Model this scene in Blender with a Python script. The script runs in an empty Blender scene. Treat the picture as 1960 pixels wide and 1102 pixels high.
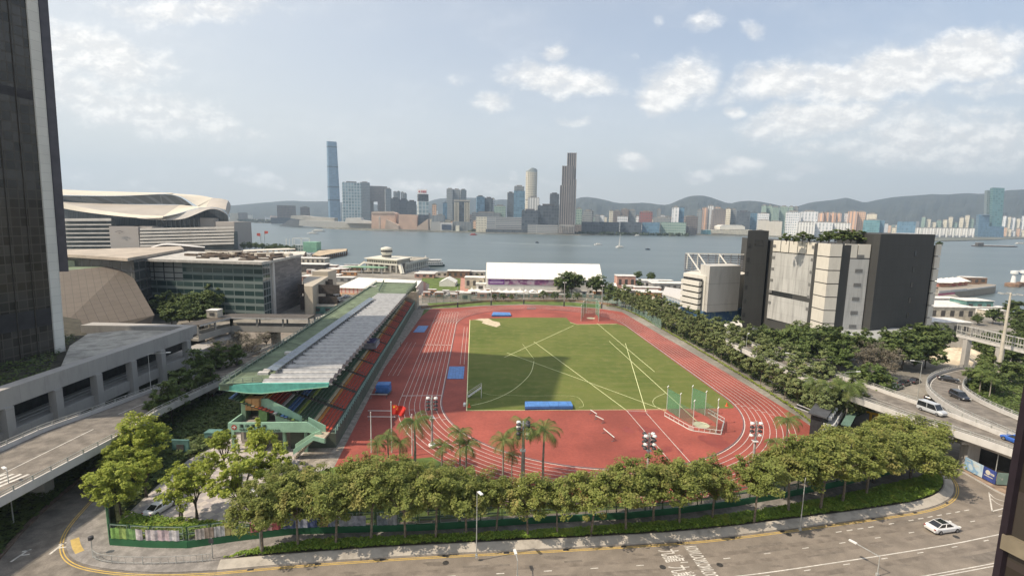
import bpy, math, random
from mathutils import Vector, Matrix, noise
R_ = random.Random(7)
sc = bpy.context.scene
COL = sc.collection
rad = math.radians
# ------------------------------------------------------------------ camera
F_PX, PITCH, ROLL, CAM_H = 950.28, 0.138, 0.0185, 43.71
cp, sp = math.cos(PITCH), math.sin(PITCH)
FW = Vector((0, cp, -sp))
_rt, _up = Vector((1, 0, 0)), Vector((0, sp, cp))
RT = _rt*math.cos(ROLL) + _up*math.sin(ROLL)
UP = -_rt*math.sin(ROLL) + _up*math.cos(ROLL)
EYE = Vector((0, 0, CAM_H))
cd = bpy.data.cameras.new("camera")
cam = bpy.data.objects.new("camera", cd)
COL.objects.link(cam)
cd.sensor_width = 36.0
cd.lens = F_PX/1960*36
cd.clip_start = 0.5
cd.clip_end = 40000
m = Matrix.Identity(4)
for i in range(3):
 m[i][0], m[i][1], m[i][2], m[i][3] = RT[i], UP[i], -FW[i], EYE[i]
cam.matrix_world = m
sc.camera = cam
# ------------------------------------------------------------------ light
SUN_ELEV = rad(50)
SUN_DIR = Vector((-0.95, -0.31, 0)).normalized()          # where the sun stands, seen from the ground
SUN_VEC = Vector((SUN_DIR.x*math.cos(SUN_ELEV), SUN_DIR.y*math.cos(SUN_ELEV), math.sin(SUN_ELEV)))
sl = bpy.data.lights.new("sun", 'SUN')
sl.energy = 4.1
sl.angle = rad(0.55)
sl.color = (1.0, 0.87, 0.70)
so = bpy.data.objects.new("sun", sl)
COL.objects.link(so)
so.rotation_euler = SUN_VEC.to_track_quat('Z', 'Y').to_euler()
sc.view_settings.view_transform = 'Standard'
sc.view_settings.look = 'None'
sc.view_settings.gamma = 1.0
sc.view_settings.exposure = 0.42
sc.cycles.max_bounces = 6
sc.cycles.transparent_max_bounces = 12
sc.cycles.volume_bounces = 0
try: sc.render.use_persistent_data = False
except Exception: pass
def px_dir(px, py):
 return (FW*F_PX + RT*(px-980) - UP*(py-551)).normalized()
def G(px, py, z=0.0):
 d = px_dir(px, py); t = (z-CAM_H)/d.z
 p = EYE + d*t
 return (p.x, p.y)
def G3(px, py, z=0.0):
 x, y = G(px, py, z); return Vector((x, y, z))
def GL(pts, z=0.0): return [G(a, b, z) for a, b in pts]
def D3(px, py, Y):
 d = px_dir(px, py); return EYE + d*(Y/d.y)
def ZT(x, y, py):
 # height at which the vertical through (x, y) shows at row py
 k = (551-py)/F_PX
 a = Vector((x, y, -CAM_H))
 # (a.UP + z*UP.z) = k*(a.FW + z*FW.z)
 return (k*a.dot(FW) - a.dot(UP))/(UP.z - k*FW.z)
# ------------------------------------------------------------------ world: physical sky and clouds
w = bpy.data.worlds.new("World"); sc.world = w; w.use_nodes = True
nt = w.node_tree; nt.nodes.clear()
HAZE_D = 1.15e-4
class NT:
 """small helper for wiring shader nodes"""
 def __init__(s, tree): s.t = tree
 def n(s, typ, **kw):
  nd = s.t.nodes.new(typ)
  for k, v in kw.items():
   if k.startswith('i_'):
    key = k[2:]
    key = int(key) if key.isdigit() else key.replace('_', ' ')
    nd.inputs[key].default_value = v
   else: setattr(nd, k, v)
  return nd
 def l(s, a, b): s.t.links.new(a, b)
 def val(s, x, sock):
  if hasattr(x, 'is_output') or hasattr(x, 'links'): s.l(x, sock)
  else: sock.default_value = x
 def m(s, op, a, b=None, c=None, clamp=False):
  nd = s.t.nodes.new('ShaderNodeMath'); nd.operation = op; nd.use_clamp = clamp
  s.val(a, nd.inputs[0])
  if b is not None: s.val(b, nd.inputs[1])
  if c is not None: s.val(c, nd.inputs[2])
  return nd.outputs[0]
 def mr(s, v, a, b, c=0.0, d=1.0, smooth=True):
  nd = s.t.nodes.new('ShaderNodeMapRange')
  nd.interpolation_type = 'SMOOTHSTEP' if smooth else 'LINEAR'
  s.l(v, nd.inputs[0])
  for i, x in enumerate((a, b, c, d)): nd.inputs[i+1].default_value = x
  return nd.outputs[0]
 def mix(s, f, a, b):
  nd = s.t.nodes.new('ShaderNodeMix'); nd.data_type = 'RGBA'
  s.val(f, nd.inputs[0])
  for x, i in ((a, 6), (b, 7)):
   if isinstance(x, (tuple, list)): nd.inputs[i].default_value = tuple(x)+(1,) if len(x) == 3 else x
   else: s.l(x, nd.inputs[i])
  return nd.outputs[2]
 def noise(s, vec, scale, detail=4.0, rough=0.55, dist=0.0):
  nd = s.t.nodes.new('ShaderNodeTexNoise')
  nd.inputs['Scale'].default_value = scale; nd.inputs['Detail'].default_value = detail
  nd.inputs['Roughness'].default_value = rough; nd.inputs['Distortion'].default_value = dist
  if vec is not None: s.l(vec, nd.inputs['Vector'])
  return nd.outputs['Fac']
T = NT(nt)
sky = T.n('ShaderNodeTexSky', sky_type='NISHITA')
sky.sun_disc = False
sky.sun_elevation = SUN_ELEV
sky.sun_rotation = math.atan2(SUN_DIR.x, SUN_DIR.y)
sky.air_density = 1.0; sky.dust_density = 3.2; sky.ozone_density = 1.0; sky.altitude = 40
tc = T.n('ShaderNodeTexCoord')
sep = T.n('ShaderNodeSeparateXYZ'); T.l(tc.outputs['Generated'], sep.inputs[0])
X_, Y_, Z_ = sep.outputs
ysafe = T.m('MAXIMUM', Y_, 0.08)
u_ = T.m('DIVIDE', X_, ysafe); v_ = T.m('DIVIDE', Z_, ysafe)
cv = T.n('ShaderNodeCombineXYZ'); T.l(u_, cv.inputs[0]); T.l(v_, cv.inputs[1])
warp = T.n('ShaderNodeTexNoise', noise_dimensions='3D'); warp.inputs['Scale'].default_value = 7.0; warp.inputs['Detail'].default_value = 5.0
T.l(cv.outputs[0], warp.inputs['Vector'])
wv = T.n('ShaderNodeVectorMath', operation='SUBTRACT'); T.l(warp.outputs['Color'], wv.inputs[0]); wv.inputs[1].default_value = (.5, .5, .5)
ws = T.n('ShaderNodeVectorMath', operation='SCALE'); T.l(wv.outputs[0], ws.inputs[0]); ws.inputs['Scale'].default_value = 0.10
wa = T.n('ShaderNodeVectorMath', operation='ADD'); T.l(cv.outputs[0], wa.inputs[0]); T.l(ws.outputs[0], wa.inputs[1])
CL = [  # direction (as tangents right / up of north-ish axis), half sizes, tilt, weight
 (175,105,170,48,6,.85),(250,205,215,38,10,.8),(110,60,60,30,0,.5),(140,150,160,70,5,.55),(345,14,165,26,0,.7),(500,14,70,14,0,.35),
 (1075,152,110,26,4,.85),(945,192,48,20,-4,.75),(1060,96,30,20,-20,.7),(1295,165,72,44,-18,1.0),(880,150,40,14,0,.35),
 (1500,160,110,30,-10,.9),(1690,135,220,40,-11,1.0),(1860,100,120,42,-10,1.0),(1910,160,110,22,-6,.6),
 (1560,228,150,34,-14,.9),(1740,225,200,30,-3,.6),(1800,270,240,50,-3,.75),(1600,285,150,20,-4,.45),(1400,178,50,20,-30,.6),
 (1205,313,36,17,3,.95),(1330,326,36,11,-4,.8),(1420,319,50,14,2,.85),(1530,333,62,9,3,.65),(1650,342,50,7,3,.4),
 (1092,231,34,10,-10,.6),(1398,215,28,14,-3,.8),(430,333,22,10,0,.8),(490,251,27,14,-6,.65),(495,346,52,18,-4,.75),
 (590,351,44,9,0,.65),(720,356,60,9,2,.65),(800,353,60,12,2,.8),(880,357,70,11,3,.8),(950,352,40,9,3,.6),
 (145,334,44,12,0,.75),(260,352,60,9,0,.5),(1338,48,50,17,-6,.55),(1445,72,22,26,-50,.5),(1065,342,45,8,0,.55),(978,332,14,8,0,.7),
 (1790,212,40,10,-3,.6),(1260,36,14,10,0,.4),(1220,100,10,10,0,.3),(700,353,30,6,0,.3)]
acc = None
for (cx_, cy_, rx_, ry_, rot_, wt_) in CL:
 d = px_dir(cx_, cy_); d2 = px_dir(cx_+1, cy_)
 cu, cw_ = d.x/d.y, d.z/d.y
 k = abs(d2.x/d2.y-cu)
 mp = T.n('ShaderNodeMapping', vector_type='TEXTURE')
 mp.inputs['Location'].default_value = (cu, cw_, 0)
 mp.inputs['Rotation'].default_value = (0, 0, rad(-rot_)-ROLL)
 mp.inputs['Scale'].default_value = (rx_*k*1.2, ry_*k*1.4, 1)
 T.l(wa.outputs[0], mp.inputs[0])
 ln = T.n('ShaderNodeVectorMath', operation='LENGTH'); T.l(mp.outputs[0], ln.inputs[0])
 r = T.mr(ln.outputs['Value'], 1.35, 0.25, 0.0, wt_)
 acc = r if acc is None else T.m('MAXIMUM', acc, r)
nv = T.n('ShaderNodeMapping'); nv.inputs['Scale'].default_value = (1, 1.7, 1); T.l(cv.outputs[0], nv.inputs[0])
n1 = T.noise(nv.outputs[0], 15.0, 12.0, 0.66, 0.1)
n2 = T.noise(nv.outputs[0], 3.0, 5.0, 0.55)
dens = T.m('ADD', acc, T.m('MULTIPLY', T.m('SUBTRACT', n1, 0.5), 1.15))
cloud = T.mr(dens, 0.14, 0.95)
wisp = T.m('MULTIPLY', T.mr(n2, 0.40, 0.75), 0.22)
front = T.mr(Y_, 0.05, 0.3)
cloud = T.m('MULTIPLY', T.m('MAXIMUM', cloud, wisp), front)
n1b_v = T.n('ShaderNodeVectorMath', operation='ADD'); T.l(nv.outputs[0], n1b_v.inputs[0]); n1b_v.inputs[1].default_value = (-0.010, 0.022, 0)
n1b = T.noise(n1b_v.outputs[0], 15.0, 7.0, 0.62, 0.1)
lit = T.mr(T.m('SUBTRACT', n1, n1b), -0.10, 0.16)
ccol = T.mix(lit, (5.2, 5.05, 4.85), (7.1, 6.8, 6.35))
hz = T.mr(Z_, 0.34, -0.02)
left = T.mr(u_, 0.6, -1.1)
skyb = T.mix(0.30, sky.outputs[0], (4.0, 4.0, 3.95))
skyc = T.mix(T.m('MULTIPLY', hz, 0.75), skyb, (4.85, 4.75, 4.45))
skyc = T.mix(T.m('MULTIPLY', left, 0.50), skyc, (5.1, 5.0, 4.65))
skyc = T.mix(T.m('MULTIPLY', cloud, 0.86), skyc, ccol)
bg = T.n('ShaderNodeBackground'); bg.inputs['Strength'].default_value = 0.148
T.l(skyc, bg.inputs['Color'])
wo = T.n('ShaderNodeOutputWorld'); T.l(bg.outputs[0], wo.inputs['Surface'])
# ------------------------------------------------------------------ helpers: tags, materials, meshes
def tag(o, label=None, cat=None, group=None, kind=None):
 if label: o['label'] = label
 if cat: o['category'] = cat
 if group: o['group'] = group
 if kind: o['kind'] = kind
 return o
def thing(name, label, cat, loc=(0, 0, 0), rotz=0.0, group=None):
 o = bpy.data.objects.new(name, None); COL.objects.link(o)
 o.empty_display_size = 0.3
 o.location = loc; o.rotation_euler = (0, 0, rotz)
 return tag(o, label, cat, group)
def dup(root, loc, rotz=0.0, label=None, group=None, scale=1.0):
 r = root.copy(); COL.objects.link(r)
 r.location = loc; r.rotation_euler = (0, 0, rotz)
 r.scale = (scale,)*3 if not hasattr(scale, '__len__') else scale
 if label: r['label'] = label
 if group: r['group'] = group
 for ch in list(root.children):
  c = ch.copy(); COL.objects.link(c); c.parent = r
  for g in list(ch.children):
   e = g.copy(); COL.objects.link(e); e.parent = c
 return r
_mats = {}
def mat(name, col, rough=0.8, var=0.12, scale=0.6, bump=0.0, metal=0.0, col2=None, spec=0.4, detail=5.0, fine=None):
 if name in _mats: return _mats[name]
 M = bpy.data.materials.new(name); M.use_nodes = True
 t = NT(M.node_tree); bs = M.node_tree.nodes['Principled BSDF']
 bs.inputs['Roughness'].default_value = rough; bs.inputs['Metallic'].default_value = metal
 bs.inputs['Specular IOR Level'].default_value = spec
 geo = t.n('ShaderNodeNewGeometry')
 n = t.noise(geo.outputs['Position'], scale, detail, 0.6)
 if col2 is None: col2 = tuple(c*(1-var*1.6) for c in col); c1 = tuple(min(1, c*(1+var)) for c in col)
 else: c1 = col
 f = t.mr(n, 0.3, 0.7)
 c = t.mix(f, col2, c1)
 if fine:
  n3 = t.noise(geo.outputs['Position'], fine[0], 2.0, 0.5)
  c = t.mix(t.mr(n3, 0.35, 0.65, 0.0, fine[1]), c, tuple(x*0.45 for x in col))
 t.l(c, bs.inputs['Base Color'])
 if bump:
  b = t.n('ShaderNodeBump'); b.inputs['Strength'].default_value = bump; b.inputs['Distance'].default_value = 0.05
  nb = t.noise(geo.outputs['Position'], scale*8, 3.0); t.l(nb, b.inputs['Height']); t.l(b.outputs[0], bs.inputs['Normal'])
 _mats[name] = M
 return M
def facade(name, wall, glass, cw, ch, fw=0.7, fh=0.6, rough=0.15, var=0.35, stain=0.15, cw2=None, mull=None, spec=0.5, off=(0.15, 0.2)):
 """windows laid out in metres along a wall's own UV: columns cw wide, floors ch high"""
 if name in _mats: return _mats[name]
 M = bpy.data.materials.new(name); M.use_nodes = True
 t = NT(M.node_tree); bs = M.node_tree.nodes['Principled BSDF']
 uv = t.n('ShaderNodeUVMap'); s = t.n('ShaderNodeSeparateXYZ'); t.l(uv.outputs[0], s.inputs[0])
 u = t.m('DIVIDE', s.outputs[0], cw); v = t.m('DIVIDE', s.outputs[1], ch)
 fu = t.m('FRACT', t.m('ADD', u, 1-off[0])); fv = t.m('FRACT', t.m('ADD', v, 1-off[1]))
 mk = t.m('MULTIPLY', t.m('LESS_THAN', fu, fw), t.m('LESS_THAN', fv, fh))
 if mull:   # thin bars inside a window
  fm = t.m('FRACT', t.m('DIVIDE', s.outputs[0], mull)); mk = t.m('MULTIPLY', mk, t.m('GREATER_THAN', fm, 0.12))
 cell = t.n('ShaderNodeCombineXYZ'); t.l(t.m('FLOOR', t.m('ADD', u, 1-off[0])), cell.inputs[0]); t.l(t.m('FLOOR', t.m('ADD', v, 1-off[1])), cell.inputs[1])
 wn = t.n('ShaderNodeTexWhiteNoise', noise_dimensions='3D')
 oi = t.n('ShaderNodeObjectInfo'); t.l(oi.outputs['Random'], cell.inputs[2]); t.l(cell.outputs[0], wn.inputs['Vector'])
 g = t.mix(t.m('MULTIPLY', wn.outputs['Value'], var), glass, tuple(min(1, c*2.2+0.05) for c in glass))
 geo = t.n('ShaderNodeNewGeometry')
 st = t.n('ShaderNodeMapping'); st.inputs['Scale'].default_value = (0.5, 0.5, 0.06); t.l(geo.outputs['Position'], st.inputs[0])
 n = t.noise(st.outputs[0], 0.6, 4.0)
 wl = t.mix(t.mr(n, 0.35, 0.75, 0.0, stain*2), wall, tuple(c*0.55 for c in wall))
 c = t.mix(mk, wl, g); t.l(c, bs.inputs['Base Color'])
 t.l(t.m('SUBTRACT', 0.85, t.m('MULTIPLY', mk, 0.85-rough)), bs.inputs['Roughness'])
 bs.inputs['Specular IOR Level'].default_value = spec
 _mats[name] = M
 return M
def streaky(name, col, dark=0.5, amt=0.5, sc=(1.2, 1.2, 0.1), rough=0.8, panel=None):
 """weathered wall: rain streaks running down, optional panel joints (metres)"""
 if name in _mats: return _mats[name]
 M = bpy.data.materials.new(name); M.use_nodes = True
 t = NT(M.node_tree); bs = M.node_tree.nodes['Principled BSDF']; bs.inputs['Roughness'].default_value = rough
 geo = t.n('ShaderNodeNewGeometry')
 st = t.n('ShaderNodeMapping'); st.inputs['Scale'].default_value = sc; t.l(geo.outputs['Position'], st.inputs[0])
 n = t.noise(st.outputs[0], 1.0, 6.0, 0.65)
 n2 = t.noise(geo.outputs['Position'], 0.12, 3.0)
 f = t.m('MULTIPLY', t.mr(n, 0.4, 0.75), t.mr(n2, 0.3, 0.7, 0.4, 1.0))
 c = t.mix(t.m('MULTIPLY', f, amt), col, tuple(x*dark for x in col))
 if panel:
  uv = t.n('ShaderNodeUVMap'); s = t.n('ShaderNodeSeparateXYZ'); t.l(uv.outputs[0], s.inputs[0])
  a = t.m('LESS_THAN', t.m('FRACT', t.m('DIVIDE', s.outputs[0], panel[0])), panel[2]/panel[0])
  b = t.m('LESS_THAN', t.m('FRACT', t.m('DIVIDE', s.outputs[1], panel[1])), panel[2]/panel[1])
  cell = t.n('ShaderNodeCombineXYZ'); t.l(t.m('FLOOR', t.m('DIVIDE', s.outputs[0], panel[0])), cell.inputs[0]); t.l(t.m('FLOOR', t.m('DIVIDE', s.outputs[1], panel[1])), cell.inputs[1])
  wn = t.n('ShaderNodeTexWhiteNoise', noise_dimensions='3D'); t.l(cell.outputs[0], wn.inputs['Vector'])
  c = t.mix(t.m('MULTIPLY', wn.outputs['Value'], 0.22), c, tuple(x*0.6 for x in col))
  c = t.mix(t.m('MULTIPLY', t.m('MAXIMUM', a, b), panel[3] if len(panel) > 3 else 0.6), c, tuple(x*0.3 for x in col))
 t.l(c, bs.inputs['Base Color'])
 _mats[name] = M
 return M
def glassy(name, col, rough=0.12, metal=0.0):
 return mat(name, col, rough, 0.2, 0.3, spec=0.8, metal=metal)
class MB:
 def __init__(s): s.v = []; s.f = []; s.uv = []; s.mi = []; s.cur = 0
 def face(s, pts, uvs=None):
  b = len(s.v); s.v += [tuple(p) for p in pts]; s.f.append(tuple(range(b, b+len(pts))))
  s.uv += uvs if uvs else [(p[0], p[1]) for p in pts]
  s.mi.append(s.cur)
 def quad(s, a, b, c, d, uvs=None): s.face([a, b, c, d], uvs)
 def prism(s, poly, z0, z1, top=True, bot=False, closed=True):
  """poly counter-clockwise, z0/z1 numbers or per-vertex lists; walls get UVs in metres"""
  n = len(poly)
  A = z0 if hasattr(z0, '__len__') else [z0]*n
  B = z1 if hasattr(z1, '__len__') else [z1]*n
  u = 0.0
  for i in range(n if closed else n-1):
   j = (i+1) % n
   (x0, y0), (x1, y1) = poly[i], poly[j]
   L = math.hypot(x1-x0, y1-y0)
   s.face([(x0, y0, A[i]), (x1, y1, A[j]), (x1, y1, B[j]), (x0, y0, B[i])], [(u, A[i]), (u+L, A[j]), (u+L, B[j]), (u, B[i])])
   u += L
  if top: s.face([(p[0], p[1], B[i]) for i, p in enumerate(poly)])
  if bot: s.face([(poly[i][0], poly[i][1], A[i]) for i in range(n-1, -1, -1)])
  return s
 def box(s, cx, cy, z0, sx, sy, sz, rot=0.0, bot=True):
  c, q = math.cos(rot), math.sin(rot)
  P = [(cx+c*a*sx/2-q*b*sy/2, cy+q*a*sx/2+c*b*sy/2) for a, b in ((-1, -1), (1, -1), (1, 1), (-1, 1))]
  return s.prism(P, z0, z0+sz, True, bot)
 def bar(s, p, q, w, h=None):
  """square bar from p to q"""
  h = h or w
  p, q = Vector(p), Vector(q); d = (q-p)
  if d.length < 1e-6: return s
  d.normalize()
  a = d.cross(Vector((0, 0, 1)))
  if a.length < 1e-3: a = Vector((1, 0, 0))
  a.normalize(); b = a.cross(d).normalized()
  a *= w/2; b *= h/2
  A = [p-a-b, p+a-b, p+a+b, p-a+b]; B = [q-a-b, q+a-b, q+a+b, q-a+b]
  for i in range(4):
   j = (i+1) % 4
   s.face([A[i], B[i], B[j], A[j]][::-1] if False else [A[j], B[j], B[i], A[i]])
  s.face(A); s.face(B[::-1])
  return s
 def tube(s, pts, r, n=8, cap=True):
  pts = [Vector(p) for p in pts]
  R = r if hasattr(r, '__len__') else [r]*len(pts)
  rings = []
  for i, p in enumerate(pts):
   d = (pts[min(i+1, len(pts)-1)]-pts[max(i-1, 0)])
   d = d.normalized() if d.length > 1e-6 else Vector((0, 0, 1))
   ref = Vector((1, 0, 0)) if abs(d.x) < 0.9 else Vector((0, 1, 0))
   a = d.cross(ref).normalized(); b = d.cross(a).normalized()
   rings.append([p+(a*math.cos(k*2*math.pi/n)+b*math.sin(k*2*math.pi/n))*R[i] for k in range(n)])
  for i in range(len(rings)-1):
   for k in range(n):
    j = (k+1) % n
    s.face([rings[i][k], rings[i+1][k], rings[i+1][j], rings[i][j]][::-1])
  if cap:
   s.face(rings[0]); s.face(rings[-1][::-1])
  return s
 def lathe(s, cx, cy, prof, n=16):
  for i in range(len(prof)-1):
   (r0, z0), (r1, z1) = prof[i], prof[i+1]
   for k in range(n):
    a, b = k*2*math.pi/n, (k+1)*2*math.pi/n
    s.face([(cx+r0*math.cos(a), cy+r0*math.sin(a), z0), (cx+r0*math.cos(b), cy+r0*math.sin(b), z0),
      (cx+r1*math.cos(b), cy+r1*math.sin(b), z1), (cx+r1*math.cos(a), cy+r1*math.sin(a), z1)],
                       [(a*r0, z0), (b*r0, z0), (b*r1, z1), (a*r1, z1)])
  return s
 def strip(s, pts, w, z, closed=False, side=0.0):
  """flat ribbon along a polyline; z number or list; side shifts it to the left"""
  n = len(pts); L, Rr = [], []
  for i in range(n):
   a = pts[(i-1) % n] if (closed or i > 0) else pts[i]
   b = pts[(i+1) % n] if (closed or i < n-1) else pts[i]
   dx, dy = b[0]-a[0], b[1]-a[1]; q = math.hypot(dx, dy) or 1
   nx, ny = -dy/q, dx/q
   L.append((pts[i][0]+nx*(side+w/2), pts[i][1]+ny*(side+w/2))); Rr.append((pts[i][0]+nx*(side-w/2), pts[i][1]+ny*(side-w/2)))
  Z = z if hasattr(z, '__len__') else [z]*n
  for i in range(n if closed else n-1):
   j = (i+1) % n
   s.face([(*Rr[i], Z[i]), (*Rr[j], Z[j]), (*L[j], Z[j]), (*L[i], Z[i])])
  return s
 def build(s, name, mats, parent=None, origin=None, smooth=False):
  o3 = Vector(origin) if origin is not None else (Vector(parent.location) if parent is not None and parent.type == 'EMPTY' else Vector((0, 0, 0)))
  if parent is not None and parent.parent is not None and parent.type != 'EMPTY': o3 = Vector((0, 0, 0))
  me = bpy.data.meshes.new(name)
  if origin is None and parent is None and s.v:
   xs = [v[0] for v in s.v]; ys = [v[1] for v in s.v]; zs = [v[2] for v in s.v]
   o3 = Vector(((min(xs)+max(xs))/2, (min(ys)+max(ys))/2, min(zs)))
  me.from_pydata([(v[0]-o3.x, v[1]-o3.y, v[2]-o3.z) for v in s.v], [], s.f)
  uvl = me.uv_layers.new(name='UVMap')
  flat = [c for q in s.uv for c in q]
  uvl.data.foreach_set('uv', flat)
  mats = mats if isinstance(mats, (list, tuple)) else [mats]
  for x in mats: me.materials.append(x)
  me.polygons.foreach_set('material_index', s.mi)
  if smooth: me.polygons.foreach_set('use_smooth', [True]*len(s.f))
  me.update()
  ob = bpy.data.objects.new(name, me); COL.objects.link(ob)
  if parent is not None:
   ob.parent = parent
  else: ob.location = o3
  return ob
def sub(mbuild, name, mats, parent):
 """a sub-part: parent is a part whose mesh data is relative to the thing's base"""
 th = parent.parent
 o3 = Vector(th.location) if th is not None else Vector(parent.location)
 return mbuild.build(name, mats, parent, origin=o3)
def structure(mb, name, mats, kind='structure', **kw):
 o = mb.build(name, mats, **kw); o['kind'] = kind
 return o
def ccw(poly):
 a = sum(poly[i][0]*poly[(i+1) % len(poly)][1]-poly[(i+1) % len(poly)][0]*poly[i][1] for i in range(len(poly)))
 return poly if a > 0 else poly[::-1]
def tri_flat(mb, poly, z):
 """flat sheet from any simple polygon"""
 from mathutils.geometry import tessellate_polygon
 v = [Vector((p[0], p[1], 0)) for p in poly]
 for t in tessellate_polygon([v]):
  q = [poly[i] for i in t]
  q = ccw(q)
  mb.face([(a, b, z) for a, b in q])
 return mb
def densify(pts, step):
 out = []
 for i in range(len(pts)-1):
  a, b = pts[i], pts[i+1]; L = math.dist(a, b); n = max(1, int(L/step))
  out += [tuple(a[k]+(b[k]-a[k])*j/n for k in range(len(a))) for j in range(n)]
 return out+[tuple(pts[-1])]
def smooth_line(pts, it=3):
 """Chaikin corner cutting on an open polyline"""
 for _ in range(it):
  q = [pts[0]]
  for a, b in zip(pts[:-1], pts[1:]):
   q.append(tuple(x*.75+y*.25 for x, y in zip(a, b))); q.append(tuple(x*.25+y*.75 for x, y in zip(a, b)))
  q.append(pts[-1]); pts = q
 return pts
def offset(pts, d):
 out = []
 n = len(pts)
 for i in range(n):
  a, b = pts[max(i-1, 0)], pts[min(i+1, n-1)]
  dx, dy = b[0]-a[0], b[1]-a[1]; q = math.hypot(dx, dy) or 1
  out.append((pts[i][0]-dy/q*d, pts[i][1]+dx/q*d)+tuple(pts[i][2:]))
 return out
_ORD = "first second third fourth fifth sixth seventh eighth ninth tenth eleventh twelfth thirteenth fourteenth fifteenth sixteenth seventeenth eighteenth nineteenth twentieth".split()
def ordw(i):
 if i < 20: return _ORD[i]
 t = {20: 'twenty', 30: 'thirty', 40: 'forty'}[((i+1)//10)*10]
 return t+'-'+_ORD[(i+1) % 10-1] if (i+1) % 10 else {30: 'thirtieth', 40: 'fortieth'}[i+1]
# ------------------------------------------------------------------ materials for the ground
ASPH = mat('asphalt', (.245, .210, .172), .9, .14, .35, bump=.25, fine=(9, .35), detail=8)
ASPH2 = mat('asphalt_side', (.215, .190, .160), .9, .25, .5, bump=.25, fine=(7, .35), detail=8)
CONC = streaky('concrete', (.42, .40, .37), .5, .55, (.9, .9, .25))
CONCW = streaky('pale_concrete', (.55, .53, .50), .55, .45, (.8, .8, .12))
PAVE = mat('pavement', (.27, .25, .23), .9, .2, .7, fine=(5, .3), bump=.2)
TRACK = mat('running_track', (.315, .078, .056), .85, .18, .07, bump=.1, fine=(1.6, .22), detail=9)
TRACKD = mat('running_track_damp', (.24, .052, .038), .6, .1, .3)
EARTH = mat('earth', (.10, .085, .06), .95, .3, .8, fine=(3, .4))
WHITEP = mat('white_marking', (.66, .63, .57), .7, .15, 1.5, fine=(4, .3))
YELLP = mat('yellow_marking', (.62, .42, .10), .7, .12, 1.5, fine=(4, .2))
FIELDP = mat('field_line', (.72, .74, .40), .8, .1, 1.0)
WATER = None
def grass_mat():
 M = bpy.data.materials.new('field_grass'); M.use_nodes = True
 t = NT(M.node_tree); bs = M.node_tree.nodes['Principled BSDF']; bs.inputs['Roughness'].default_value = .95
 bs.inputs['Specular IOR Level'].default_value = .15
 geo = t.n('ShaderNodeNewGeometry')
 n1 = t.noise(geo.outputs['Position'], .045, 5, .6); n2 = t.noise(geo.outputs['Position'], .35, 6, .6); n3 = t.noise(geo.outputs['Position'], 6, 3, .6)
 c = t.mix(t.mr(n1, .35, .65), (.098, .128, .030), (.140, .160, .042))
 c = t.mix(t.mr(n2, .45, .72, 0, .7), c, (.185, .180, .062))
 c = t.mix(t.mr(n3, .3, .7, 0, .22), c, (.05, .085, .015))
 mpb = t.n('ShaderNodeMapping'); mpb.inputs['Scale'].default_value = (.02, .45, 1); mpb.inputs['Rotation'].default_value = (0, 0, -.07); t.l(geo.outputs['Position'], mpb.inputs[0])
 c = t.mix(t.mr(t.noise(mpb.outputs[0], 1.0, 4, .6), .42, .62, 0, .30), c, (.165, .17, .06))
 c = t.mix(t.mr(t.noise(geo.outputs['Position'], .16, 5, .7), .62, .74, 0, .55), c, (.20, .175, .085))
 t.l(c, bs.inputs['Base Color'])
 return M
GRASSM = grass_mat()
LAWNM = mat('lawn_grass', (.115, .165, .035), .95, .3, .3, fine=(5, .4))
def water_mat():
 M = bpy.data.materials.new('harbour_water'); M.use_nodes = True
 t = NT(M.node_tree); bs = M.node_tree.nodes['Principled BSDF']
 geo = t.n('ShaderNodeNewGeometry')
 mp = t.n('ShaderNodeMapping'); mp.inputs['Scale'].default_value = (.003, .012, 1); t.l(geo.outputs['Position'], mp.inputs[0])
 n = t.noise(mp.outputs[0], 1.0, 6, .6)
 mp3 = t.n('ShaderNodeMapping'); mp3.inputs['Scale'].default_value = (.012, .05, 1); t.l(geo.outputs['Position'], mp3.inputs[0])
 n4 = t.noise(mp3.outputs[0], 1.0, 5, .65)
 c = t.mix(t.mr(n, .35, .65), (.075, .105, .110), (.105, .135, .138))
 c = t.mix(t.mr(n4, .45, .75, 0, .35), c, (.14, .165, .165))
 t.l(c, bs.inputs['Base Color'])
 bs.inputs['Roughness'].default_value = .32
 bs.inputs['Specular IOR Level'].default_value = .5
 mp2 = t.n('ShaderNodeMapping'); mp2.inputs['Scale'].default_value = (.16, .35, 1); t.l(geo.outputs['Position'], mp2.inputs[0])
 b = t.n('ShaderNodeBump'); b.inputs['Strength'].default_value = .7; b.inputs['Distance'].default_value = .6
 t.l(t.noise(mp2.outputs[0], 1.0, 5, .65), b.inputs['Height']); t.l(b.outputs[0], bs.inputs['Normal'])
 return M
WATER = water_mat()
# ------------------------------------------------------------------ water, seabed sheet, land
mb = MB(); mb.face([(-16000, -400, -7), (16000, -400, -7), (16000, 15000, -7), (-16000, 15000, -7)])
structure(mb, 'ground', mat('seabed', (.08, .09, .07)))
mb = MB(); mb.face([(-16000, 150, -3), (16000, 150, -3), (16000, 9300, -3), (-16000, 9300, -3)])
structure(mb, 'water', WATER)
shore = [(-700, 520)] + GL([(452, 478), (520, 488), (575, 503), (640, 514), (760, 521), (860, 524), (1000, 533), (1180, 546), (1300, 541)], -1) \
 + [(200, 395), (330, 420)] + GL([(1800, 548), (1860, 588), (1960, 606)], -1) + [(420, 240)]
land = [(-700, -120)] + [(520, -120), (520, 230)] + shore[::-1]
land = ccw(land)
mb = MB(); tri_flat(mb, land, 0.0)
structure(mb, 'ground', mat('harbourfront_ground', (.27, .25, .215), .95, .25, .06, fine=(.8, .35), detail=8))
mb = MB(); mb.prism(land, -7, -0.02, top=False)
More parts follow.
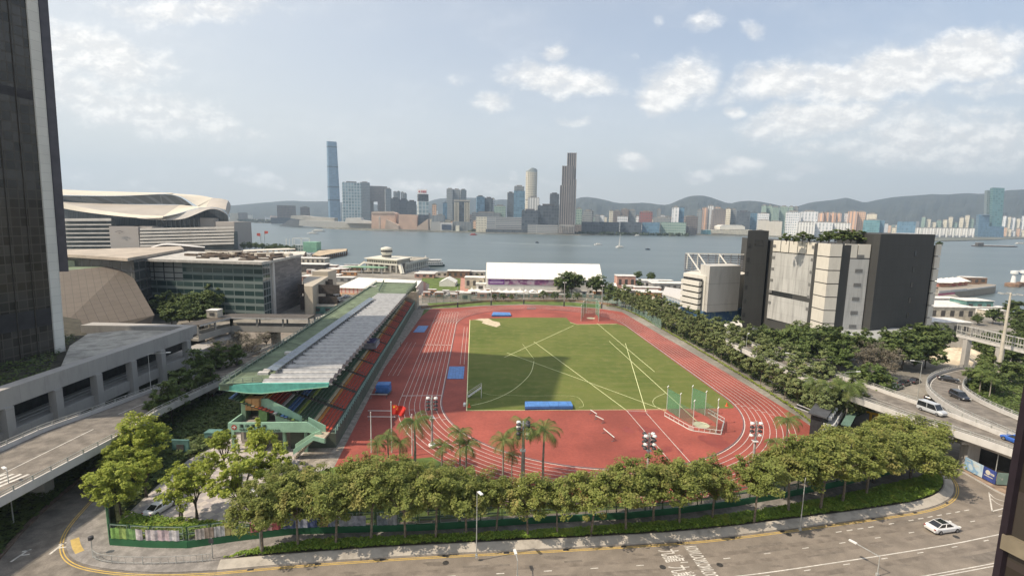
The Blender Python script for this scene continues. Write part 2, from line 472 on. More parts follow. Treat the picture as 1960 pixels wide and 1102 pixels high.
structure(mb, 'sea_wall', mat('sea_wall_stone', (.20, .19, .17), .9, .3, .5))
ks = [(-6500, 3500)] + GL([(440, 424), (540, 428), (640, 438), (715, 441), (850, 444), (1000, 447), (1110, 450), (1300, 449), (1440, 452), (1520, 455), (1700, 461), (1790, 462), (1885, 460), (1960, 457)], -2) + [(4200, 2700), (7500, 2600)]
kpoly = ccw(ks + [(16000, 15000), (-16000, 15000)])
mb = MB(); tri_flat(mb, kpoly, -0.5)
structure(mb, 'ground', mat('kowloon_ground', (.16, .165, .13), .95, .4, .004, fine=(.02, .6), detail=9))
mb = MB(); mb.prism(kpoly, -7, -0.55, top=False)
structure(mb, 'sea_wall', mat('kowloon_sea_wall', (.24, .22, .19), .9, .3, .05))
# ------------------------------------------------------------------ sports ground: track, field
CX, CY, TH, TL, TR = 15.83, 161.41, 0.0727, 85.93, 35.77
ct, st_ = math.cos(TH), math.sin(TH)
def TK(u, v): return (CX+u*ct-v*st_, CY+u*st_+v*ct)
def loop(r, n=48, L=TL):
 P = []
 for i in range(n+1): a = -math.pi+math.pi*i/n; P.append(TK(r*math.cos(a), -L/2+r*math.sin(a)))
 for i in range(n+1): a = math.pi*i/n; P.append(TK(r*math.cos(a), L/2+r*math.sin(a)))
 return P
outer = loop(TR+10.4, 60)
near_half = [TK((TR+10.4)*math.cos(a), -TL/2+(TR+10.4)*math.sin(a)) for a in [rad(x) for x in range(-140, -49, 5)]]
rp = near_half + GL([(1505, 905), (1545, 875), (1562, 848), (1553, 816), (1520, 793), (1480, 768), (1390, 713), (1265, 641), (1190, 597), (1150, 591), (1090, 587), (1040, 584), (1000, 583.6), (927, 585.6), (876, 589), (824, 591), (806, 606), (735, 705), (640, 893)])
mb = MB(); tri_flat(mb, ccw(rp), .02)
structure(mb, 'track_surface', TRACK)
dp = [(1202, 823, 11, 6), (1240, 824, 16, 9), (1226, 866, 16, 9), (1275, 861, 12, 6), (1216, 880, 9, 4), (1301, 862, 8, 4), (1372, 845, 24, 13), (1220, 792, 18, 5), (1352, 838, 13, 9), (1242, 845, 10, 5)]
mb = MB()
for i, (x, y, a, b) in enumerate(dp):
 pts = []
 for k in range(14):
  q = 2*math.pi*k/14; rr = 1+.28*math.sin(q*2+i)+.15*math.sin(q*3+2*i)
  pts.append(G(x+a*rr*math.cos(q), y+b*rr*math.sin(q)))
 tri_flat(mb, ccw(pts), .0225+i*.0012)
structure(mb, 'track_damp_patches', TRACKD)
mb = MB()
gr = GL([(893, 786), (897, 700), (899, 613), (930, 609.5), (1000, 607.5), (1084, 608), (1091, 616), (1104, 620.5), (1140, 620.5), (1181, 619.5)])
gr += [TK(TR-.6, 40), TK(TR-.6, 0), TK(TR-.6, -TL/2)] + [TK((TR-.6)*math.cos(a), -TL/2+(TR-.6)*math.sin(a)) for a in (rad(-4), rad(-8), rad(-11))] + [G(1403, 781)]
tri_flat(mb, ccw(gr), .03)
structure(mb, 'field', GRASSM)
mb = MB()
for poly in ([(824, 590), (876, 588), (927, 584), (1000, 582), (1090, 585), (1150, 590), (1150, 583), (1090, 578), (1000, 575), (927, 576), (818, 580)],
             [(806, 606), (824, 592), (806, 592), (788, 618), (795, 622)],):
 tri_flat(mb, ccw(GL(poly)), .012)
near_l = [TK((TR+10.5)*math.cos(a), -TL/2+(TR+10.5)*math.sin(a)) for a in [rad(x) for x in range(-142, -14, 4)]]
fence_in = GL([(1560, 905), (1480, 935), (1300, 965), (1100, 980), (900, 990), (740, 1000), (560, 1003), (540, 960), (600, 905), (640, 893)])
tri_flat(mb, ccw(near_l+fence_in), .012)
structure(mb, 'lawn', LAWNM)
mb = MB()
tri_flat(mb, ccw(GL([(900, 611), (915, 612.5), (925, 615), (922, 618), (935, 622), (950, 626), (958, 622), (956, 617), (943, 614), (935, 609.5), (920, 609.5), (910, 611.5)])), .036)
structure(mb, 'sand', mat('sand', (.56, .47, .33), .95, .15, .8))
mb = MB()
for k in range(9):
 mb.strip(loop(TR+0.05+k*1.22, 56), .16 if k == 0 else .095, .040, closed=True)
TL100 = TL/2
for k in range(9):   # straight start extension, far left
 u = -(TR+.05+k*1.22)
 mb.strip([TK(u, TL/2), TK(u, TL/2+27)], .09, .044)
for s, v in ((-1, -40.5),):
 mb.strip([TK(-TR, v), TK(-TR-9.8, v)], .30, .046)
for k in range(8):
 mb.strip([TK(-TR-.35-k*1.22, 9+k*.1), TK(-TR-.95-k*1.22, 9+k*.1)], .5, .046)
 mb.strip([TK(-TR-.35-k*1.22, TL/2+28), TK(-TR-.95-k*1.22, TL/2+28)], .4, .046)
for k in range(8):
 a = rad(-8-k*1.6); r0 = TR+k*1.22
 mb.strip([TK((r0)*math.cos(a), -TL/2+r0*math.sin(a)), TK((r0+1.22)*math.cos(a), -TL/2+(r0+1.22)*math.sin(a))], .12, .047)
 a = rad(-160-k*2.2)
 if k < 6: mb.strip([TK((r0)*math.cos(a), -TL/2+r0*math.sin(a)), TK((r0+1.22)*math.cos(a), -TL/2+(r0+1.22)*math.sin(a))], .12, .047)
for du in (3.2, 4.4):   # jump runway on the left, inside
 mb.strip([TK(-TR+du+.4, 38), TK(-TR+du+.4, -14)], .10, .046)
for a, b in (((620, 0), (0, 0)),): pass
for x in (-1, 0, 1):    # short runway outside the lanes
 mb.strip([G(752+x*9, 719), G(788+x*8, 655)], .07, .046)
mb.strip([G(1200, 786), G(1283, 883)], .12, .046); mb.strip([G(1236, 789), G(1326, 890)], .12, .046)
mb.strip([G(1198, 786), G(1240, 787.5)], .12, .047)
structure(mb, 'track_lane_lines', WHITEP)
mb = MB()
lp = loop(TR-.22, 56)
mb2 = MB()
for i in range(len(lp)):
 a, b = lp[i], lp[(i+1) % len(lp)]
 if math.dist(a, b) < .01: continue
 mb.bar((a[0], a[1], .09), (b[0], b[1], .09), .12, .08)
structure(mb, 'track_inner_kerb', mat('kerb_dark', (.16, .15, .17), .6, .2, 1))
mb = MB()
def fl(*pts, w=.16): mb.strip([G(*p) for p in pts], w, .050)
fl((965, 684), (1098, 623)); fl((1143, 619), (1253, 711.5)); fl((1022, 654), (1199, 785)); fl((970, 675), (1128, 732), (1275, 786))
fl((1166, 653), (1334, 806)); fl((1197, 657), (1236, 787)); fl((1000, 658), (1022, 687), w=.08)
mb.strip(smooth_line([G(*p) for p in [(1022, 691), (1018, 712), (1003, 730), (975, 752), (935, 769), (902, 776)]]), .14, .050)
mb.strip(smooth_line([G(*p) for p in [(1275, 752), (1250, 762), (1249, 776), (1275, 788)]]), .09, .050)
fl((893, 786), (896, 700), (899.5, 612), w=.22); fl((893, 785.5), (1275, 783.5), w=.14)
mb.strip(smooth_line([G(*p) for p in [(915, 748), (940, 757), (975, 756), (1015, 758), (1050, 757), (1100, 757), (1112, 764), (1119, 778), (1108, 779)]]), .06, .050)
fl((1091, 617), (1104, 621), (1180, 620), w=.3)
structure(mb, 'field_markings', FIELDP)
# ------------------------------------------------------------------ roads and pavements
kerb_px = [(415, 1092), (560, 1079), (700, 1069), (850, 1060), (1000, 1053), (1150, 1045), (1300, 1036), (1400, 1026), (1500, 1013), (1600, 1000), (1700, 986), (1770, 975), (1808, 962), (1826, 945), (1825, 925), (1812, 908)]
KERB = smooth_line(GL(kerb_px), 3)
main_px_bottom = [(-60, -80), (260, -80), (260, 60)]
mb = MB()
tri_flat(mb, ccw([(-160, -60), (230, -60), (230, 140), (150, 128)] + GL([(1812, 890)], 0) + [(-60, 100), (-70, 120), (-84, 150), (-80, 190), (-160, 190)]), .008)
structure(mb, 'road', ASPH)
mb = MB()
base_dir = [(-70, 0)]
road_line = offset(KERB[:KERB.index(min(KERB, key=lambda p: abs(p[0]-62)))+1], 0)
RL = road_line
RL = [(RL[0][0]-12, RL[0][1]-1.6)] + RL
p, q = RL[-6], RL[-1]; dx, dy = q[0]-p[0], q[1]-p[1]
RLx = RL + [(q[0]+dx*k*3, q[1]+dy*k*3.4) for k in range(1, 14)]
structure(MB().strip(offset(RLx, -3.2), .8, .012).strip(offset(RLx, -5.2), .7, .012).strip(offset(RLx, -8.8), .8, .012), 'road_wheel_bands', mat('asphalt_pale', (.215, .183, .150), .85, .2, .6, fine=(8, .3)))
mb = MB()
RD = densify(RLx, 0.5)
def at_s(line, s):
 acc = 0
 for a, b in zip(line[:-1], line[1:]):
  L = math.dist(a[:2], b[:2])
  if acc+L >= s:
   k = (s-acc)/L
   return (a[0]+(b[0]-a[0])*k, a[1]+(b[1]-a[1])*k), math.atan2(b[1]-a[1], b[0]-a[0])
  acc += L
 return line[-1][:2], 0
def dash(line, off_, period, ln, w_, z, s0, s1):
 lo = offset(line, off_); s = s0
 while s < s1:
  a, _ = at_s(lo, s); b, _ = at_s(lo, s+ln); mb.strip([a, b], w_, z); s += period
dash(RLx, -4.1, 6.0, 1.0, .13, .014, 4.4, 150)
dash(RLx, -7.9, 6.0, 1.0, .13, .014, 1.5, 150)
lo = offset(RLx, -7.35); mb.strip([p for p in lo if 22 < p[0] < 120], .15, .016)
lo = offset(RLx, -11.6); mb.strip([p for p in lo if 10 < p[0] < 120], .13, .014); lo = offset(RLx, -12.0); mb.strip([p for p in lo if 10 < p[0] < 120], .13, .014)
jn = smooth_line(GL([(1600, 1018), (1700, 1003), (1800, 985), (1900, 967), (1960, 953)]), 2)
dash(jn, 0, 1.9, 1.0, .16, .018, 0, 26)
mb.strip(GL([(1893, 942), (1899, 978)]), .18, .018); mb.strip(GL([(1899, 978), (1960, 962)]), .18, .018)
mb.strip(smooth_line(GL([(1893, 943), (1905, 955), (1935, 961)])), .14, .018); mb.strip(smooth_line(GL([(1896, 953), (1912, 966), (1935, 970)])), .12, .018)
structure(mb, 'road_markings', WHITEP)
mb = MB()
yk = offset(KERB, -.35); mb.strip(yk, .12, .014); yk = offset(KERB, -.62); mb.strip(yk, .12, .014)
leftk_px = [(415, 1092), (300, 1097), (195, 1089), (140, 1074), (124, 1047), (134, 1012), (178, 962), (205, 934), (232, 905)]
LK = smooth_line(GL(leftk_px), 3)
mb.strip(offset(LK, .35), .12, .016); mb.strip(offset(LK, .65), .12, .016)
structure(mb, 'road_edge_yellow_lines', YELLP)
structure(tri_flat(MB(), ccw(LK[:]+GL([(262, 868), (225, 870), (168, 905), (100, 962), (45, 1012), (20, 1040), (0, 1060), (0, 1102), (200, 1130), (415, 1130)])), .012), 'side_road', ASPH2)
mb = MB(); ok = smooth_line(GL([(262, 862), (225, 870), (168, 905), (100, 962), (45, 1012), (18, 1045), (-30, 1100)]), 2)
for a, b in zip(ok[:-1], ok[1:]): mb.bar((a[0], a[1], .12), (b[0], b[1], .12), .55, .25)
structure(mb, 'kerb', mat('brown_kerb', (.17, .125, .095), .9, .25, 1.2))
structure(tri_flat(MB(), ccw(ok+[(-120, 50), (-120, 160), (-75, 130)]), .016), 'verge', mat('shaded_verge', (.06, .085, .03), .95, .4, .3, fine=(3, .5)))
pav = LK + GL([(206, 935), (209, 985), (212, 1041), (360, 1047), (450, 1034), (560, 1021), (650, 1017), (500, 1062), (425, 1070)])
mb = MB(); mb.prism(ccw(pav), 0, .13, top=False); tri_flat(mb, ccw(pav), .13)
structure(mb, 'pavement', PAVE)
fence_px = [(212, 1043), (290, 1048), (360, 1049), (450, 1036), (560, 1023), (680, 1019), (800, 1016), (920, 1009), (1040, 1001), (1200, 993), (1300, 983), (1400, 970), (1500, 953), (1600, 932), (1700, 908), (1722, 898)]
FEN = GL(fence_px)
fp = FEN[4:] + GL([(1800, 878), (1812, 906), (1740, 925), (1600, 958), (1450, 985), (1300, 1004), (1100, 1020), (900, 1030), (700, 1038), (600, 1042)])
structure(tri_flat(MB(), ccw(fp), .135), 'footpath', PAVE)
bedtop = offset(KERB, 1.15)
i0 = 2
bed_back = GL([(1808, 904), (1740, 925), (1600, 958), (1450, 985), (1300, 1004), (1100, 1020), (900, 1030), (700, 1038), (600, 1042), (500, 1058)])
bed = bedtop + bed_back
structure(tri_flat(MB(), ccw(bed), .45), 'planting_bed', EARTH)
mb = MB()
for i in range(len(KERB)-1):
 a, b, c, d = KERB[i], KERB[i+1], bedtop[i+1], bedtop[i]
 mb.face([(*a, 0), (*b, 0), (*b, .16), (*a, .16)]); mb.face([(*a, .16), (*b, .16), (*c, .62), (*d, .62)])
 e, f = offset(KERB, 1.35)[i+1], offset(KERB, 1.35)[i]
 mb.face([(*d, .62), (*c, .62), (*e, .60), (*f, .60)]); mb.face([(*f, .6), (*e, .6), (*e, .4), (*f, .4)])
structure(mb, 'kerb', streaky('kerb_concrete', (.44, .40, .34), .4, .9, (.55, .55, .8)))
mb = MB()
yk = offset(KERB, -.30)
for s in range(4, 110, 8):
 p, a = at_s(yk, s); mb.box(p[0], p[1], .016, .75, .32, .012, a)
structure(mb, 'road_drains', mat('iron', (.045, .043, .04), .6, .3, 3))
def plaza_mat():
 M = bpy.data.materials.new('plaza_paving'); M.use_nodes = True
 t = NT(M.node_tree); bs = M.node_tree.nodes['Principled BSDF']; bs.inputs['Roughness'].default_value = .85
 geo = t.n('ShaderNodeNewGeometry')
 mp = t.n('ShaderNodeMapping'); mp.inputs['Rotation'].default_value = (0, 0, .5); t.l(geo.outputs['Position'], mp.inputs[0])
 ch = t.n('ShaderNodeTexChecker'); ch.inputs['Scale'].default_value = .8
 ch.inputs['Color1'].default_value = (.52, .47, .43, 1); ch.inputs['Color2'].default_value = (.36, .33, .33, 1)
 t.l(mp.outputs[0], ch.inputs['Vector'])
 n = t.noise(geo.outputs['Position'], 1.5, 4)
 c = t.mix(t.mr(n, .4, .75, 0, .5), ch.outputs[0], (.30, .26, .23))
 t.l(c, bs.inputs['Base Color']); return M
PLAZAM = plaza_mat()
pl = GL([(236, 990), (300, 930), (360, 880), (440, 838), (470, 826), (640, 826), (668, 826), (806, 592), (790, 596), (700, 700), (640, 893), (600, 905), (540, 960), (560, 1003), (480, 1006)])
structure(tri_flat(MB(), ccw(pl), .016), 'plaza', PLAZAM)
pr = GL([(640, 893), (736, 704), (806, 606), (812, 592), (780, 592), (700, 690), (560, 900)])
structure(tri_flat(MB(), ccw(pr), .022), 'promenade', mat('promenade_paving', (.34, .30, .25), .9, .25, .8, fine=(2.5, .4)))
structure(tri_flat(MB(), ccw(GL([(215, 1035), (236, 990), (300, 930), (360, 880), (440, 838), (560, 690), (470, 720), (380, 790), (300, 850), (206, 930)])), .020), 'verge', mat('dark_verge', (.06, .075, .03), .95, .4, .3, fine=(3, .5)))
rr = random.Random(4); mb = MB(); mc = MB(); ms = MB()
for s_ in range(6, 108, 9):
 for off_ in (-2.2, -6.0, -9.6):
  if rr.random() < .45:
   lo = offset(RLx, off_+rr.uniform(-1, 1)); a, _ = at_s(lo, s_+rr.uniform(0, 5)); b, _ = at_s(lo, s_+rr.uniform(6, 11)); mb.strip([a, b], rr.uniform(.5, 1.8), .0105+rr.random()*.0012)
  if rr.random() < .13:
   p, a = at_s(offset(RLx, off_+rr.uniform(-1.4, 1.4)), s_+rr.uniform(0, 8)); mc.lathe(p[0], p[1], [(.42, .0195), (0, .0195)], 12)
  p, a = at_s(offset(RLx, off_+rr.uniform(-.5, .5)), s_+rr.uniform(0, 8)); n = 9; R0 = rr.uniform(.3, .9)
  pts = [(p[0]+R0*1.8*(1+.3*math.sin(3*k+s_))*math.cos(k*2*math.pi/n), p[1]+R0*.5*math.sin(k*2*math.pi/n)) for k in range(n)]; tri_flat(ms, ccw(pts), .0175+rr.random()*.0015)
structure(mb, 'road_patches', mat('asphalt_patch', (.19, .165, .138), .9, .15, .9, fine=(9, .3)))
structure(mc, 'manhole_covers', mat('iron', (.045, .043, .04)))
structure(ms, 'road_stains', mat('asphalt_stain', (.20, .172, .142), .7, .15, .8, fine=(6, .4)))
# ================================================================== buildings of the near side
BRONZE = facade('bronze_glass', (.075, .066, .052), (.022, .019, .014), 1.75, 2.0, .90, .88, .14, .6, .0, off=(.05, .1))
BRONZE2 = facade('bronze_glass_dark', (.05, .043, .036), (.016, .014, .011), 4.2, 3.9, .84, .82, .12, .7, .1)
MULL = mat('bronze_mullion', (.06, .052, .042), .4, .1, 1)
WTILE = streaky('white_tile', (.74, .73, .66), .75, .25, (.5, .5, .15), panel=(2.0, 2.0, .07, .45))
A = D3(119, 650, 115); A = Vector((A.x, A.y, 0))
fd = Vector((-.19, -.982, 0)).normalized(); bd = Vector((-.982, .19, 0))
TOPZ = 151
ZB1, ZB2, ZB3, ZB4 = ZT(A.x, A.y, 617), ZT(A.x, A.y, 585), ZT(A.x, A.y, 197), ZT(A.x, A.y, 180)
def lean(p, z): return Vector((p.x+4.2*z/150, p.y, z))
t = thing('office_tower', 'tall bronze glass office tower with a white tiled corner strip at the left edge', 'office tower', (A.x, A.y, 0))
mb = MB()
P0 = A+fd*2.2; P1 = A+fd*40; P2 = P1+bd*40; P3 = P0+bd*40
def wall(mb, p, q, z0, z1, u0=0):
 L = (q-p).length
 mb.face([lean(p, z0), lean(q, z0), lean(q, z1), lean(p, z1)], [(u0, z0), (u0+L, z0), (u0+L, z1), (u0, z1)])
for z0, z1 in ((0, ZB1), (ZB2, ZB3), (ZB4, TOPZ)):
 for p, q in ((P1, P0), (P2, P1), (P3, P2), (P0, P3)): wall(mb, p, q, z0, z1)
mb.face([lean(p, TOPZ) for p in (P1, P0, P3, P2)])
mb.build('glass_wall', BRONZE, t)
mb = MB()
for z0, z1 in ((ZB1, ZB2), (ZB3, ZB4)):
 for p, q in ((P1, P0), (P2, P1), (P3, P2), (P0, P3)):
  wall(mb, p, q, z0, z1)
mb.build('plant_floor_band', mat('dark_louvre', (.03, .028, .03), .6, .2, .5), t)
mb = MB()
for k in range(1, 11):
 p = P0+fd*(k*3.5-.1)+Vector((.10, 0, 0)); mb.bar(lean(p, 0), lean(p, TOPZ), .08, .25)
mb.build('mullions', MULL, t)
mb = MB(); q0, q1, q2, q3 = A+fd*2.2, A, A+bd*1.6, A+fd*2.2+bd*1.6
for p, q in ((q0, q1), (q1, q2), (q2, q3), (q3, q0)):
 o = -bd*.3; wall(mb, p+o, q+o, 0, TOPZ+1)
mb.build('corner_strip', WTILE, t)
mb = MB(); e0, e1 = A+Vector((.1, .2, 0)), A+Vector((1.55, 1.0, 0))
for p, q in ((e0, e1), (e1, e1+bd*6), (e1+bd*6, e0)): wall(mb, p, q, ZT(A.x, A.y, 520), TOPZ)
mb.build('side_fin', mat('dark_fin', (.07, .068, .085), .35, .15, .5), t)
t = thing('tiled_building', 'brown tiled building with a raking slanted wall beside the bronze tower', 'building', tuple(D3(200, 640, 175).xy)+(9,))
TL_, TR_, MR, ML = D3(92, 521, 196), D3(241, 506, 203), D3(296, 603, 180), D3(98, 643, 160)
BR, BL = D3(283, 634, 176), D3(112, 674, 157)
sh = Vector((-40, 36, 0))
mb = MB()
def qd(a, b, c, d, mb=mb):
 L = (b-a).length; Hh = (d-a).length
 mb.face([a, b, c, d], [(0, 0), (L, 0), (L, Hh), (0, Hh)])
qd(ML, MR, TR_, TL_); qd(MR, MR+sh*.6, TR_+sh, TR_)
mb.build('tiled_wall', streaky('shaded_brown_tile', (.112, .092, .074), .6, .5, (.35, .35, .1), panel=(2.6, 3.7, .14, .75)), t)  # brown darkened to hold the bronze tower's shade in the colour
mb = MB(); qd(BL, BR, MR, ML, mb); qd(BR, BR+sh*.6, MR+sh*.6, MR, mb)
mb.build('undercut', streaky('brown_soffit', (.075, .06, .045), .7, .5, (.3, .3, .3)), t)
mb = MB(); qd(TL_, TR_, TR_+sh, TL_+sh, mb); mb.build('roof', mat('green_roof', (.16, .21, .14), .8, .2, .3), t)
mb = MB()
for fx, w_, h_ in ((.15, 9, 3.2), (.42, 6, 2.5), (.7, 5, 1.6)):
 p = TL_+(TR_-TL_)*fx+sh*.3; mb.box(p.x, p.y, p.z, w_, 4, h_, .3)
mb.box(*((TL_+sh*.12+(TR_-TL_)*.5).xy), TL_.z, (TR_-TL_).length*.95, .3, 1.0, math.atan2((TR_-TL_).y, (TR_-TL_).x))
mb.build('roof_plant_room', mat('pale_green_metal', (.34, .38, .30), .7, .15, 1), t)
WK = thing('elevated_walkway', 'long concrete elevated walkway with square columns beside the left flyover', 'walkway', (-88, 95, 0))
CW = streaky('walkway_concrete', (.40, .38, .35), .55, .5, (.6, .6, .2), panel=(4.8, 9, .06, .35))
mb = MB(); mb.prism(ccw([(-90.5, 40), (-88, 40), (-88, 134), (-90.5, 134)]), 9.4, 12.7, True, True)
mb.prism(ccw([(-118, 133.0), (-88.0, 134.01), (-88.0, 136), (-118, 137)]), 10.4, 12.72, True, True)
mb.build('parapet', CW, WK)
mb = MB(); mb.prism(ccw([(-106, 116), (-90.6, 96), (-90.6, 132.9), (-104, 135), (-112, 128)]), 9.3, 11.6, True, True)
mb.build('roof_deck', mat('deck_concrete', (.40, .38, .33), .9, .2, .4, fine=(2, .25)), WK)
mb = MB(); mb.prism(ccw([(-175, 40), (-90.6, 40), (-90.6, 95.9), (-106, 115.9), (-112, 128), (-133, 150), (-190, 175)]), 8.6, 10.6, True, True)
mb.build('planted_deck', mat('planter_soil', (.055, .05, .035), .95, .3, .6), WK)
mb = MB(); mb.prism(ccw([(-94, 40), (-88.4, 40), (-88.4, 158), (-94, 158)]), 2.6, 5.0, True, True)
mb.build('lower_floor', CW, WK)
for y in (54.3, 63.9, 73.5, 83, 92.5, 102, 111.8, 121.5, 131.5):
 mb = MB(); mb.box(-88.3, y, 0, 1.5, 1.5, 9.45); mb.build('column', CW, WK)
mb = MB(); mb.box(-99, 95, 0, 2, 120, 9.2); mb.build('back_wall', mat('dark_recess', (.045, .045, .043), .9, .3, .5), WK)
mb = MB()
for z in (6.0, 6.6): mb.bar((-88.6, 40, z), (-88.6, 134, z), .08)
mb.build('railing', mat('galvanised', (.42, .43, .42), .45, .1, 1, metal=.4), WK)
FBm = streaky('footbridge_concrete', (.36, .34, .30), .6, .5, (.5, .5, .3))
t = thing('footbridge', 'covered footbridge bending from the walkway towards the grandstand', 'footbridge', (-88, 150, 0))
b0, b1, b2 = G(380, 650, 6.4), G(443, 632, 6.4), G(592, 634, 6.4)
mb = MB()
wdt = 5.0
ctr = [b0, b1, b2]; bk = offset(ctr, wdt)
bkp = ccw(ctr+bk[::-1])
mb.prism(bkp, 5.9, 6.6, True, True)
for ln in (ctr, bk):
 for a, b in zip(ln[:-1], ln[1:]): mb.bar((*a, 7.0), (*b, 7.0), .3, 1.9)
mb.build('deck', FBm, t)
mb = MB(); r0 = offset(ctr, -.7); r1 = offset(ctr, wdt+.7)
mb.prism(ccw(r0+r1[::-1]), 10.4, 10.9, True, True)
mb.build('roof', mat('bronze_roof', (.085, .070, .055), .6, .2, .6), t)
mb = MB()
for a, b in zip(r0[:-1], r0[1:]): mb.bar((*a, 10.62), (*b, 10.62), .12, .42)
mb.build('roof_edge', CONCW, t)
mb = MB()
for ln in (ctr, bk):
 for a, b in zip(ln[:-1], ln[1:]):
  L = math.dist(a, b); n = max(2, int(L/7))
  for k in range(n+1):
   x, y = a[0]+(b[0]-a[0])*k/n, a[1]+(b[1]-a[1])*k/n; mb.box(x, y, 7.9, .45, .45, 2.5)
mb.build('posts', FBm, t)
for p in (G(442, 634, 6.0), (b2[0]-3, b2[1]+2), ((b1[0]+b2[0])/2, (b1[1]+b2[1])/2+2)):
 mb = MB(); mb.box(p[0], p[1]+1.5, 0, 2.0, 2.6, 5.9); mb.build('pier', FBm, t)
mb = MB()
for k in range(12):
 p = G(592+k*1.9, 634-k*1.6, 6.4); mb.bar((p[0], p[1], 6.3), (p[0]+.8, p[1]+4.5, 10.0-k*.14), .35, .25)
mb.build('white_ribs', mat('rib_white', (.6, .57, .5), .6, .1, 1), t)
B_ = G(507, 612, 0); zt = ZT(*B_, 501)
A_ = G(240, 494, zt-.2); C_ = G(576, 487, zt)
glz = facade('green_glass', (.16, .20, .19), (.020, .042, .040), 4.6, 3.1, .93, .62, .08, .55, .1, off=(.03, .2))
glz2 = facade('grey_panel_glass', (.045, .052, .052), (.25, .26, .25), 4.6, 2.3, .88, .8, .5, .3, .2)
t = thing('exhibition_building', 'green glass exhibition building with a flat roof and one grey stone side wall', 'building', (B_[0], B_[1], 0))
A_, B_, C_ = Vector((*A_, 0)), Vector((*B_, 0)), Vector((*C_, 0))
ab = (B_-A_); ac = (C_-B_); Dm = A_+ac
def wq(mb, p, q, z0, z1):
 L = (q-p).length; mb.face([(p.x, p.y, z0), (q.x, q.y, z0), (q.x, q.y, z1), (p.x, p.y, z1)], [(0, z0), (L, z0), (L, z1), (0, z1)])
mb = MB(); wq(mb, A_+ab*.42, B_, 0, zt-1.2); wq(mb, A_, A_+ab*.42, 0, zt-9); wq(mb, C_, Dm, 0, zt-1); wq(mb, Dm, A_, 0, zt-1); mb.build('glass_wall', glz, t)
mb = MB(); wq(mb, A_-ab*.02, A_+ab*.42, zt-9, zt-1.2); mb.build('grey_panels', glz2, t)
mb = MB(); wq(mb, B_, B_+ac*.16, 0, zt-1); mb.build('corner_glazing', facade('corner_glass', (.2, .22, .22), (.03, .045, .045), 2.3, 3.1, .85, .85, .05, .6, .1), t)
mb = MB(); wq(mb, B_+ac*.16, B_+ac*.24, 0, zt); mb.build('end_strip', mat('grey_strip', (.30, .30, .29), .6, .1, .5), t)
mb = MB(); p = B_+ac*.225; mb.box(p.x+.15, p.y-.1, 0, 1.5, 1.0, zt+.1, math.atan2(ac.y, ac.x)); mb.build('white_pilaster', CONCW, t)
stone = bpy.data.materials.new('stone_cladding'); stone.use_nodes = True
s_ = NT(stone.node_tree); bs = stone.node_tree.nodes['Principled BSDF']; bs.inputs['Roughness'].default_value = .75
uvn = s_.n('ShaderNodeUVMap'); br = s_.n('ShaderNodeTexBrick'); s_.l(uvn.outputs[0], br.inputs['Vector'])
br.inputs['Scale'].default_value = 1.0; br.inputs['Brick Width'].default_value = 4.5; br.inputs['Row Height'].default_value = .8; br.inputs['Mortar Size'].default_value = .03
br.inputs['Color1'].default_value = (.24, .22, .21, 1); br.inputs['Color2'].default_value = (.14, .13, .13, 1); br.inputs['Mortar'].default_value = (.12, .11, .10, 1)
s_.l(br.outputs[0], bs.inputs['Base Color'])
mb = MB(); wq(mb, B_+ac*.24, C_, 0, zt); mb.build('stone_wall', stone, t)
mb = MB()
oc = -ab.normalized()*.8
rf = [A_+Vector((-2, -3, 0)), B_+Vector((1, -2.2, 0)), B_+ac*.2+Vector((1.2, 0, 0)), C_+Vector((.3, .3, 0)), Dm]
mb.prism([(p.x, p.y) for p in rf], zt-1.0, zt+.05, True, True)
mb.build('roof', mat('roof_edge_grey', (.46, .44, .40), .8, .15, .5), t)
mb = MB(); rr = random.Random(3)
for k in range(46):
 f, g = rr.uniform(.30, .97), rr.uniform(.1, .9); p = A_+ab*f+ac*g
 mb.box(p.x, p.y, zt+.05, rr.uniform(2, 8), rr.uniform(.6, 2), rr.uniform(.5, 1.4), math.atan2(ab.y, ab.x)+rr.choice((0, .1, 1.5)))
mb.build('roof_plant', mat('brown_plant', (.14, .105, .08), .9, .5, .3, fine=(1.2, .5)), t)
mb = MB()
for k in range(7):
 p = A_+ab*(.3+k*.1)+ac*.75; q = p+ab*.09; mb.box((p.x+q.x)/2, (p.y+q.y)/2, zt+.06, (q-p).length, 3.2, 1.0, math.atan2(ab.y, ab.x))
mb.build('roof_ducts', mat('duct_pale', (.55, .50, .42), .7, .2, .5), t)
t = thing('low_hall', 'low hall with a broad pale overhanging roof between the tower and the convention centre', 'hall', tuple(D3(180, 490, 300).xy)+(0,))
zr = zt+1.5
r_ = GL([(70, 483), (215, 492), (244, 494), (352, 476), (345, 471), (104, 479), (60, 476)], zr)
mb = MB(); mb.prism(ccw([(p[0], p[1]) for p in [r_[0], r_[1], r_[2], r_[3], r_[4], r_[5], r_[6]]]), zr-1.2, zr, True, True); mb.build('roof', mat('pale_roof', (.44, .38, .31), .85, .15, .12, fine=(1, .2)), t)
mb = MB(); mb.prism(ccw([(p[0], p[1]+3) for p in (r_[0], r_[1], r_[2], r_[3], r_[5])]), 0, zr-1.3, False); mb.build('wall', facade('dark_hall_glass', (.12, .12, .12), (.03, .035, .035), 6, 4, .9, .8), t)
HC = thing('convention_centre', 'convention centre with sweeping pale winged roof on the waterfront behind the exhibition building', 'convention centre', tuple(D3(300, 470, 640).xy)+(0,))
CREAM = mat('cream_roof', (.62, .56, .45), .55, .08, .02, spec=.3)
CREAM2 = mat('taupe_roof', (.40, .36, .31), .6, .08, .02)
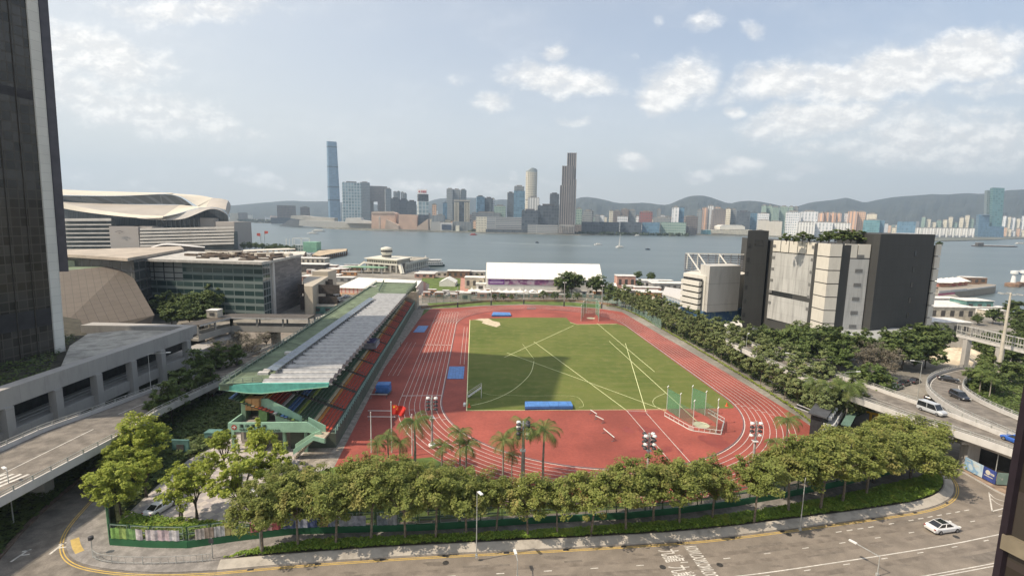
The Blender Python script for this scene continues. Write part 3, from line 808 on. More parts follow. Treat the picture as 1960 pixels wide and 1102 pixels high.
def resample(pl, n):
 L = [0]
 for a, b in zip(pl[:-1], pl[1:]): L.append(L[-1]+math.dist(a, b))
 out = []
 for k in range(n+1):
  s = L[-1]*k/n; i = max(j for j in range(len(L)) if L[j] <= s+1e-9); i = min(i, len(pl)-2)
  f = (s-L[i])/((L[i+1]-L[i]) or 1); out.append(tuple(a+(b-a)*f for a, b in zip(pl[i], pl[i+1])))
 return out
def loft(mb, a, ya, b, yb, n=28, m=4, sag=0.0):
 """sheet between two traced edges a (at depth ya) and b (at depth yb); depths may be per-end pairs"""
 A = resample(smooth_line(a, 2), n); B = resample(smooth_line(b, 2), n)
 pa = [D3(x, y, ya[0]+(ya[1]-ya[0])*i/n) for i, (x, y) in enumerate(A)]; pb = [D3(x, y, yb[0]+(yb[1]-yb[0])*i/n) for i, (x, y) in enumerate(B)]
 for i in range(n):
  for j in range(m):
   f, g = j/m, (j+1)/m
   q = lambda k, h: pb[k]+(pa[k]-pb[k])*h+Vector((0, 0, sag*math.sin(math.pi*h)))
   mb.face([q(i, f), q(i+1, f), q(i+1, g), q(i, g)])
 return pa, pb
mb = MB(); loft(mb, [(96, 361), (160, 365), (230, 367), (300, 369), (330, 369)], (760, 740), [(96, 373), (160, 374), (220, 375), (280, 373), (305, 371), (330, 371)], (690, 690))
loft(mb, [(318, 369), (350, 371.5), (385, 374), (408, 379)], (740, 700), [(318, 371), (345, 375), (360, 383), (378, 395)], (690, 660))
mb.build('upper_roof', CREAM, HC, smooth=True)
mb = MB(); loft(mb, [(408, 379), (425, 380), (437, 384)], (700, 690), [(394, 397), (410, 396), (432, 402)], (662, 650), sag=2)
loft(mb, [(437, 384), (442, 392), (441, 400)], (690, 690), [(430, 401), (434, 408), (437, 412)], (650, 650))
mb.build('tail_roof', CREAM2, HC, smooth=True)
mb = MB(); loft(mb, [(378, 395), (394, 397)], (662, 662), [(408, 379), (409, 379.5)], (700, 700));
mb.face([D3(378, 395, 662), D3(394, 397, 662), D3(408.5, 379.5, 700)])
mb.build('upper_roof_edge', CREAM, HC)
mb = MB(); loft(mb, [(100, 374), (220, 376), (290, 372.5), (320, 371.5), (345, 376), (370, 395)], (694, 665), [(100, 384), (150, 388), (230, 391), (330, 391), (352, 392), (370, 395.5)], (700, 668))
mb.build('clerestory', facade('clerestory_glass', (.10, .11, .12), (.045, .055, .06), 60, 3.2, .97, .7), HC, smooth=False)
mb = MB(); loft(mb, [(105, 384), (150, 388), (230, 391), (300, 392), (345, 392)], (700, 672), [(105, 396), (150, 404), (200, 410), (260, 415), (312, 414)], (610, 610), sag=-1.5)
mb.build('lower_roof', CREAM2, HC, smooth=True)
mb = MB(); loft(mb, [(105, 383), (150, 396), (200, 404), (260, 411.5), (312, 413)], (609, 609), [(105, 396), (150, 404.5), (200, 411), (260, 417), (300, 417.5), (312, 416.5)], (606, 606))
loft(mb, [(345, 392), (372, 394.5), (385, 395.5), (402, 396.5)], (672, 650), [(310, 415), (335, 410), (360, 403), (378, 397.5), (402, 397)], (608, 640))
mb.build('lower_roof_lip', CREAM, HC, smooth=True)
mb = MB(); loft(mb, [(262, 417), (310, 416), (335, 411), (360, 404), (385, 397.5), (408, 397), (425, 401), (437, 413)], (607, 640), [(262, 417.6), (300, 421), (330, 421.5), (355, 418.5), (375, 410), (400, 399.5), (415, 400), (430, 407), (437, 414)], (600, 636))
mb.build('lower_roof_fascia', mat('roof_fascia', (.42, .39, .35), .6, .08, .02), HC, smooth=True)
def dbox(mb, x0, x1, yt, yb, Y, dep=25, dz=0):
 a, b = D3(x0, yb, Y), D3(x1, yb, Y); z0 = a.z; z1 = ZT(a.x, a.y, yt)
 mb.prism([(a.x, Y), (b.x, Y), (b.x, Y+dep), (a.x, Y+dep)], z0, z1, True, True)
mb = MB(); loft(mb, [(96, 395), (200, 409), (300, 417), (360, 410), (395, 397), (425, 400), (436, 412)], (655, 655), [(96, 482), (200, 482), (300, 482), (360, 480), (395, 480), (425, 478), (447, 477)], (655, 655), m=1)
mb.build('glazed_hall', facade('hall_glass', (.09, .095, .10), (.030, .037, .042), 2.2, 60, .8, .97, .15, .5, .1), HC)
mb = MB(); dbox(mb, 213, 268, 433, 484, 600, 30); dbox(mb, 268, 291, 433, 437.5, 603, 20); dbox(mb, 416, 451, 424, 478, 612, 40)
dbox(mb, 384, 410, 417, 440, 640, 10)
mb.build('wall', streaky('taupe_cladding', (.38, .345, .31), .8, .25, (.1, .1, .03)), HC)
mb = MB()
for k in range(6):
 yl = 441+k*6.3; yr = 437.5+k*5.9
 a, b = D3(268, yl, 598), D3(448, yr, 596)
 for c_, d_, h in ((a, b, 2.6),):
  mb.face([(c_.x, c_.y, c_.z), (d_.x, d_.y, d_.z), (d_.x, d_.y, d_.z+h*.9), (c_.x, c_.y, c_.z+h*.9)]); mb.face([(c_.x, c_.y, c_.z+h*.9), (d_.x, d_.y, d_.z+h*.9), (d_.x, d_.y+12, d_.z+h*.9), (c_.x, c_.y+12, c_.z+h*.9)])
for k in range(7):
 yl = 423.5+k*8.1; a, b = D3(110, yl, 604), D3(213, yl-.6, 602); h = 3.2 if k == 0 else 1.5
 mb.face([(a.x, a.y, a.z), (b.x, b.y, b.z), (b.x, b.y, b.z+h), (a.x, a.y, a.z+h)]); mb.face([(a.x, a.y, a.z+h), (b.x, b.y, b.z+h), (b.x, b.y+12, b.z+h), (a.x, a.y+12, a.z+h)])
mb.build('terrace_bands', mat('pale_bands', (.56, .53, .48), .7, .08, .1), HC)
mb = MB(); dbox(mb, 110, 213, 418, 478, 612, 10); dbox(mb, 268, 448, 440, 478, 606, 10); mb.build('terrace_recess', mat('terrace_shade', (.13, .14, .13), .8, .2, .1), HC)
mb = MB()
for k in range(14):
 x = 300+k*9; a = D3(x, 420, 645); mb.box(a.x, a.y, a.z-14, 1.2, 1.2, 15)
mb.build('hall_columns', mat('hall_column', (.24, .25, .25), .6, .1, .1), HC)
mb = MB()
for i, (x, y) in enumerate([(222, 444), (226, 443), (230, 442.5), (234, 444), (229, 447)]):
 a = D3(x, y, 598); mb.box(a.x, a.y, a.z, 2.2, .5, .7, 0)
mb.build('emblem', mat('emblem_dark', (.16, .13, .12), .7, .1, 1), HC)
t = thing('curved_canopy', 'low arched white edged canopy in front of the banded convention centre terraces', 'canopy', tuple(D3(330, 480, 420).xy)+(0,))
mb = MB(); loft(mb, [(288, 473), (312, 465), (340, 466), (365, 469), (392, 472)], (440, 440), [(288, 474.5), (312, 468), (340, 469.5), (365, 472), (392, 474)], (430, 430)); mb.build('roof', CONCW, t, smooth=True)
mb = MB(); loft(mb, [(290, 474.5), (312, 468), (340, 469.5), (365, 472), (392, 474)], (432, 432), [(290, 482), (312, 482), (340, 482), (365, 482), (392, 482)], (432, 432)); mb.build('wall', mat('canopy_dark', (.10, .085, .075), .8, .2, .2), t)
t = thing('grey_block', 'large dark grey windowless block with stained pale panels and rooftop bushes', 'building', (125, 185, 0))
DG = streaky('dark_grey_wall', (.046, .046, .043), .65, .5, (.5, .5, .08), panel=(3.3, 4.6, .07, .5))
DG2 = streaky('dark_grey_wall_lit', (.050, .050, .047), .65, .5, (.5, .5, .08))
PW = streaky('pale_panel', (.46, .46, .44), .42, 1.0, (.9, .9, .07), panel=(6.2, 4.6, .10, .35))
PC = streaky('cream_panel', (.60, .57, .50), .6, .5, (.9, .9, .3))
def dp_(x, y, Y): p = D3(x, y, Y); return (p.x, p.y)
a0, a1 = dp_(1432, 443, 199), dp_(1472, 444, 199.5)
b0, b1 = dp_(1480, 462, 197), dp_(1563, 467, 177.5)
c0, c1, c2 = dp_(1566, 468, 176), dp_(1590, 470, 169.5), dp_(1613, 471, 169.5)
e0, e1 = dp_(1618, 471, 170.5), dp_(1668, 472, 171.0)
g0, g1 = dp_(1686, 451.5, 169.3), dp_(1790, 453, 183)
h0, h1 = dp_(1792, 474, 184.0), dp_(1803, 474, 185)
ZH, ZP = 40.9, 37.3
back = [(h1[0]-10, 240), (a0[0]+5, 245)]
mb = MB(); mb.prism(ccw([a0, a1, (a1[0]+1.2, a1[1]+6), (b0[0]+2, b0[1]+12), (a0[0]+24, a0[1]+38)]), 0, ZH)
mb.prism(ccw([(e1[0]+.1, e1[1]-.3), g0, g1, (g1[0]-8, g1[1]+25), (e1[0]+4, e1[1]+25)]), 0, ZH)
mb.build('dark_tower', DG, t)
mb = MB(); mb.prism(ccw([(b0[0]+.3, b0[1]+1.2), (b1[0]-.2, b1[1]+.8), (c0[0], c0[1]+.6), (c1[0], c1[1]+.6), (c2[0], c2[1]+.6), (e1[0], e1[1]+.6), (e1[0]+6, e1[1]+30), (b0[0]+6, b0[1]+40)]), 0, ZP-.3)
mb.build('frame', DG2, t)
def panelwall(name, p, q, z0, z1, m_, n=1, gap=.35, th=.5):
 p, q = Vector((*p, 0)), Vector((*q, 0)); d = (q-p); L = d.length; d.normalize(); nrm = Vector((d.y, -d.x, 0))
 mb = MB()
 for k in range(n):
  a = p+d*(L*k/n+gap/2); b = p+d*(L*(k+1)/n-gap/2)
  P = [(a.x, a.y), (b.x, b.y), ((b-nrm*th).x, (b-nrm*th).y), ((a-nrm*th).x, (a-nrm*th).y)]
  A0, B0 = z0, z1
  mb.prism([P[0], P[1], P[2], P[3]], A0, B0, True, True)
 return mb
for nm, p, q, z0, z1, m_, n in (('top_panels', b0, b1, 33.0, ZP, PC, 5), ('wall_panel', b0, b1, 17.6, 32.6, PW, 1), ('wall_panel', b0, b1, 6.2, 15.6, PW, 1),
                           ('top_panels', e0, e1, 32.6, ZP, PC, 2), ('wall_panel', e0, e1, 3, 32.2, PW, 1)):
 panelwall(nm, p, q, z0, z1, m_, n).build(nm, m_, t)
for k in range(8):
 z1 = ZP-k*4.62; z0 = z1-4.27
 if z1 < 2: break
 for p, q in ((c0, c1), (c1, c2)):
  panelwall('cream_panel', p, q, z0, z1, PC, 1, .02 if 0 else .06).build('cream_panel', PC, t)
 panelwall('side_panel', h0, h1, z0, z1, PC, 1).build('side_panel', PC, t)
mb = MB(); mb.prism(ccw([(h0[0]+.3, h0[1]+.8), (h1[0]-.3, h1[1]+.8), (h1[0]-4, h1[1]+18), (h0[0]-4, h0[1]+18)]), 0, ZP-.5); mb.build('side_frame', DG, t)
WD = mat('window_dark', (.03, .032, .033), .25, .2, 1)
LV = mat('louvre_grey', (.16, .16, .155), .7, .1, 1)
def wins(p, q, fr, z, w_, h_, m_, nm, off=.06):
 p, q = Vector((*p, 0)), Vector((*q, 0)); d = (q-p); L = d.length; d.normalize(); nrm = Vector((d.y, -d.x, 0))
 c = p+d*(L*fr)+nrm*off
 mb = MB(); mb.box(c.x, c.y, z, w_, .12, h_, math.atan2(d.y, d.x)); mb.build(nm, m_, t)
for k in range(6): wins(g0, g1, .66, 5.0+k*5.6, 1.2, 1.9, WD, 'window')
for k in range(6): wins(a0, a1, .12, 6.0+k*5.6, 1.0, 1.7, WD, 'window')
wins(a0, a1, .55, 35.0, 3.2, 2.2, WD, 'window')
for k in range(6): wins(b0, b1, .045, 12.0+k*4.5, 1.6, 1.1, LV, 'louvre'); wins(b0, b1, .955, 12.6+k*4.5, 1.6, 1.1, LV, 'louvre')
for k in range(6): wins(e0, e1, .62, 8.0+k*4.9, 2.6, 1.2, LV, 'louvre')
for k in range(9): wins(b0, b1, .14+k*.085, 15.75, 1.9, 1.7, WD, 'window', -.3)
mb = MB(); q0 = Vector((*b0, 0)); q1 = Vector((*b1, 0))
mb = MB(); mb.prism(ccw([dp_(1608, 650, 152), dp_(1730, 652, 158), dp_(1745, 640, 175), dp_(1610, 640, 175)]), 0, 7.5); mb.build('podium', streaky('podium_concrete', (.34, .35, .34), .6, .6, (.6, .6, .1)), t)
z0v = 0
va, vb, vc = G(1301, 610), G(1344, 622), G(1414, 618)
va, vb = Vector((*va, 0)), Vector((*vb, 0)); vc = Vector((*vc, 0))
t = thing('ventilation_building', 'white ventilation building with a blue painted base and a rooftop steel screen', 'building', (vb.x, vb.y, 0))
zv = ZT(vb.x, vb.y, 529); zb = ZT(vb.x, vb.y, 596); zc = ZT(vc.x, vc.y, 513)
WB = streaky('white_building', (.62, .60, .54), .6, .5, (.6, .6, .06))
dv = Vector((30, 40, 0)).normalized()*26
mb = MB()
def vq(mb, p, q, z0, z1): wq(mb, p, q, z0, z1)
d1 = (vb-va); mb.prism(ccw([(va.x+.6, va.y+.6), (vb.x+.4, vb.y+.8), (vc.x-.5, vc.y+2), (vc.x+dv.x, vc.y+dv.y), (va.x+dv.x, va.y+dv.y)]), zb, zv); mb.build('wall', WB, t)
mb = MB(); mb.prism(ccw([(va.x, va.y), (vb.x, vb.y), (vc.x-1, vc.y), (vc.x+dv.x, vc.y+dv.y), (va.x+dv.x, va.y+dv.y)]), 0, zb, True)
bl = bpy.data.materials.new('blue_mural'); bl.use_nodes = True; q_ = NT(bl.node_tree); geo = q_.n('ShaderNodeNewGeometry')
nn = q_.noise(geo.outputs['Position'], .35, 5, .6, 1.5); cr = q_.mix(q_.mr(nn, .48, .62), (.028, .09, .22), (.12, .20, .22)); q_.l(cr, bl.node_tree.nodes['Principled BSDF'].inputs['Base Color'])
mb.build('blue_base', bl, t)
mb = MB(); pb_ = vb+(vc-vb)*.04
zz = zb+.0
mb.prism(ccw([(pb_.x, pb_.y-2.2), (vc.x-2, vc.y-2.2), (vc.x-2, vc.y+8), (pb_.x, pb_.y+8)]), zb, zc+1.2, True, True); mb.build('blank_wall', streaky('blank_grey_white', (.50, .485, .45), .6, .6, (.5, .5, .08), panel=(40, 9.0, .2, .5)), t)
for k in range(5):
 zq = zb+1.2+(zv-zb-3.0)*k/4.6
 f0, f1 = va+d1*.1, va+d1*.88; n_ = Vector((d1.y, -d1.x, 0)).normalized()*1.0
 mb = MB(); mb.bar(tuple((f0+n_).xy)+(zq,), tuple((f1+n_).xy)+(zq,), 1.6, 1.9); mb.build('balcony_band', WB, t)
 mb = MB(); mb.bar(tuple((f0+n_*.3).xy)+(zq+1.55,), tuple((f1+n_*.3).xy)+(zq+1.55,), .8, 1.0); mb.build('window_band', WD, t)
mb = MB(); zs0, zs1 = zv+1, ZT(vb.x, vb.y, 492)
s0, s1 = D3(1311, 500, va.y+10), D3(1427, 500, va.y+10)
for k in range(8):
 z = zs0-1+(zs1-zs0+1)*k/8; mb.bar((s0.x, s0.y, z), (s1.x, s1.y, z), .3, .55)
for k in range(9):
 x = s0.x+(s1.x-s0.x)*k/8; mb.bar((x, s0.y-.3, zs0-1), (x, s0.y-.3, zs1), .35)
mb.build('steel_screen', mat('screen_grey', (.24, .24, .26), .6, .1, 1), t)
mb = MB(); mb.bar((s0.x, s0.y-.6, zs1), (s1.x, s1.y-.6, zs1), .5); mb.bar((s1.x, s1.y-.6, zv-3), (s1.x, s1.y-.6, zs1+.4), .9)
for f in (.03, .2, .55):
 x = s0.x+(s1.x-s0.x)*f; mb.bar((x, s0.y-.6, zs1), (x+4, s0.y-9, zs0-1.5), .45); mb.bar((x, s0.y-.6, zs0), (x, s0.y-.6, zs1), .35)
mb.build('braces', mat('brace_white', (.66, .65, .60), .5, .05, 1), t)
def simple(name, label, cat, poly, z0, z1, m_, roofm=None, group=None):
 mb = MB(); mb.prism(ccw(poly), z0, z1, top=roofm is None); cx_ = sum(p[0] for p in poly)/len(poly); cy_ = sum(p[1] for p in poly)/len(poly)
 t = thing(name, label, cat, (cx_, cy_, z0), group=group)
 mb.build('wall', m_, t)
 if roofm:
  mb = MB(); q = [(cx_+(p[0]-cx_)*1.02, cy_+(p[1]-cy_)*1.02) for p in ccw(poly)]; mb.prism(q, z1, z1+.5, True, True); mb.build('roof', roofm, t)
 return t
def pxpoly(pts, z=0): return GL(pts, z)
t = simple('concrete_hut', 'small white cubic hut between the ventilation building and the dark grey block', 'building', pxpoly([(1369, 648), (1383, 655), (1420, 655), (1416, 636)]), 0, 5.2, WB)
simple('glass_office', 'pale blue glazed shed left of the white ventilation building', 'building', pxpoly([(1266, 590), (1284, 596), (1303, 604), (1306, 580), (1272, 574)]), 0, 7.0, facade('pale_glass', (.45, .47, .48), (.14, .20, .26), 3, 3, .8, .75), CONCW)
be = streaky('beige_wall', (.46, .41, .33), .6, .4, (.4, .4, .1))
t = thing('beige_building', 'beige building with tall dark grilles right of the stone clad wall', 'building', tuple(G(600, 590))+(0,))
w0, w1 = G(585, 603), G(600, 604); w2 = G(632, 575)
zt2 = ZT(*w1, 548)
mb = MB(); mb.prism(ccw([w0, w1, w2, (w2[0]-12, w2[1]+10), (w0[0]-10, w0[1]+22)]), 0, zt2, True)
mb.box(w2[0]-4, w2[1]+4, 0, 8, 12, zt2+2.2)
mb.build('wall', be, t)
mb = MB(); v0, v1 = Vector((*w1, 0)), Vector((*w2, 0)); dd = (v1-v0); nn_ = Vector((dd.y, -dd.x, 0)).normalized()*.15
for f0, f1, za, zb_ in ((.08, .50, .5, zt2*.52), (.08, .55, zt2*.6, zt2*.93), (.66, .8, .5, zt2*.9), (.84, .95, .5, zt2*.9)):
 mb.bar(tuple((v0+dd*((f0+f1)/2)+nn_).xy)+(za,), tuple((v0+dd*((f0+f1)/2)+nn_).xy)+(zb_,), (f1-f0)*dd.length, .2)
mb.build('grille', mat('grille_dark', (.085, .07, .06), .8, .2, 1), t)
RAIL = mat('parapet_rail', (.46, .46, .43), .45, .1, 1, metal=.3)
def flyover(name, left, right, thick=1.2, para=.75, soff=.8, lines=True, railh=1.25, surf=None, label=''):
 """left / right: lists of (x, y, z)"""
 mb = MB(); n = len(left)
 for i in range(n-1):
  a, b, c, d = left[i], left[i+1], right[i+1], right[i]
  mb.face([d, c, b, a])
 structure(mb, 'flyover_road', surf or ASPH2)
 mb = MB()
 for ln, sg in ((left, 1), (right, -1)):
  for a, b in zip(ln[:-1], ln[1:]):
   d = Vector((b[0]-a[0], b[1]-a[1], 0)).normalized(); nrm = Vector((-d.y, d.x, 0))*sg*.18
   mb.bar(Vector(a)+nrm+Vector((0, 0, para/2-.25)), Vector(b)+nrm+Vector((0, 0, para/2-.25)), .30, para+.5)
 for i in range(n-1):
  a, b, c, d = [Vector(p) for p in (left[i], left[i+1], right[i+1], right[i])]
  dz = Vector((0, 0, thick)); ins = .22
  a2, b2, c2, d2 = a+(d-a)*ins-dz, b+(c-b)*ins-dz, c+(b-c)*ins-dz, d+(a-d)*ins-dz
  o = Vector((0, 0, .35))
  mb.face([a-o, b-o, b2, a2]); mb.face([c-o, d-o, d2, c2]); mb.face([a2, b2, c2, d2])
  mb.face([a-o, a, b, b-o]); mb.face([c, d, d-o, c-o])
 structure(mb, 'flyover_deck', CONCW)
 mb = MB()
 for ln, sg in ((left, 1), (right, -1)):
  acc = 0
  for a, b in zip(ln[:-1], ln[1:]):
   d = Vector((b[0]-a[0], b[1]-a[1], 0)).normalized(); nrm = Vector((-d.y, d.x, 0))*sg*.18
   for h in (para+.25, para+.6):
    mb.bar(Vector(a)+nrm+Vector((0, 0, h)), Vector(b)+nrm+Vector((0, 0, h)), .09)
   L = (Vector(b)-Vector(a)).length;
   while acc < L:
    p = Vector(a)+(Vector(b)-Vector(a))*(acc/L)+nrm; mb.bar(p+Vector((0, 0, para-.1)), p+Vector((0, 0, para+.62)), .16); acc += 2.6
   acc -= L
 structure(mb, 'flyover_railing', RAIL)
zf = lambda y: 6.3 if y < 80 else max(0.1, 6.3-(y-80)*.068)
LFl = [(-79.3, y, zf(y)) for y in (30, 50, 65, 80)] + [(-79.0+(y-80)*.02, y, zf(y)) for y in (90, 100, 112, 125, 140, 155, 172)]
LFr = [(-65.2-(75-y)*.03, y, zf(y)) for y in (30, 50, 65, 80)] + [(-67.0-(y-80)*.05, y, zf(y)) for y in (90, 100, 112, 125, 140, 155, 172)]
flyover('left', LFl, LFr)
mb = MB()
mid = [((a[0]+b[0])/2, (a[1]+b[1])/2, a[2]+.03) for a, b in zip(LFl, LFr)]
D_ = densify(mid, 2.0)
mb.strip([p[:2] for p in D_ if 30 < p[1] < 84], .2, [p[2]+.0 for p in D_ if 30 < p[1] < 84])
mb.strip([(p[0]-1.2, p[1]) for p in D_ if 88 < p[1] < 100], .16, [p[2] for p in D_ if 88 < p[1] < 100])
for k in range(7): mb.strip([(-75.2+k*1.1, 66.5), (-76.4+k*1.1, 61.5)], .5, 6.335)
structure(mb, 'road_markings', WHITEP)
for y in (50, 72, 94, 116):
 z = zf(y)-1.0; t = thing('flyover_pier', f"concrete pier {'nearest' if y == 50 else 'second' if y == 72 else 'third' if y == 94 else 'fourth and farthest'} under the left flyover", 'pier', (-72.5, y, 0), group='piers under the left flyover')
 mb = MB(); mb.box(-72.5, y, 0, 2.4, 1.6, z-1.0); mb.build('shaft', CONC, t); mb = MB(); mb.box(-72.5, y, z-1.0, 7.5, 1.9, 1.05); mb.build('crosshead', CONC, t)
ZF = 6.8
mA = GL([(1390, 640), (1450, 668), (1546, 706), (1650, 737), (1690, 752), (1807, 792), (1944, 846), (2060, 892)], ZF)
mB_ = GL([(1390, 655), (1440, 680), (1530, 722), (1625, 762), (1688, 783), (1764, 811), (1848, 836), (1952, 872), (2060, 915)], ZF)
RA = resample(smooth_line(mA, 2), 30); RB = resample(smooth_line(mB_, 2), 30)
flyover('right', [(*p, ZF) for p in RA], [(*p, ZF) for p in RB], thick=1.5)
mb = MB(); mb.strip([((a[0]+b[0])/2, (a[1]+b[1])/2) for a, b in zip(RA, RB)][6:], .14, ZF+.03)
structure(mb, 'road_markings', WHITEP)
out_px = [(1868, 706), (1840, 706), (1814, 711), (1785, 721), (1773, 735), (1779, 751), (1807, 775), (1840, 793), (1876, 810), (1960, 846), (2080, 900)]
in_px = [(1868, 722), (1858, 724), (1846, 730), (1840, 738), (1841, 745), (1848, 753), (1876, 771), (1912, 788), (1960, 808), (2080, 862)]
zo = [.15, .4, 1.2, 2.6, 3.9, 5.0, 6.0, 6.6, 6.9, 6.9, 6.9]; zi = [.15, .7, 1.6, 2.6, 3.4, 4.2, 5.0, 6.0, 6.6, 6.9, 6.9]
RO = resample(smooth_line([(*G(*p, z), z) for p, z in zip(out_px, zo)], 2), 40); RI = resample(smooth_line([(*G(*p, z), z) for p, z in zip(in_px, zi)], 2), 40)
flyover('ramp', RI, RO, thick=1.3)
mb = MB()
l1 = [(a[0]+(b[0]-a[0])*.09, a[1]+(b[1]-a[1])*.09) for a, b in zip(RO, RI)]; l2 = [(a[0]+(b[0]-a[0])*.91, a[1]+(b[1]-a[1])*.91) for a, b in zip(RO, RI)]
lz = [p[2]+.03 for p in RO]; mb.strip(l1, .16, lz); mb.strip(l2, .16, lz)
structure(mb, 'road_markings', WHITEP)
structure(tri_flat(MB(), ccw(GL([(1864, 722), (1864, 706), (1850, 690), (1848, 684), (1880, 684), (1900, 700), (1890, 724)], .05)), .05), 'road', mat('worn_road', (.24, .21, .18), .9, .2, .5))
mb = MB()
for a, b in (((1836, 702), (1866, 690)), ((1848, 688), (1872, 702)), ((1840, 690), (1868, 694))):
 mb.strip([G(*a, .06), G(*b, .06)], .6, .06)
structure(mb, 'road_markings', YELLP)
for i, (a, b) in enumerate(((RA[9], RB[9]), (RA[15], RB[15]), (RA[20], RB[20]), (RA[25], RB[25]))):
 x, y = (a[0]+b[0])/2, (a[1]+b[1])/2; t = thing('flyover_pier', f'{ordw(i)} concrete pier from the far end under the right flyover', 'pier', (x, y, 0), group='piers under the right flyover')
 mb = MB(); mb.box(x, y, 0, 2.2, 1.6, 5.2); mb.build('shaft', CONC, t)
 mb = MB(); mb.box(x, y, 4.8, 5.0, 1.8, .55); mb.build('crosshead', CONC, t)
for i, k in enumerate((14, 20, 26, 33)):
 x, y = (RO[k][0]+RI[k][0])/2, (RO[k][1]+RI[k][1])/2
 t = thing('ramp_pier', f'{ordw(i)} round concrete pier from the far end under the curved ramp', 'pier', (x, y, 0), group='piers under the curved ramp')
 zk = max(.3, (RO[k][2]+RI[k][2])/2-1.3); mb = MB(); mb.lathe(x, y, [(1.0, 0), (1.0, zk*.8), (2.0, zk)], 14); mb.build('shaft', CONC, t)
# ================================================================== grandstand
def plate(mb, pts, Y, th=.25):
 """upright slab: outline given by image points, standing at depth Y"""
 P = [D3(x, y, Y) for x, y in pts]
 a = sum(P[i].x*P[(i+1) % len(P)].z-P[(i+1) % len(P)].x*P[i].z for i in range(len(P)))
 if a < 0: P = P[::-1]
 mb.face(P); Q = [p+Vector((0, th, 0)) for p in P]; mb.face(Q[::-1])
 for i in range(len(P)):
  j = (i+1) % len(P); mb.face([P[j], P[i], Q[i], Q[j]])
ZR = 12.6
SO = Vector((-31.5, 87.0, 0)); sv = Vector((-.0932, .9956, 0)); stl = Vector((-.9956, -.0932, 0))
def SP(s, t_, z=0.0): p = SO+sv*s+stl*t_; return Vector((p.x, p.y, z))
GS = thing('grandstand', 'long green roofed grandstand with rainbow striped seats on the left of the track', 'grandstand', (-45, 90, 0))
GRN = mat('deck_green', (.155, .20, .125), .9, .25, .25, fine=(1.2, .3), detail=8)
MINT = mat('mint_paint', (.32, .52, .38), .65, .08, .5, fine=(3, .1))
TURQ = mat('turquoise_paint', (.13, .42, .35), .7, .14, .6, fine=(1.5, .2))
METR = mat('ribbed_metal', (.35, .35, .345), .45, .12, .7, metal=.25)
METD = mat('rib_gutter', (.17, .17, .17), .7, .2, 1.5)
def RP(px, py, z=ZR): return G3(px, py, z)
nl, nm, nr = RP(420, 738), RP(501, 734), RP(629, 733)
fl_, fm, fmr, fr_, fd_ = RP(721, 541), RP(724, 562), RP(778, 563), RP(798, 543), RP(735, 541)
mb = MB()
deck = [nl, nm, fm, fmr, fr_, fl_]
mb.prism(ccw([(p.x, p.y) for p in deck]), ZR-.9, ZR, True, True)
mb.build('roof_deck', GRN, GS)
mb = MB()   # parapet kerb round the deck
for a, b in ((nl, fl_), (nl, nm), (fl_, fr_), (fr_, fmr)): mb.bar(a+Vector((0, 0, .15)), b+Vector((0, 0, .15)), .3, .4)
for f in (.22, .46, .63): a, b = nl.lerp(fl_, f), nm.lerp(fm, f*1.1); mb.bar(a+Vector((0, 0, .03)), b+Vector((0, 0, .03)), .12, .08)
mb.build('roof_kerb', mat('kerb_green', (.11, .15, .11), .8, .2, 1), GS)
NR = 36; mb = MB(); mg = MB()
for k in range(NR):
 f0, f1 = k/NR, (k+1)/NR
 L0, L1, R0, R1 = nm.lerp(fm, f0), nm.lerp(fm, f1), nr.lerp(fmr, f0), nr.lerp(fmr, f1)
 n = 7; hgt = .5
 for i in range(n):
  a, b = i/n*.8, (i+1)/n*.8
  za, zb = math.sin(math.pi*i/n)**.7*hgt if i else 0, math.sin(math.pi*(i+1)/n)**.7*hgt if i+1 < n else 0
  p, q, r, s = L0.lerp(L1, a), R0.lerp(R1, a), R0.lerp(R1, b), L0.lerp(L1, b)
  p, q, r, s = [Vector((v.x, v.y, ZR+zz)) for v, zz in ((p, za), (q, za), (r, zb), (s, zb))]
  mb.face([p, q, r, s])
  if i < n-1 and i > 0: mb.face([q, r, Vector((r.x, r.y, ZR)), Vector((q.x, q.y, ZR))])
 p, q, r, s = [L0.lerp(L1, .8), R0.lerp(R1, .8), R0.lerp(R1, 1), L0.lerp(L1, 1)]
 mg.face([Vector((v.x, v.y, ZR+.06)) for v in (p, q, r, s)])
 for j in range(12):   # roof lights along every rib's gutter
  c = p.lerp(q, (j+.5)/12); mg.box(c.x, c.y, ZR+.07, .5, .28, .2)
mb.prism(ccw([(p.x, p.y) for p in (nm, nr, fmr, fm)]), ZR-.55, ZR-.01, False, True)
mb.build('ribbed_roof', METR, GS); mg.build('roof_gutters', METD, GS)
mb = MB()
for k in range(NR+1):
 p = nr.lerp(fmr, k/NR); mb.bar((p.x, p.y, ZR-.25), (p.x+.7, p.y, ZR-.2), .18, .25)
mb.build('roof_brackets', METR, GS)
mb = MB(); a, b = RP(527, 709, ZR+1), RP(716, 571, ZR+1)
N_ = 34
for k in range(N_):
 p, q = a.lerp(b, k/N_), a.lerp(b, (k+.94)/N_); d = (q-p).normalized(); n_ = Vector((-d.y, d.x, 0))
 mb.face([p-n_*.1+Vector((0, 0, .0)), q-n_*.1, q+n_*1.7+Vector((0, 0, .35)), p+n_*1.7+Vector((0, 0, .35))])
mb.build('solar_strip', mat('solar_panel', (.13, .16, .19), .25, .15, 1.5, spec=.8), GS)
mb = MB()
for k in range(46):
 p = a.lerp(b, k/45); mb.bar((p.x+.3, p.y, ZR-.1), (p.x+.3, p.y, ZR+1.0), .16); mb.bar((p.x+.3, p.y, ZR+.5), (p.x+1.3, p.y, ZR), .12)
mb.build('solar_posts', METD, GS)
mb = MB()   # railings on the roof
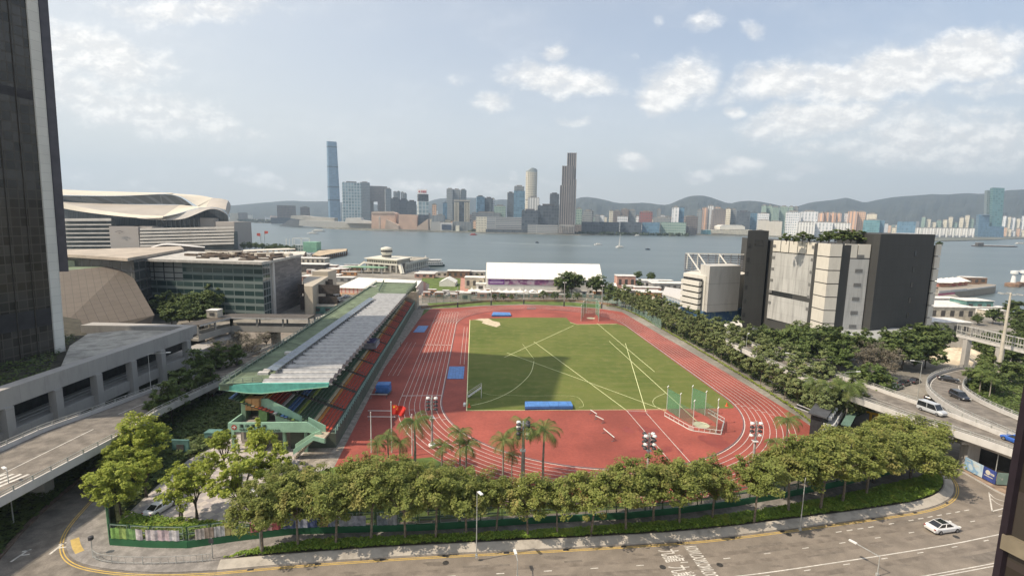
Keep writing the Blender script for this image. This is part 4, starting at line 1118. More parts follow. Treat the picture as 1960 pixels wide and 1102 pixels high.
def rail(a, b, h=1.1, step=1.6, r=.07):
 L = (b-a).length; n = max(1, int(L/step))
 for hh in (h, h*.55): mb.bar(a+Vector((0, 0, hh)), b+Vector((0, 0, hh)), r)
 for k in range(n+1): p = a.lerp(b, k/n); mb.bar(p, p+Vector((0, 0, h)), r*1.5)
rail(nl+Vector((.4, .5, 0)), nl.lerp(nm, .98)+Vector((0, .5, 0))); rail(nl+Vector((.4, .5, 0)), fl_, 1.2, 2.4, .08)
rail(fm.lerp(fd_, .1), fd_, 1.6, 1.8, .12); rail(fmr, fr_, 1.4, 1.8, .1)
mb.build('roof_railing', mat('rail_greygreen', (.22, .27, .22), .6, .1, 1), GS)
mb = MB()
for px, py, w_ in ((505, 716, 2.0), (512, 711, 1.4), (553, 677, 1.6), (715, 549, 2.5)): p = RP(px, py); mb.box(p.x, p.y, ZR, w_, 1.0, .5, .1)
mb.build('roof_boxes', CONCW, GS)
mb = MB(); plate(mb, [(419, 737), (419, 745), (472, 752), (500, 753), (628, 740), (629, 733), (501, 734)], nm.y-1.2, .5)
mb.build('fascia', TURQ, GS)
mb = MB()
e = [D3(x, y, nm.y-1.25) for x, y in [(419, 745), (472, 752), (500, 753), (628, 740)]]
for p, q in zip(e[:-1], e[1:]): mb.bar(p, q, .12, .12)
mb.build('fascia_edge', MINT, GS)
pal = {'R': (.55, .10, .06), 'O': (.66, .28, .07), 'B': (.66, .58, .38), 'D': (.07, .13, .075), 'L': (.32, .42, .10), 'U': (.10, .20, .42), 'W': (.60, .60, .60), 'M': (.36, .07, .05), 'G': (.08, .15, .085)}
rows = "RRRROBGDDDLDUUDWMMRROBDDLGDU"
NRW = len(rows); tw = 18.0/NRW;
smats = [mat('seat_'+k, c, .6, .12, 1.2) for k, c in pal.items()]; keys = list(pal)
mb = MB()
S0, S1 = 2.5, 148.0
aisles = [S0+11.2*k for k in range(1, 13)]
conc_i = len(smats)
for i, r in enumerate(rows):
 t0, t1 = 2.2+i*tw, 2.2+(i+1)*tw; z = 2.9+i*tw*.40; z2 = z+tw*.40
 segs = []; s = S0
 for a in aisles+[S1]: segs.append((s, a-.7)); s = a+.7
 for (u0, u1) in segs:
  mb.cur = keys.index(r)
  mb.face([SP(u0, t1, z+.22), SP(u0, t0+.12, z+.22), SP(u1, t0+.12, z+.22), SP(u1, t1, z+.22)])
  mb.face([SP(u0, t0+.12, z+.22), SP(u0, t0+.12, z-.1), SP(u1, t0+.12, z-.1), SP(u1, t0+.12, z+.22)])
 mb.cur = conc_i
 mb.face([SP(S0, t1, z), SP(S0, t0, z), SP(S1, t0, z), SP(S1, t1, z)]); mb.face([SP(S0, t1, z), SP(S1, t1, z), SP(S1, t1, z2), SP(S0, t1, z2)])
tiers = mb.build('seat_tiers', smats+[mat('tier_concrete', (.16, .155, .13), .9, .2, .8)], GS)
mb = MB(); tt = 2.2+NRW*tw
mb.face([SP(S0, 2.2, 2.9), SP(S0, 9.5, 5.8), SP(S0, 9.5, 0), SP(S0, 2.2, 0)]); mb.face([SP(S0+6, 9, 0), SP(S0+6, 20, 0), SP(S0+6, 20, 9.8), SP(S0+6, 9, 5.4)]); mb.face([SP(S1, 2.2, 0), SP(S1, tt, 0), SP(S1, tt, 2.9+18*.4), SP(S1, 2.2, 2.9)])  # middle face: added dark sheet for the shade under the tiers
mb.face([SP(S0, 1.2, 0), SP(S1, 1.2, 0), SP(S1, 1.2, 2.9), SP(S0, 1.2, 2.9)]); mb.face([SP(S0, 1.2, 2.9), SP(S1, 1.2, 2.9), SP(S1, 2.2, 2.9), SP(S0, 2.2, 2.9)])
mb.face([SP(S1, tt, 0), SP(S0+4, tt, 0), SP(S0+4, tt, ZR-.9), SP(S1, tt, ZR-.9)])
mb.face([SP(S0, 2.2, 0), SP(S0, 1.2, 0), SP(S0, 1.2, 2.9), SP(S0, 2.2, 2.9)])
mb.build('side_walls', mat('shaded_stand_wall', (.11, .13, .10), .85, .15, .5), GS)  # green-grey darkened so the colour carries the open end's shade
mb = MB(); a, b = SP(S0, 1.2, 2.9), SP(S1+1, 1.2, 2.9)
rail(a, b, 1.0, 1.5, .1); mb.build('front_railing', mat('rail_turquoise', (.30, .48, .42), .5, .1, 1), GS)
mb = MB()   # aisle rails
for a in aisles:
 mb.bar(SP(a, 2.4, 3.9), SP(a, 19, 3.9+16.6*.4), .09);
 for k in range(6): p = SP(a, 2.6+k*3, 2.9+(.4+k*3)*.4); mb.bar(p, p+Vector((0, 0, 1.1)), .09)
mb.build('aisle_rails', METD, GS)
for k in range(14):
 mb = MB(); p = SP(6+k*10.8, 19.0, 0); mb.box(p.x, p.y, 0, .8, 1.1, ZR-.9, .09); mb.build('column', mat('column_green', (.22, .33, .22), .8, .1, .5), GS)
mb = MB(); p = SP(60, 6.0); mb.box(p.x, p.y, 4.8, 5.5, 6.5, 1.7, .09); mb.build('commentary_box', mat('box_greyblue', (.30, .31, .34), .7, .2, .8), GS)
mb = MB(); mb.box(p.x, p.y, 6.52, 4.2, 5.0, .25, .09); mb.build('box_seats', mat('box_purple', (.13, .12, .26), .7, .2, 2), GS)
mb = MB(); p = SP(S1+5, 4.5); mb.box(p.x, p.y, 0, 9, 8, 8.2, .09); mb.build('end_block', mat('end_block_cream', (.42, .38, .31), .8, .15, .4), GS)
mb = MB(); rr = random.Random(5)
for k in range(60):
 q = SP(S1+2+rr.random()*6, 1+rr.random()*6); mb.box(q.x, q.y, 8.2, rr.uniform(.3, .9), rr.uniform(.3, .9), rr.uniform(.4, 1.6), rr.random())
mb.build('end_block_plants', mat('plant_dark', (.06, .08, .04), .9, .3, 2), GS)
Yc = 86.2
mb = MB(); plate(mb, [(436, 809), (587, 807.5), (613, 824), (597, 829), (589, 827), (436, 826)], Yc, .3)
lc, lb = D3(436, 817, Yc), D3(471, 790, 97)
mb.prism(ccw([(lc.x, lc.y+.31), (lc.x+.3, lc.y+.31), (lc.x+.3, lc.y+12), (lc.x, lc.y+12)]), lc.z-.9, lc.z+.75, True, True)
mb.build('sign_parapet', MINT, GS)
mb = MB(); mb.prism(ccw([(lc.x+.31, Yc+.31), (lc.x+15.2, Yc+.31), (lc.x+15.2, Yc+4.2), (lc.x+.31, Yc+13)]), lc.z-.85, lc.z-.55, True, True)
mb.build('concourse_floor', mat('concourse_floor', (.34, .30, .26), .9, .15, .6), GS)
mb = MB(); plate(mb, [(495, 763), (512, 763), (577, 797), (577, 807), (528, 807), (526, 795), (511, 785), (495, 782)], 89.3, .3)
plate(mb, [(590, 798.5), (623, 815), (623, 848), (614, 848), (614, 824), (590, 812)], 87.2, .25)
mb.build('raking_wall', MINT, GS)
mb = MB(); plate(mb, [(495, 782), (511, 785), (511, 807), (495, 807)], 90.2, 1.0); mb.build('green_pier', mat('lime_green', (.24, .42, .16), .7, .1, 1), GS)
for x0, x1 in ((469.5, 481.5), (482.5, 495)):
 mb = MB(); plate(mb, [(x0, 763), (x1, 763), (x1, 785), (x0, 785)], 88.4, 1.6); mb.build('orange_panel', mat('orange_brown', (.46, .25, .10), .6, .1, 1), GS)
mb = MB(); plate(mb, [(561, 870), (600, 842.5), (621, 848), (621, 840), (600, 834.5), (561, 860)], 84.2, .2)
plate(mb, [(565, 850), (594, 831), (613, 824), (616, 830), (598, 836.5), (565, 857)], 86.0, .2)
mb.build('stair_parapet', MINT, GS)
mb = MB()
pa, pb = D3(563, 866, 84.5), D3(600, 840, 84.5); n = 13
for k in range(n):
 f = k/n; x0, x1 = pa.x+(pb.x-pa.x)*f, pa.x+(pb.x-pa.x)*(k+1)/n; z = .2+(pb.z)*(k+1)/n
 mb.prism([(x0, 84.5), (x1, 84.5), (x1, 86.0), (x0, 86.0)], max(0, z-.5), z, True, True)
q = D3(621, 843, 84.5); mb.prism([(pb.x, 84.5), (q.x, 84.5), (q.x, 87.2), (pb.x, 87.2)], pb.z-.1, pb.z+.2, True, True)
mb.build('steps', mat('step_beige', (.42, .36, .27), .9, .15, 1.5), GS)
mb = MB(); mb.prism(ccw([(-51.5, 90.5), (-37.5, 90.5), (-37.5, 92), (-51.5, 92)]), 0, 3.9, True, True); mb.build('ground_floor_wall', facade('ground_floor', (.32, .29, .25), (.07, .075, .075), 3.1, 4.2, .55, .6, .3), GS)
for x in (-51.3, -46.5, -41.8, -37.8):
 mb = MB(); mb.box(x, 87.6, 0, .5, .5, 3.9); mb.build('support_column', MINT, GS)
BLK = mat('letter_black', (.02, .025, .02), .6, 0, 1)
def text(body, name, parent, loc, rot, size, m_, ext=.02, sx=1.0, sy=1.0, align='LEFT', world_rot=None):
 cu = bpy.data.curves.new(name, 'FONT'); cu.body = body; cu.size = size; cu.extrude = ext; cu.align_x = align
 cu.materials.append(m_)
 o = bpy.data.objects.new(name, cu); COL.objects.link(o)
 if parent is not None:
  o.parent = parent; o.location = Vector(loc)-Vector(parent.location)
 else: o.location = loc
 o.rotation_euler = rot; o.scale = (sx, sy, 1)
 return o
p = D3(458, 820, Yc-.04)
text('灣 仔 運 動 場', 'lettering', GS, (p.x, Yc-.05, lc.z-.02), (rad(90), 0, 0), .78, BLK, sx=1.05)
text('WAN CHAI SPORTS GROUND', 'lettering', GS, (p.x, Yc-.05, lc.z-.62), (rad(90), 0, 0), .55, BLK, sx=1.0)
mb = MB(); q = D3(448, 817.5, Yc-.03)
n = 20
for k in range(n):
 a, b = 2*math.pi*k/n, 2*math.pi*(k+1)/n
 mb.face([(q.x, Yc-.04, lc.z), (q.x+.5*math.cos(a), Yc-.04, lc.z+.5*math.sin(a)), (q.x+.5*math.cos(b), Yc-.04, lc.z+.5*math.sin(b))])
mb.build('round_emblem', mat('emblem_red', (.45, .07, .05), .6, .1, 1), GS)
mb = MB(); mb.box(q.x, Yc-.06, lc.z-.07, .62, .02, .14); mb.box(q.x+.05, Yc-.065, lc.z-.3, .12, .02, .6, 0); mb.build('round_emblem_mark', mat('emblem_white', (.75, .75, .7), .6, .1, 1), GS)
# ================================================================== sports equipment
BLUEV = mat('blue_vinyl', (.075, .21, .50), .45, .12, .8); BLUED = mat('blue_vinyl_dark', (.03, .07, .20), .5, .1, 1)
def mat_block(label, pts, h, dark=False, group=None):
 P = GL(pts); c = (sum(p[0] for p in P)/4, sum(p[1] for p in P)/4)
 t = thing('landing_mat', label, 'landing mat', (*c, .04))
 mb = MB(); mb.prism(ccw(P), .06, h*.42, True, True); mb.build('base', BLUED, t)
 mb = MB(); q = [(c[0]+(p[0]-c[0])*1.01, c[1]+(p[1]-c[1])*1.02) for p in ccw(P)]
 mb.prism(q, h*.42, h, True, True); mb.build('cover', BLUEV, t)
 rr = random.Random(int(c[0]*10)); mb = MB()
 for k in range(5):   # creases of the cover
  f = (k+.5+rr.uniform(-.2, .2))/5; a = Vector(q[0]).lerp(Vector(q[1]), f); b = Vector(q[3]).lerp(Vector(q[2]), f+rr.uniform(-.05, .05)); mb.bar((a.x, a.y, h), (b.x, b.y, h), .05, .03)
 mb.build('seam', BLUED, t)
 return t
mat_block('long blue landing mat at the near edge of the grass', [(1005, 785), (1096, 784), (1092, 775), (1005, 775)], .95)
mat_block('small blue landing mat on the red track beyond the grass', [(941, 606), (978, 606), (976, 601), (944, 600)], .8)
mat_block('flat blue pit cover beside the left edge of the grass', [(856, 725), (887, 725), (889, 702), (860, 702)], .14)
mat_block('flat blue mat at the foot of the stand by the far lanes', [(791, 636), (812, 636), (820, 624), (801, 624)], .16)
t = thing('mat_stack', 'untidy stack of blue mats on a trolley at the foot of the stand', 'mat stack', (*G(734, 750), .02))
rr = random.Random(9); c = G(734, 752)
for k in range(5):
 mb = MB(); mb.box(c[0]+rr.uniform(-.25, .25), c[1]+rr.uniform(-.3, .3), .5+k*.42, 3.2, 2.6, .38, rr.uniform(-.12, .12)); mb.build('mat', BLUEV, t)
mb = MB(); mb.box(c[0], c[1], .3, 3.6, 2.8, .12)
for a in (-1.5, 1.5):
 for b in (-1.1, 1.1): mb.box(c[0]+a, c[1]+b, .03, .15, .15, .3)
mb.build('trolley', METD, t)
WHT = mat('white_metal', (.68, .68, .64), .5, .05, 1)
def hurdle(label, px, py, rot=0, w_=3.6, h=.9):
 x, y = G(px, py); t = thing('barrier', label, 'barrier', (x, y, .02)); c, s = math.cos(rot), math.sin(rot)
 mb = MB(); mb.bar((x-c*w_/2, y-s*w_/2, h), (x+c*w_/2, y+s*w_/2, h), .12, .14); mb.build('bar', WHT, t)
 mb = MB()
 for k in (-1, 1): mb.bar((x+k*c*w_*.45, y+k*s*w_*.45, .03), (x+k*c*w_*.45, y+k*s*w_*.45, h), .08); mb.bar((x+k*c*w_*.45-s*.5, y+k*s*w_*.45+c*.5, .05), (x+k*c*w_*.45+s*.5, y+k*s*w_*.45-c*.5, .05), .08)
 mb.build('foot', METD, t)
hurdle('white barrier bar lying farthest up the row on the near red infield', 1136, 795, -1.15, 2.6)
hurdle('white barrier bar in the middle of the row on the near red infield', 1147, 806, -1.0, 2.6)
hurdle('longer white barrier bar nearest the palms on the red infield', 1165, 836, -1.25, 4.4)
hurdle('white hurdle rack beside the mat stack, farthest from the flags', 725, 762, .02, 4.2, 1.0)
hurdle('white rack bar behind the first flagpole', 728, 793, .02, 5.5, .9)
hurdle('lower white rack bar between the two flagpoles', 730, 803, .02, 6.0, .7)
x, y = G(905, 760); t = thing('judges_stand', 'small stepped metal judges stand on the left edge of the grass', 'stepped stand', (x, y, .03))
mb = MB()
for k in range(6): mb.box(x-.9+k*.55, y, .3+k*.42, .5, 1.3, .06)
mb.build('steps', mat('aluminium', (.45, .45, .43), .4, .1, 1, metal=.5), t)
mb = MB()
for s in (-.65, .65): mb.bar((x-1.3, y+s, .1), (x+2.1, y+s, 2.6), .1); mb.bar((x+2.1, y+s, .05), (x+2.1, y+s, 3.3), .09); mb.bar((x-1.3, y+s, 1.1), (x+2.1, y+s, 3.5), .06); mb.bar((x-1.3, y+s, .05), (x-1.3, y+s, 1.1), .08)
mb.build('frame', WHT, t)
ORG = mat('orange_plastic', (.62, .11, .04), .5, .05, 1)
for i, (px, py, lb) in enumerate(((898, 779, 'orange cone at the near left corner of the grass'), (1391, 777, 'orange cone at the near right corner of the grass beyond the cage'))):
 x, y = G(px, py); mb = MB(); mb.lathe(x, y, [(.45, .04), (.4, .1), (.28, .12), (.08, .9), (0, .95)], 10); o = mb.build('traffic_cone', ORG, origin=(x, y, .03)); tag(o, lb, 'cone', 'cones at the corners of the grass')
x, y = G(889, 776); mb = MB(); mb.box(x, y, .05, .5, 1.4, .5); o = mb.build('marker_box', WHT, origin=(x, y, .03)); tag(o, 'small white marker box at the corner of the grass beside the cone', 'marker box')
x, y = G(1017, 592); t = thing('hurdle_trolley', 'grey hurdle trolley on the far bend right of the small mat', 'trolley', (x, y, .02))
mb = MB();
for k in range(5): mb.bar((x-2+k, y, .1), (x-2+k, y, 1.5), .1)
for z in (.5, 1.0, 1.5): mb.bar((x-2, y, z), (x+2, y, z), .08)
mb.build('rack', mat('rack_grey', (.40, .38, .42), .6, .1, 1), t); mb = MB(); mb.box(x, y, .1, 4.2, 1.2, .15); mb.build('chassis', METD, t)
def net_mat(name, col, alpha):
 M = bpy.data.materials.new(name); M.use_nodes = True; q = NT(M.node_tree); bs = M.node_tree.nodes['Principled BSDF']
 bs.inputs['Base Color'].default_value = (*col, 1); bs.inputs['Roughness'].default_value = .9; bs.inputs['Alpha'].default_value = alpha
 return M
NET = net_mat('green_net', (.07, .26, .16), .52); NETF = net_mat('green_net_thin', (.10, .26, .17), .28)
MESHF = net_mat('fence_mesh', (.16, .22, .17), .35)
def cage(label, posts, h, nets, ring, low=None):
 c = (sum(p[0] for p in posts)/len(posts), sum(p[1] for p in posts)/len(posts))
 t = thing('throwing_cage', label, 'throwing cage', (*c, .02))
 for (x, y) in posts:
  mb = MB(); mb.bar((x, y, .03), (x, y, h), .10); mb.bar((x-.25, y-.3, h), (x+.25, y+.3, h+.2), .16, .10); mb.build('post', WHT, t)
 for i, j, m_, hh in nets:
  a, b = posts[i], posts[j]; mb = MB()
  n = 8;
  for k in range(n):
   f, g = k/n, (k+1)/n; w0, w1 = .12*math.sin(k*1.9), .12*math.sin((k+1)*1.9)
   d = Vector((b[0]-a[0], b[1]-a[1], 0)).normalized(); nn = Vector((-d.y, d.x, 0))
   p = Vector((*a, 0)).lerp(Vector((*b, 0)), f)+nn*w0; q = Vector((*a, 0)).lerp(Vector((*b, 0)), g)+nn*w1
   mb.face([(p.x, p.y, .08), (q.x, q.y, .08), (q.x, q.y, hh), (p.x, p.y, hh)])
  mb.bar((*a, hh), (*b, hh), .09); mb.build('net', m_, t)
 mb = MB(); x, y, r = ring; pts = [(x+r*math.cos(k*.4488), y+r*math.sin(k*.4488)) for k in range(14)]; mb.prism(pts, .03, .07, True); mb.build('throwing_circle', mat('circle_cream', (.62, .56, .40), .9, .1, 1), t)
 return t
pp = [G(*q) for q in ((1276, 784), (1300, 800), (1326, 815), (1371, 830), (1372, 812), (1349, 795), (1323, 783))]
tcage = cage('large green netted hammer cage on the near red area at the corner of the grass', pp, 5.6, [(0, 1, NET, 5.2), (1, 2, NETF, 3.4), (2, 3, NETF, 1.4), (3, 4, NET, 3.2), (4, 5, NETF, 3.2), (5, 6, NET, 5.2)], (*G(1342, 813), 1.75))
mb = MB(); fe = GL([(1272, 796), (1318, 822), (1327, 825), (1380, 832), (1386, 808), (1355, 790)])
for a, b in zip(fe[:-1], fe[1:]):
 for z in (.12, .95): mb.bar((*a, z), (*b, z), .14 if z < .5 else .08)
 n = 5
 for k in range(n): x, y = a[0]+(b[0]-a[0])*k/n, a[1]+(b[1]-a[1])*k/n; mb.bar((x, y, .03), (x, y, .95), .08)
mb.build('low_fence', WHT, tcage)
pp2 = [G(*q) for q in ((1112, 615), (1116, 606), (1122, 600), (1140, 600), (1145, 606), (1146, 615))]
cage('green netted throwing cage at the far end of the grass', pp2, 7.0, [(0, 1, NET, 6.6), (1, 2, NET, 6.6), (2, 3, NETF, 6.6), (3, 4, NET, 6.6), (4, 5, NET, 6.6)], (*G(1131, 609), 1.9))
def fence(label, pts, h, base_h=0, step=3.0, mesh=None, postm=None, basem=None, z0=0.0, banners=(), nrails=2, name='fence', pane=None):
 P = densify(pts, step); c = P[len(P)//2]
 t = thing(name, label, 'fence', (*c, z0))
 mb = MB()
 for (x, y) in P: mb.bar((x, y, z0), (x, y, z0+h), .12)
 for a, b in zip(P[:-1], P[1:]):
  for k in range(nrails):
   z = z0+base_h+(h-base_h)*(k+1)/nrails-.04; mb.bar((*a, z), (*b, z), .07)
 mb.build('frame', postm, t)
 mb = MB()
 for a, b in zip(P[:-1], P[1:]): mb.face([(*a, z0+base_h), (*b, z0+base_h), (*b, z0+h-.05), (*a, z0+h-.05)])
 mb.build('mesh_panel', mesh or MESHF, t)
 if base_h:
  mb = MB()
  for a, b in zip(P[:-1], P[1:]): mb.bar((*a, z0+base_h/2), (*b, z0+base_h/2), .28, base_h)
  mb.build('base_wall', basem, t)
 if pane:
  mb = MB()
  for i, (a, b) in enumerate(zip(P[:-1], P[1:])):
   a3, b3 = Vector((*a, 0)), Vector((*b, 0));
   for zz in (0, 1):
    z1 = z0+base_h+.12+(h-base_h)*.5*zz; hh = (h-base_h)*.5-.22
    for f0, f1 in ((.08, .9),):
     p, q = a3.lerp(b3, f0), a3.lerp(b3, f1)
     for e0, e1 in (((p, z1), (q, z1)), ((p, z1+hh), (q, z1+hh))): mb.bar((e0[0].x, e0[0].y-.08, e0[1]), (e1[0].x, e1[0].y-.08, e1[1]), .05)
     for e in (p, q): mb.bar((e.x, e.y-.08, z1), (e.x, e.y-.08, z1+hh), .05)
  mb.build('inner_frames', pane, t)
 return t
FG = mat('fence_green_dark', (.018, .060, .030), .6, .1, 1); FGB = mat('fence_green_base', (.030, .135, .055), .75, .12, .5, fine=(2, .15))
FGR = mat('fence_grey_frame', (.24, .30, .26), .6, .1, 1)
tf = fence('green roadside fence with a solid base wall in front of the sports ground', FEN, 3.0, .95, 2.6, net_mat('roadside_mesh', (.10, .13, .11), .30), FG, FGB, .13, nrails=2, pane=FGR)
fw_ = GL([(212, 1041), (207, 1000), (203, 962), (201, 935), (215, 905), (250, 868), (330, 838)])
fence('green fence running back along the left side of the plaza', fw_, 3.0, .9, 2.6, net_mat('side_mesh', (.06, .10, .06), .4), FG, FGB, .13)
fence('tall green mesh fence behind the far bend of the track', GL([(808, 580), (876, 578), (1000, 575), (1090, 575), (1160, 578), (1200, 590), (1265, 630)]), 4.0, 0, 3.2, net_mat('far_mesh', (.22, .33, .28), .45), mat('far_fence_green', (.14, .22, .18), .7, .1, 1), None)
mb = MB(); ln = GL([(806, 590), (876, 583), (927, 578), (1000, 577), (1100, 577), (1180, 585)])
for a, b in zip(ln[:-1], ln[1:]): mb.bar((*a, .5), (*b, .5), .3, 1.0)
o = mb.build('low_wall', mat('timber_wall', (.30, .20, .13), .8, .2, .5), origin=(*ln[2], 0)); tag(o, 'low brown wall just behind the far bend', 'wall')
def banner(label, x0, x1, cols, yb=None, h=1.5, hang=1.15):
 ps = []
 for px in (x0, x1):
  # point on the fence line under this image column
  best = None
  for a, b in zip(FEN[:-1], FEN[1:]):
   for k in range(41):
    q = (a[0]+(b[0]-a[0])*k/40, a[1]+(b[1]-a[1])*k/40); d = Vector((q[0], q[1], 1.5-CAM_H)); s = 980+F_PX*d.dot(RT)/d.dot(FW)
    if best is None or abs(s-px) < best[0]: best = (abs(s-px), q)
  ps.append(Vector((*best[1], 0)))
 a, b = ps; d = (b-a).normalized(); n_ = Vector((d.y, -d.x, 0));
 if n_.y > 0: n_ = -n_
 a += n_*.16; b += n_*.16; c = (a+b)/2
 t = thing('banner', label, 'banner', (c.x, c.y, hang))
 n = len(cols)
 mb = MB(); m_ = 14
 for k in range(m_):
  f, g = k/m_, (k+1)/m_; w0, w1 = .05*math.sin(k*2.1), .05*math.sin((k+1)*2.1); p, q = a.lerp(b, f)+n_*w0, a.lerp(b, g)+n_*w1
  mb.cur = min(n-1, int(f*n)); mb.face([(p.x, p.y, hang), (q.x, q.y, hang), (q.x, q.y, hang+h), (p.x, p.y, hang+h)])
  mb.face([(q.x, q.y+.02, hang), (p.x, p.y+.02, hang), (p.x, p.y+.02, hang+h), (q.x, q.y+.02, hang+h)])
 mb.build('cloth', [mat('cloth_%d_%d_%d' % tuple(int(v*100) for v in c_), c_, .7, .25, 1.3, fine=(2.2, .35)) for c_ in cols], t)
 return t
banner('green and white printed banner at the left corner of the roadside fence', 214, 275, [(.22, .40, .10), (.30, .42, .12), (.20, .36, .12), (.60, .55, .55)])
banner('pale pink printed banner second from the corner of the roadside fence', 281, 345, [(.55, .50, .50), (.52, .42, .44), (.60, .58, .58)])
banner('cream banner with brown print right of the pale pink one', 375, 410, [(.50, .45, .40), (.40, .32, .25)])
banner('white banner with a yellow end on the roadside fence', 412, 452, [(.50, .50, .48), (.52, .45, .20)])
banner('pink and red banner behind the first roadside tree', 480, 538, [(.50, .16, .18), (.46, .28, .28), (.50, .14, .14)])
banner('dark blue and white picture banner on the roadside fence', 544, 608, [(.12, .14, .24), (.40, .42, .50), (.10, .13, .25)])
banner('brown and grey picture banner on the roadside fence', 613, 645, [(.30, .15, .13), (.28, .30, .36)])
banner('long white lettered banner on the roadside fence behind the trees', 650, 702, [(.42, .42, .44), (.38, .38, .42)])
banner('faded grey banner farthest right on the roadside fence', 722, 760, [(.25, .28, .30), (.35, .35, .35)])
# ================================================================== Kowloon skyline (each block its own object)
RS = random.Random(21)
fac_cache = {}
def FM(style):
 if style in fac_cache: return fac_cache[style]
 S = {
     'grey': ((0.264, 0.279, 0.279), (0.104, 0.120, 0.136), 5, 8, .6, .6), 'dark': ((0.116, 0.124, 0.132), (0.056, 0.072, 0.088), 6, 8, .75, .7),
     'bluegl': ((0.155, 0.248, 0.310), (0.080, 0.160, 0.240), 7, 9, .85, .8), 'teal': ((0.171, 0.310, 0.326), (0.080, 0.192, 0.224), 7, 9, .85, .75),
     'cream': ((0.750, 0.698, 0.558), (0.256, 0.240, 0.208), 5, 8, .45, .6), 'creamrib': ((0.750, 0.750, 0.713), (0.320, 0.320, 0.320), 9, 200, .42, .99),
     'peach': ((0.713, 0.480, 0.326), (0.224, 0.176, 0.160), 7, 9, .5, .5), 'peachrib': ((0.744, 0.465, 0.310), (0.304, 0.256, 0.240), 12, 200, .4, .99),
     'white': ((0.750, 0.750, 0.750), (0.256, 0.304, 0.336), 7, 9, .6, .55), 'whiterib': ((0.750, 0.750, 0.750), (0.352, 0.384, 0.400), 11, 12, .45, .8),
     'brown': ((0.232, 0.194, 0.171), (0.088, 0.088, 0.096), 6, 8, .55, .6), 'red': ((0.295, 0.109, 0.101), (0.128, 0.096, 0.096), 8, 10, .6, .6),
     'green': ((0.310, 0.403, 0.341), (0.112, 0.176, 0.160), 6, 9, .6, .6), 'lightgrid': ((0.651, 0.682, 0.651), (0.240, 0.320, 0.336), 13, 14, .74, .8),
     'greyband': ((0.372, 0.372, 0.357), (0.160, 0.176, 0.192), 200, 6, .99, .5), 'plain': ((0.558, 0.527, 0.465), (0.480, 0.464, 0.432), 20, 9, .3, .1),
     'darkgl': ((0.093, 0.109, 0.124), (0.048, 0.061, 0.077), 9, 10, .9, .85),
 }[style]
 fac_cache[style] = facade('sky_'+style, S[0], S[1], S[2], S[3], S[4], S[5], .25, .45, .1)
 return fac_cache[style]
def tower_poly(x0, x1, Y, dep, rot):
 """footprint facing the viewer with total apparent width x0..x1 (image columns)"""
 a, b = D3(x0, 430, Y), D3(x1, 430, Y); c = (a+b)/2
 ang = math.atan2(-c.x, c.y)+rot
 W = abs(b.x-a.x)*math.cos(math.atan2(c.x, c.y)) if True else 0
 W = max(6, W); w_ = max(5, (W-dep*abs(math.sin(rot)))/max(.3, math.cos(rot)))
 dx, dy = Vector((math.cos(ang), math.sin(ang))), Vector((-math.sin(ang), math.cos(ang)))
 c2 = Vector((c.x, c.y))+dy*dep*.5
 return [tuple(c2+dx*sx*w_/2+dy*sy*dep/2) for sx, sy in ((-1, -1), (1, -1), (1, 1), (-1, 1))], c2
def shrink(poly, f):
 cx_ = sum(p[0] for p in poly)/4; cy_ = sum(p[1] for p in poly)/4
 return [(cx_+(p[0]-cx_)*f, cy_+(p[1]-cy_)*f) for p in poly]
def sk(label, x0, x1, yt, Y, style, dep=None, rot=None, name='tower_block', cat='tower block', roof='box', seg=None, parent=None, z0=-.6):
 rot = RS.uniform(-.25, .25) if rot is None else rot
 wpx = x1-x0; W = wpx/F_PX*Y
 dep = dep or min(max(16, W*.7), 45)
 poly, c = tower_poly(x0, x1, Y, dep, rot); z1 = ZT(c.x, c.y, yt)
 mb = MB(); mb.cur = 0; mb.prism(poly, z0, z1)
 mb.f[-1]; mb.mi[-1] = 1
 if roof == 'box':
  mb.cur = 1; q = shrink(poly, .55); mb.prism(q, z1, z1+min(6, (z1)*.05+1.5))
  for k in range(2):
   f = RS.uniform(.2, .8); p = shrink(poly, .8)[k*2]; mb.box(p[0], p[1], z1, 5, 5, 2.5)
 if roof == 'twin':
  mb.cur = 0; a, b = poly[0], poly[1]
 mats_ = [FM(style), mat('roof_'+style, tuple(v*.9 for v in {'dark': (.1, .1, .1), 'darkgl': (.1, .1, .11), 'bluegl': (.15, .18, .2)}.get(style, (.28, .27, .25))), .9, .2, .05)]
 if parent: return mb.build(name, mats_, parent)
 o = mb.build(name, mats_, origin=(c.x, c.y, z0)); tag(o, label, cat)
 return o
def landmark(label, cat, x, Y, name): p = D3(x, 430, Y); return thing(name, label, cat, (p.x, p.y, -.6))
t = landmark('tallest tapering blue glass skyscraper standing alone at the left', 'skyscraper', 638, 2936, 'skyscraper')
poly, c = tower_poly(629.5, 652.5, 2936, 60, 0.0)
H_ = ZT(c.x, c.y, 272)
def prof(z):   # flared foot, slight taper
 f = z/H_
 return 1.0+.42*max(0, .06-f)/.06*.6-.17*max(0, f-.35)/.65
def tshift(z): return -.0*z
mb = MB(); zs = [0, 8, 18, 30, 60, 110, 150, 200, 250, 300, 350, 400, 440, H_]
def ringat(z, k=1.0):
 cut = .16; P = []
 q = [(c.x-4.5*z/H_+(p[0]-c.x)*prof(z)*k, c.y+(p[1]-c.y)*prof(z)*k) for p in poly]
 for i in range(4):
  a, b, d = Vector(q[i-1]), Vector(q[i]), Vector(q[(i+1) % 4]); P.append(b.lerp(a, cut)); P.append(b.lerp(b.lerp((a+d)/2, .14), 1)); P.append(b.lerp(d, cut))
 return P
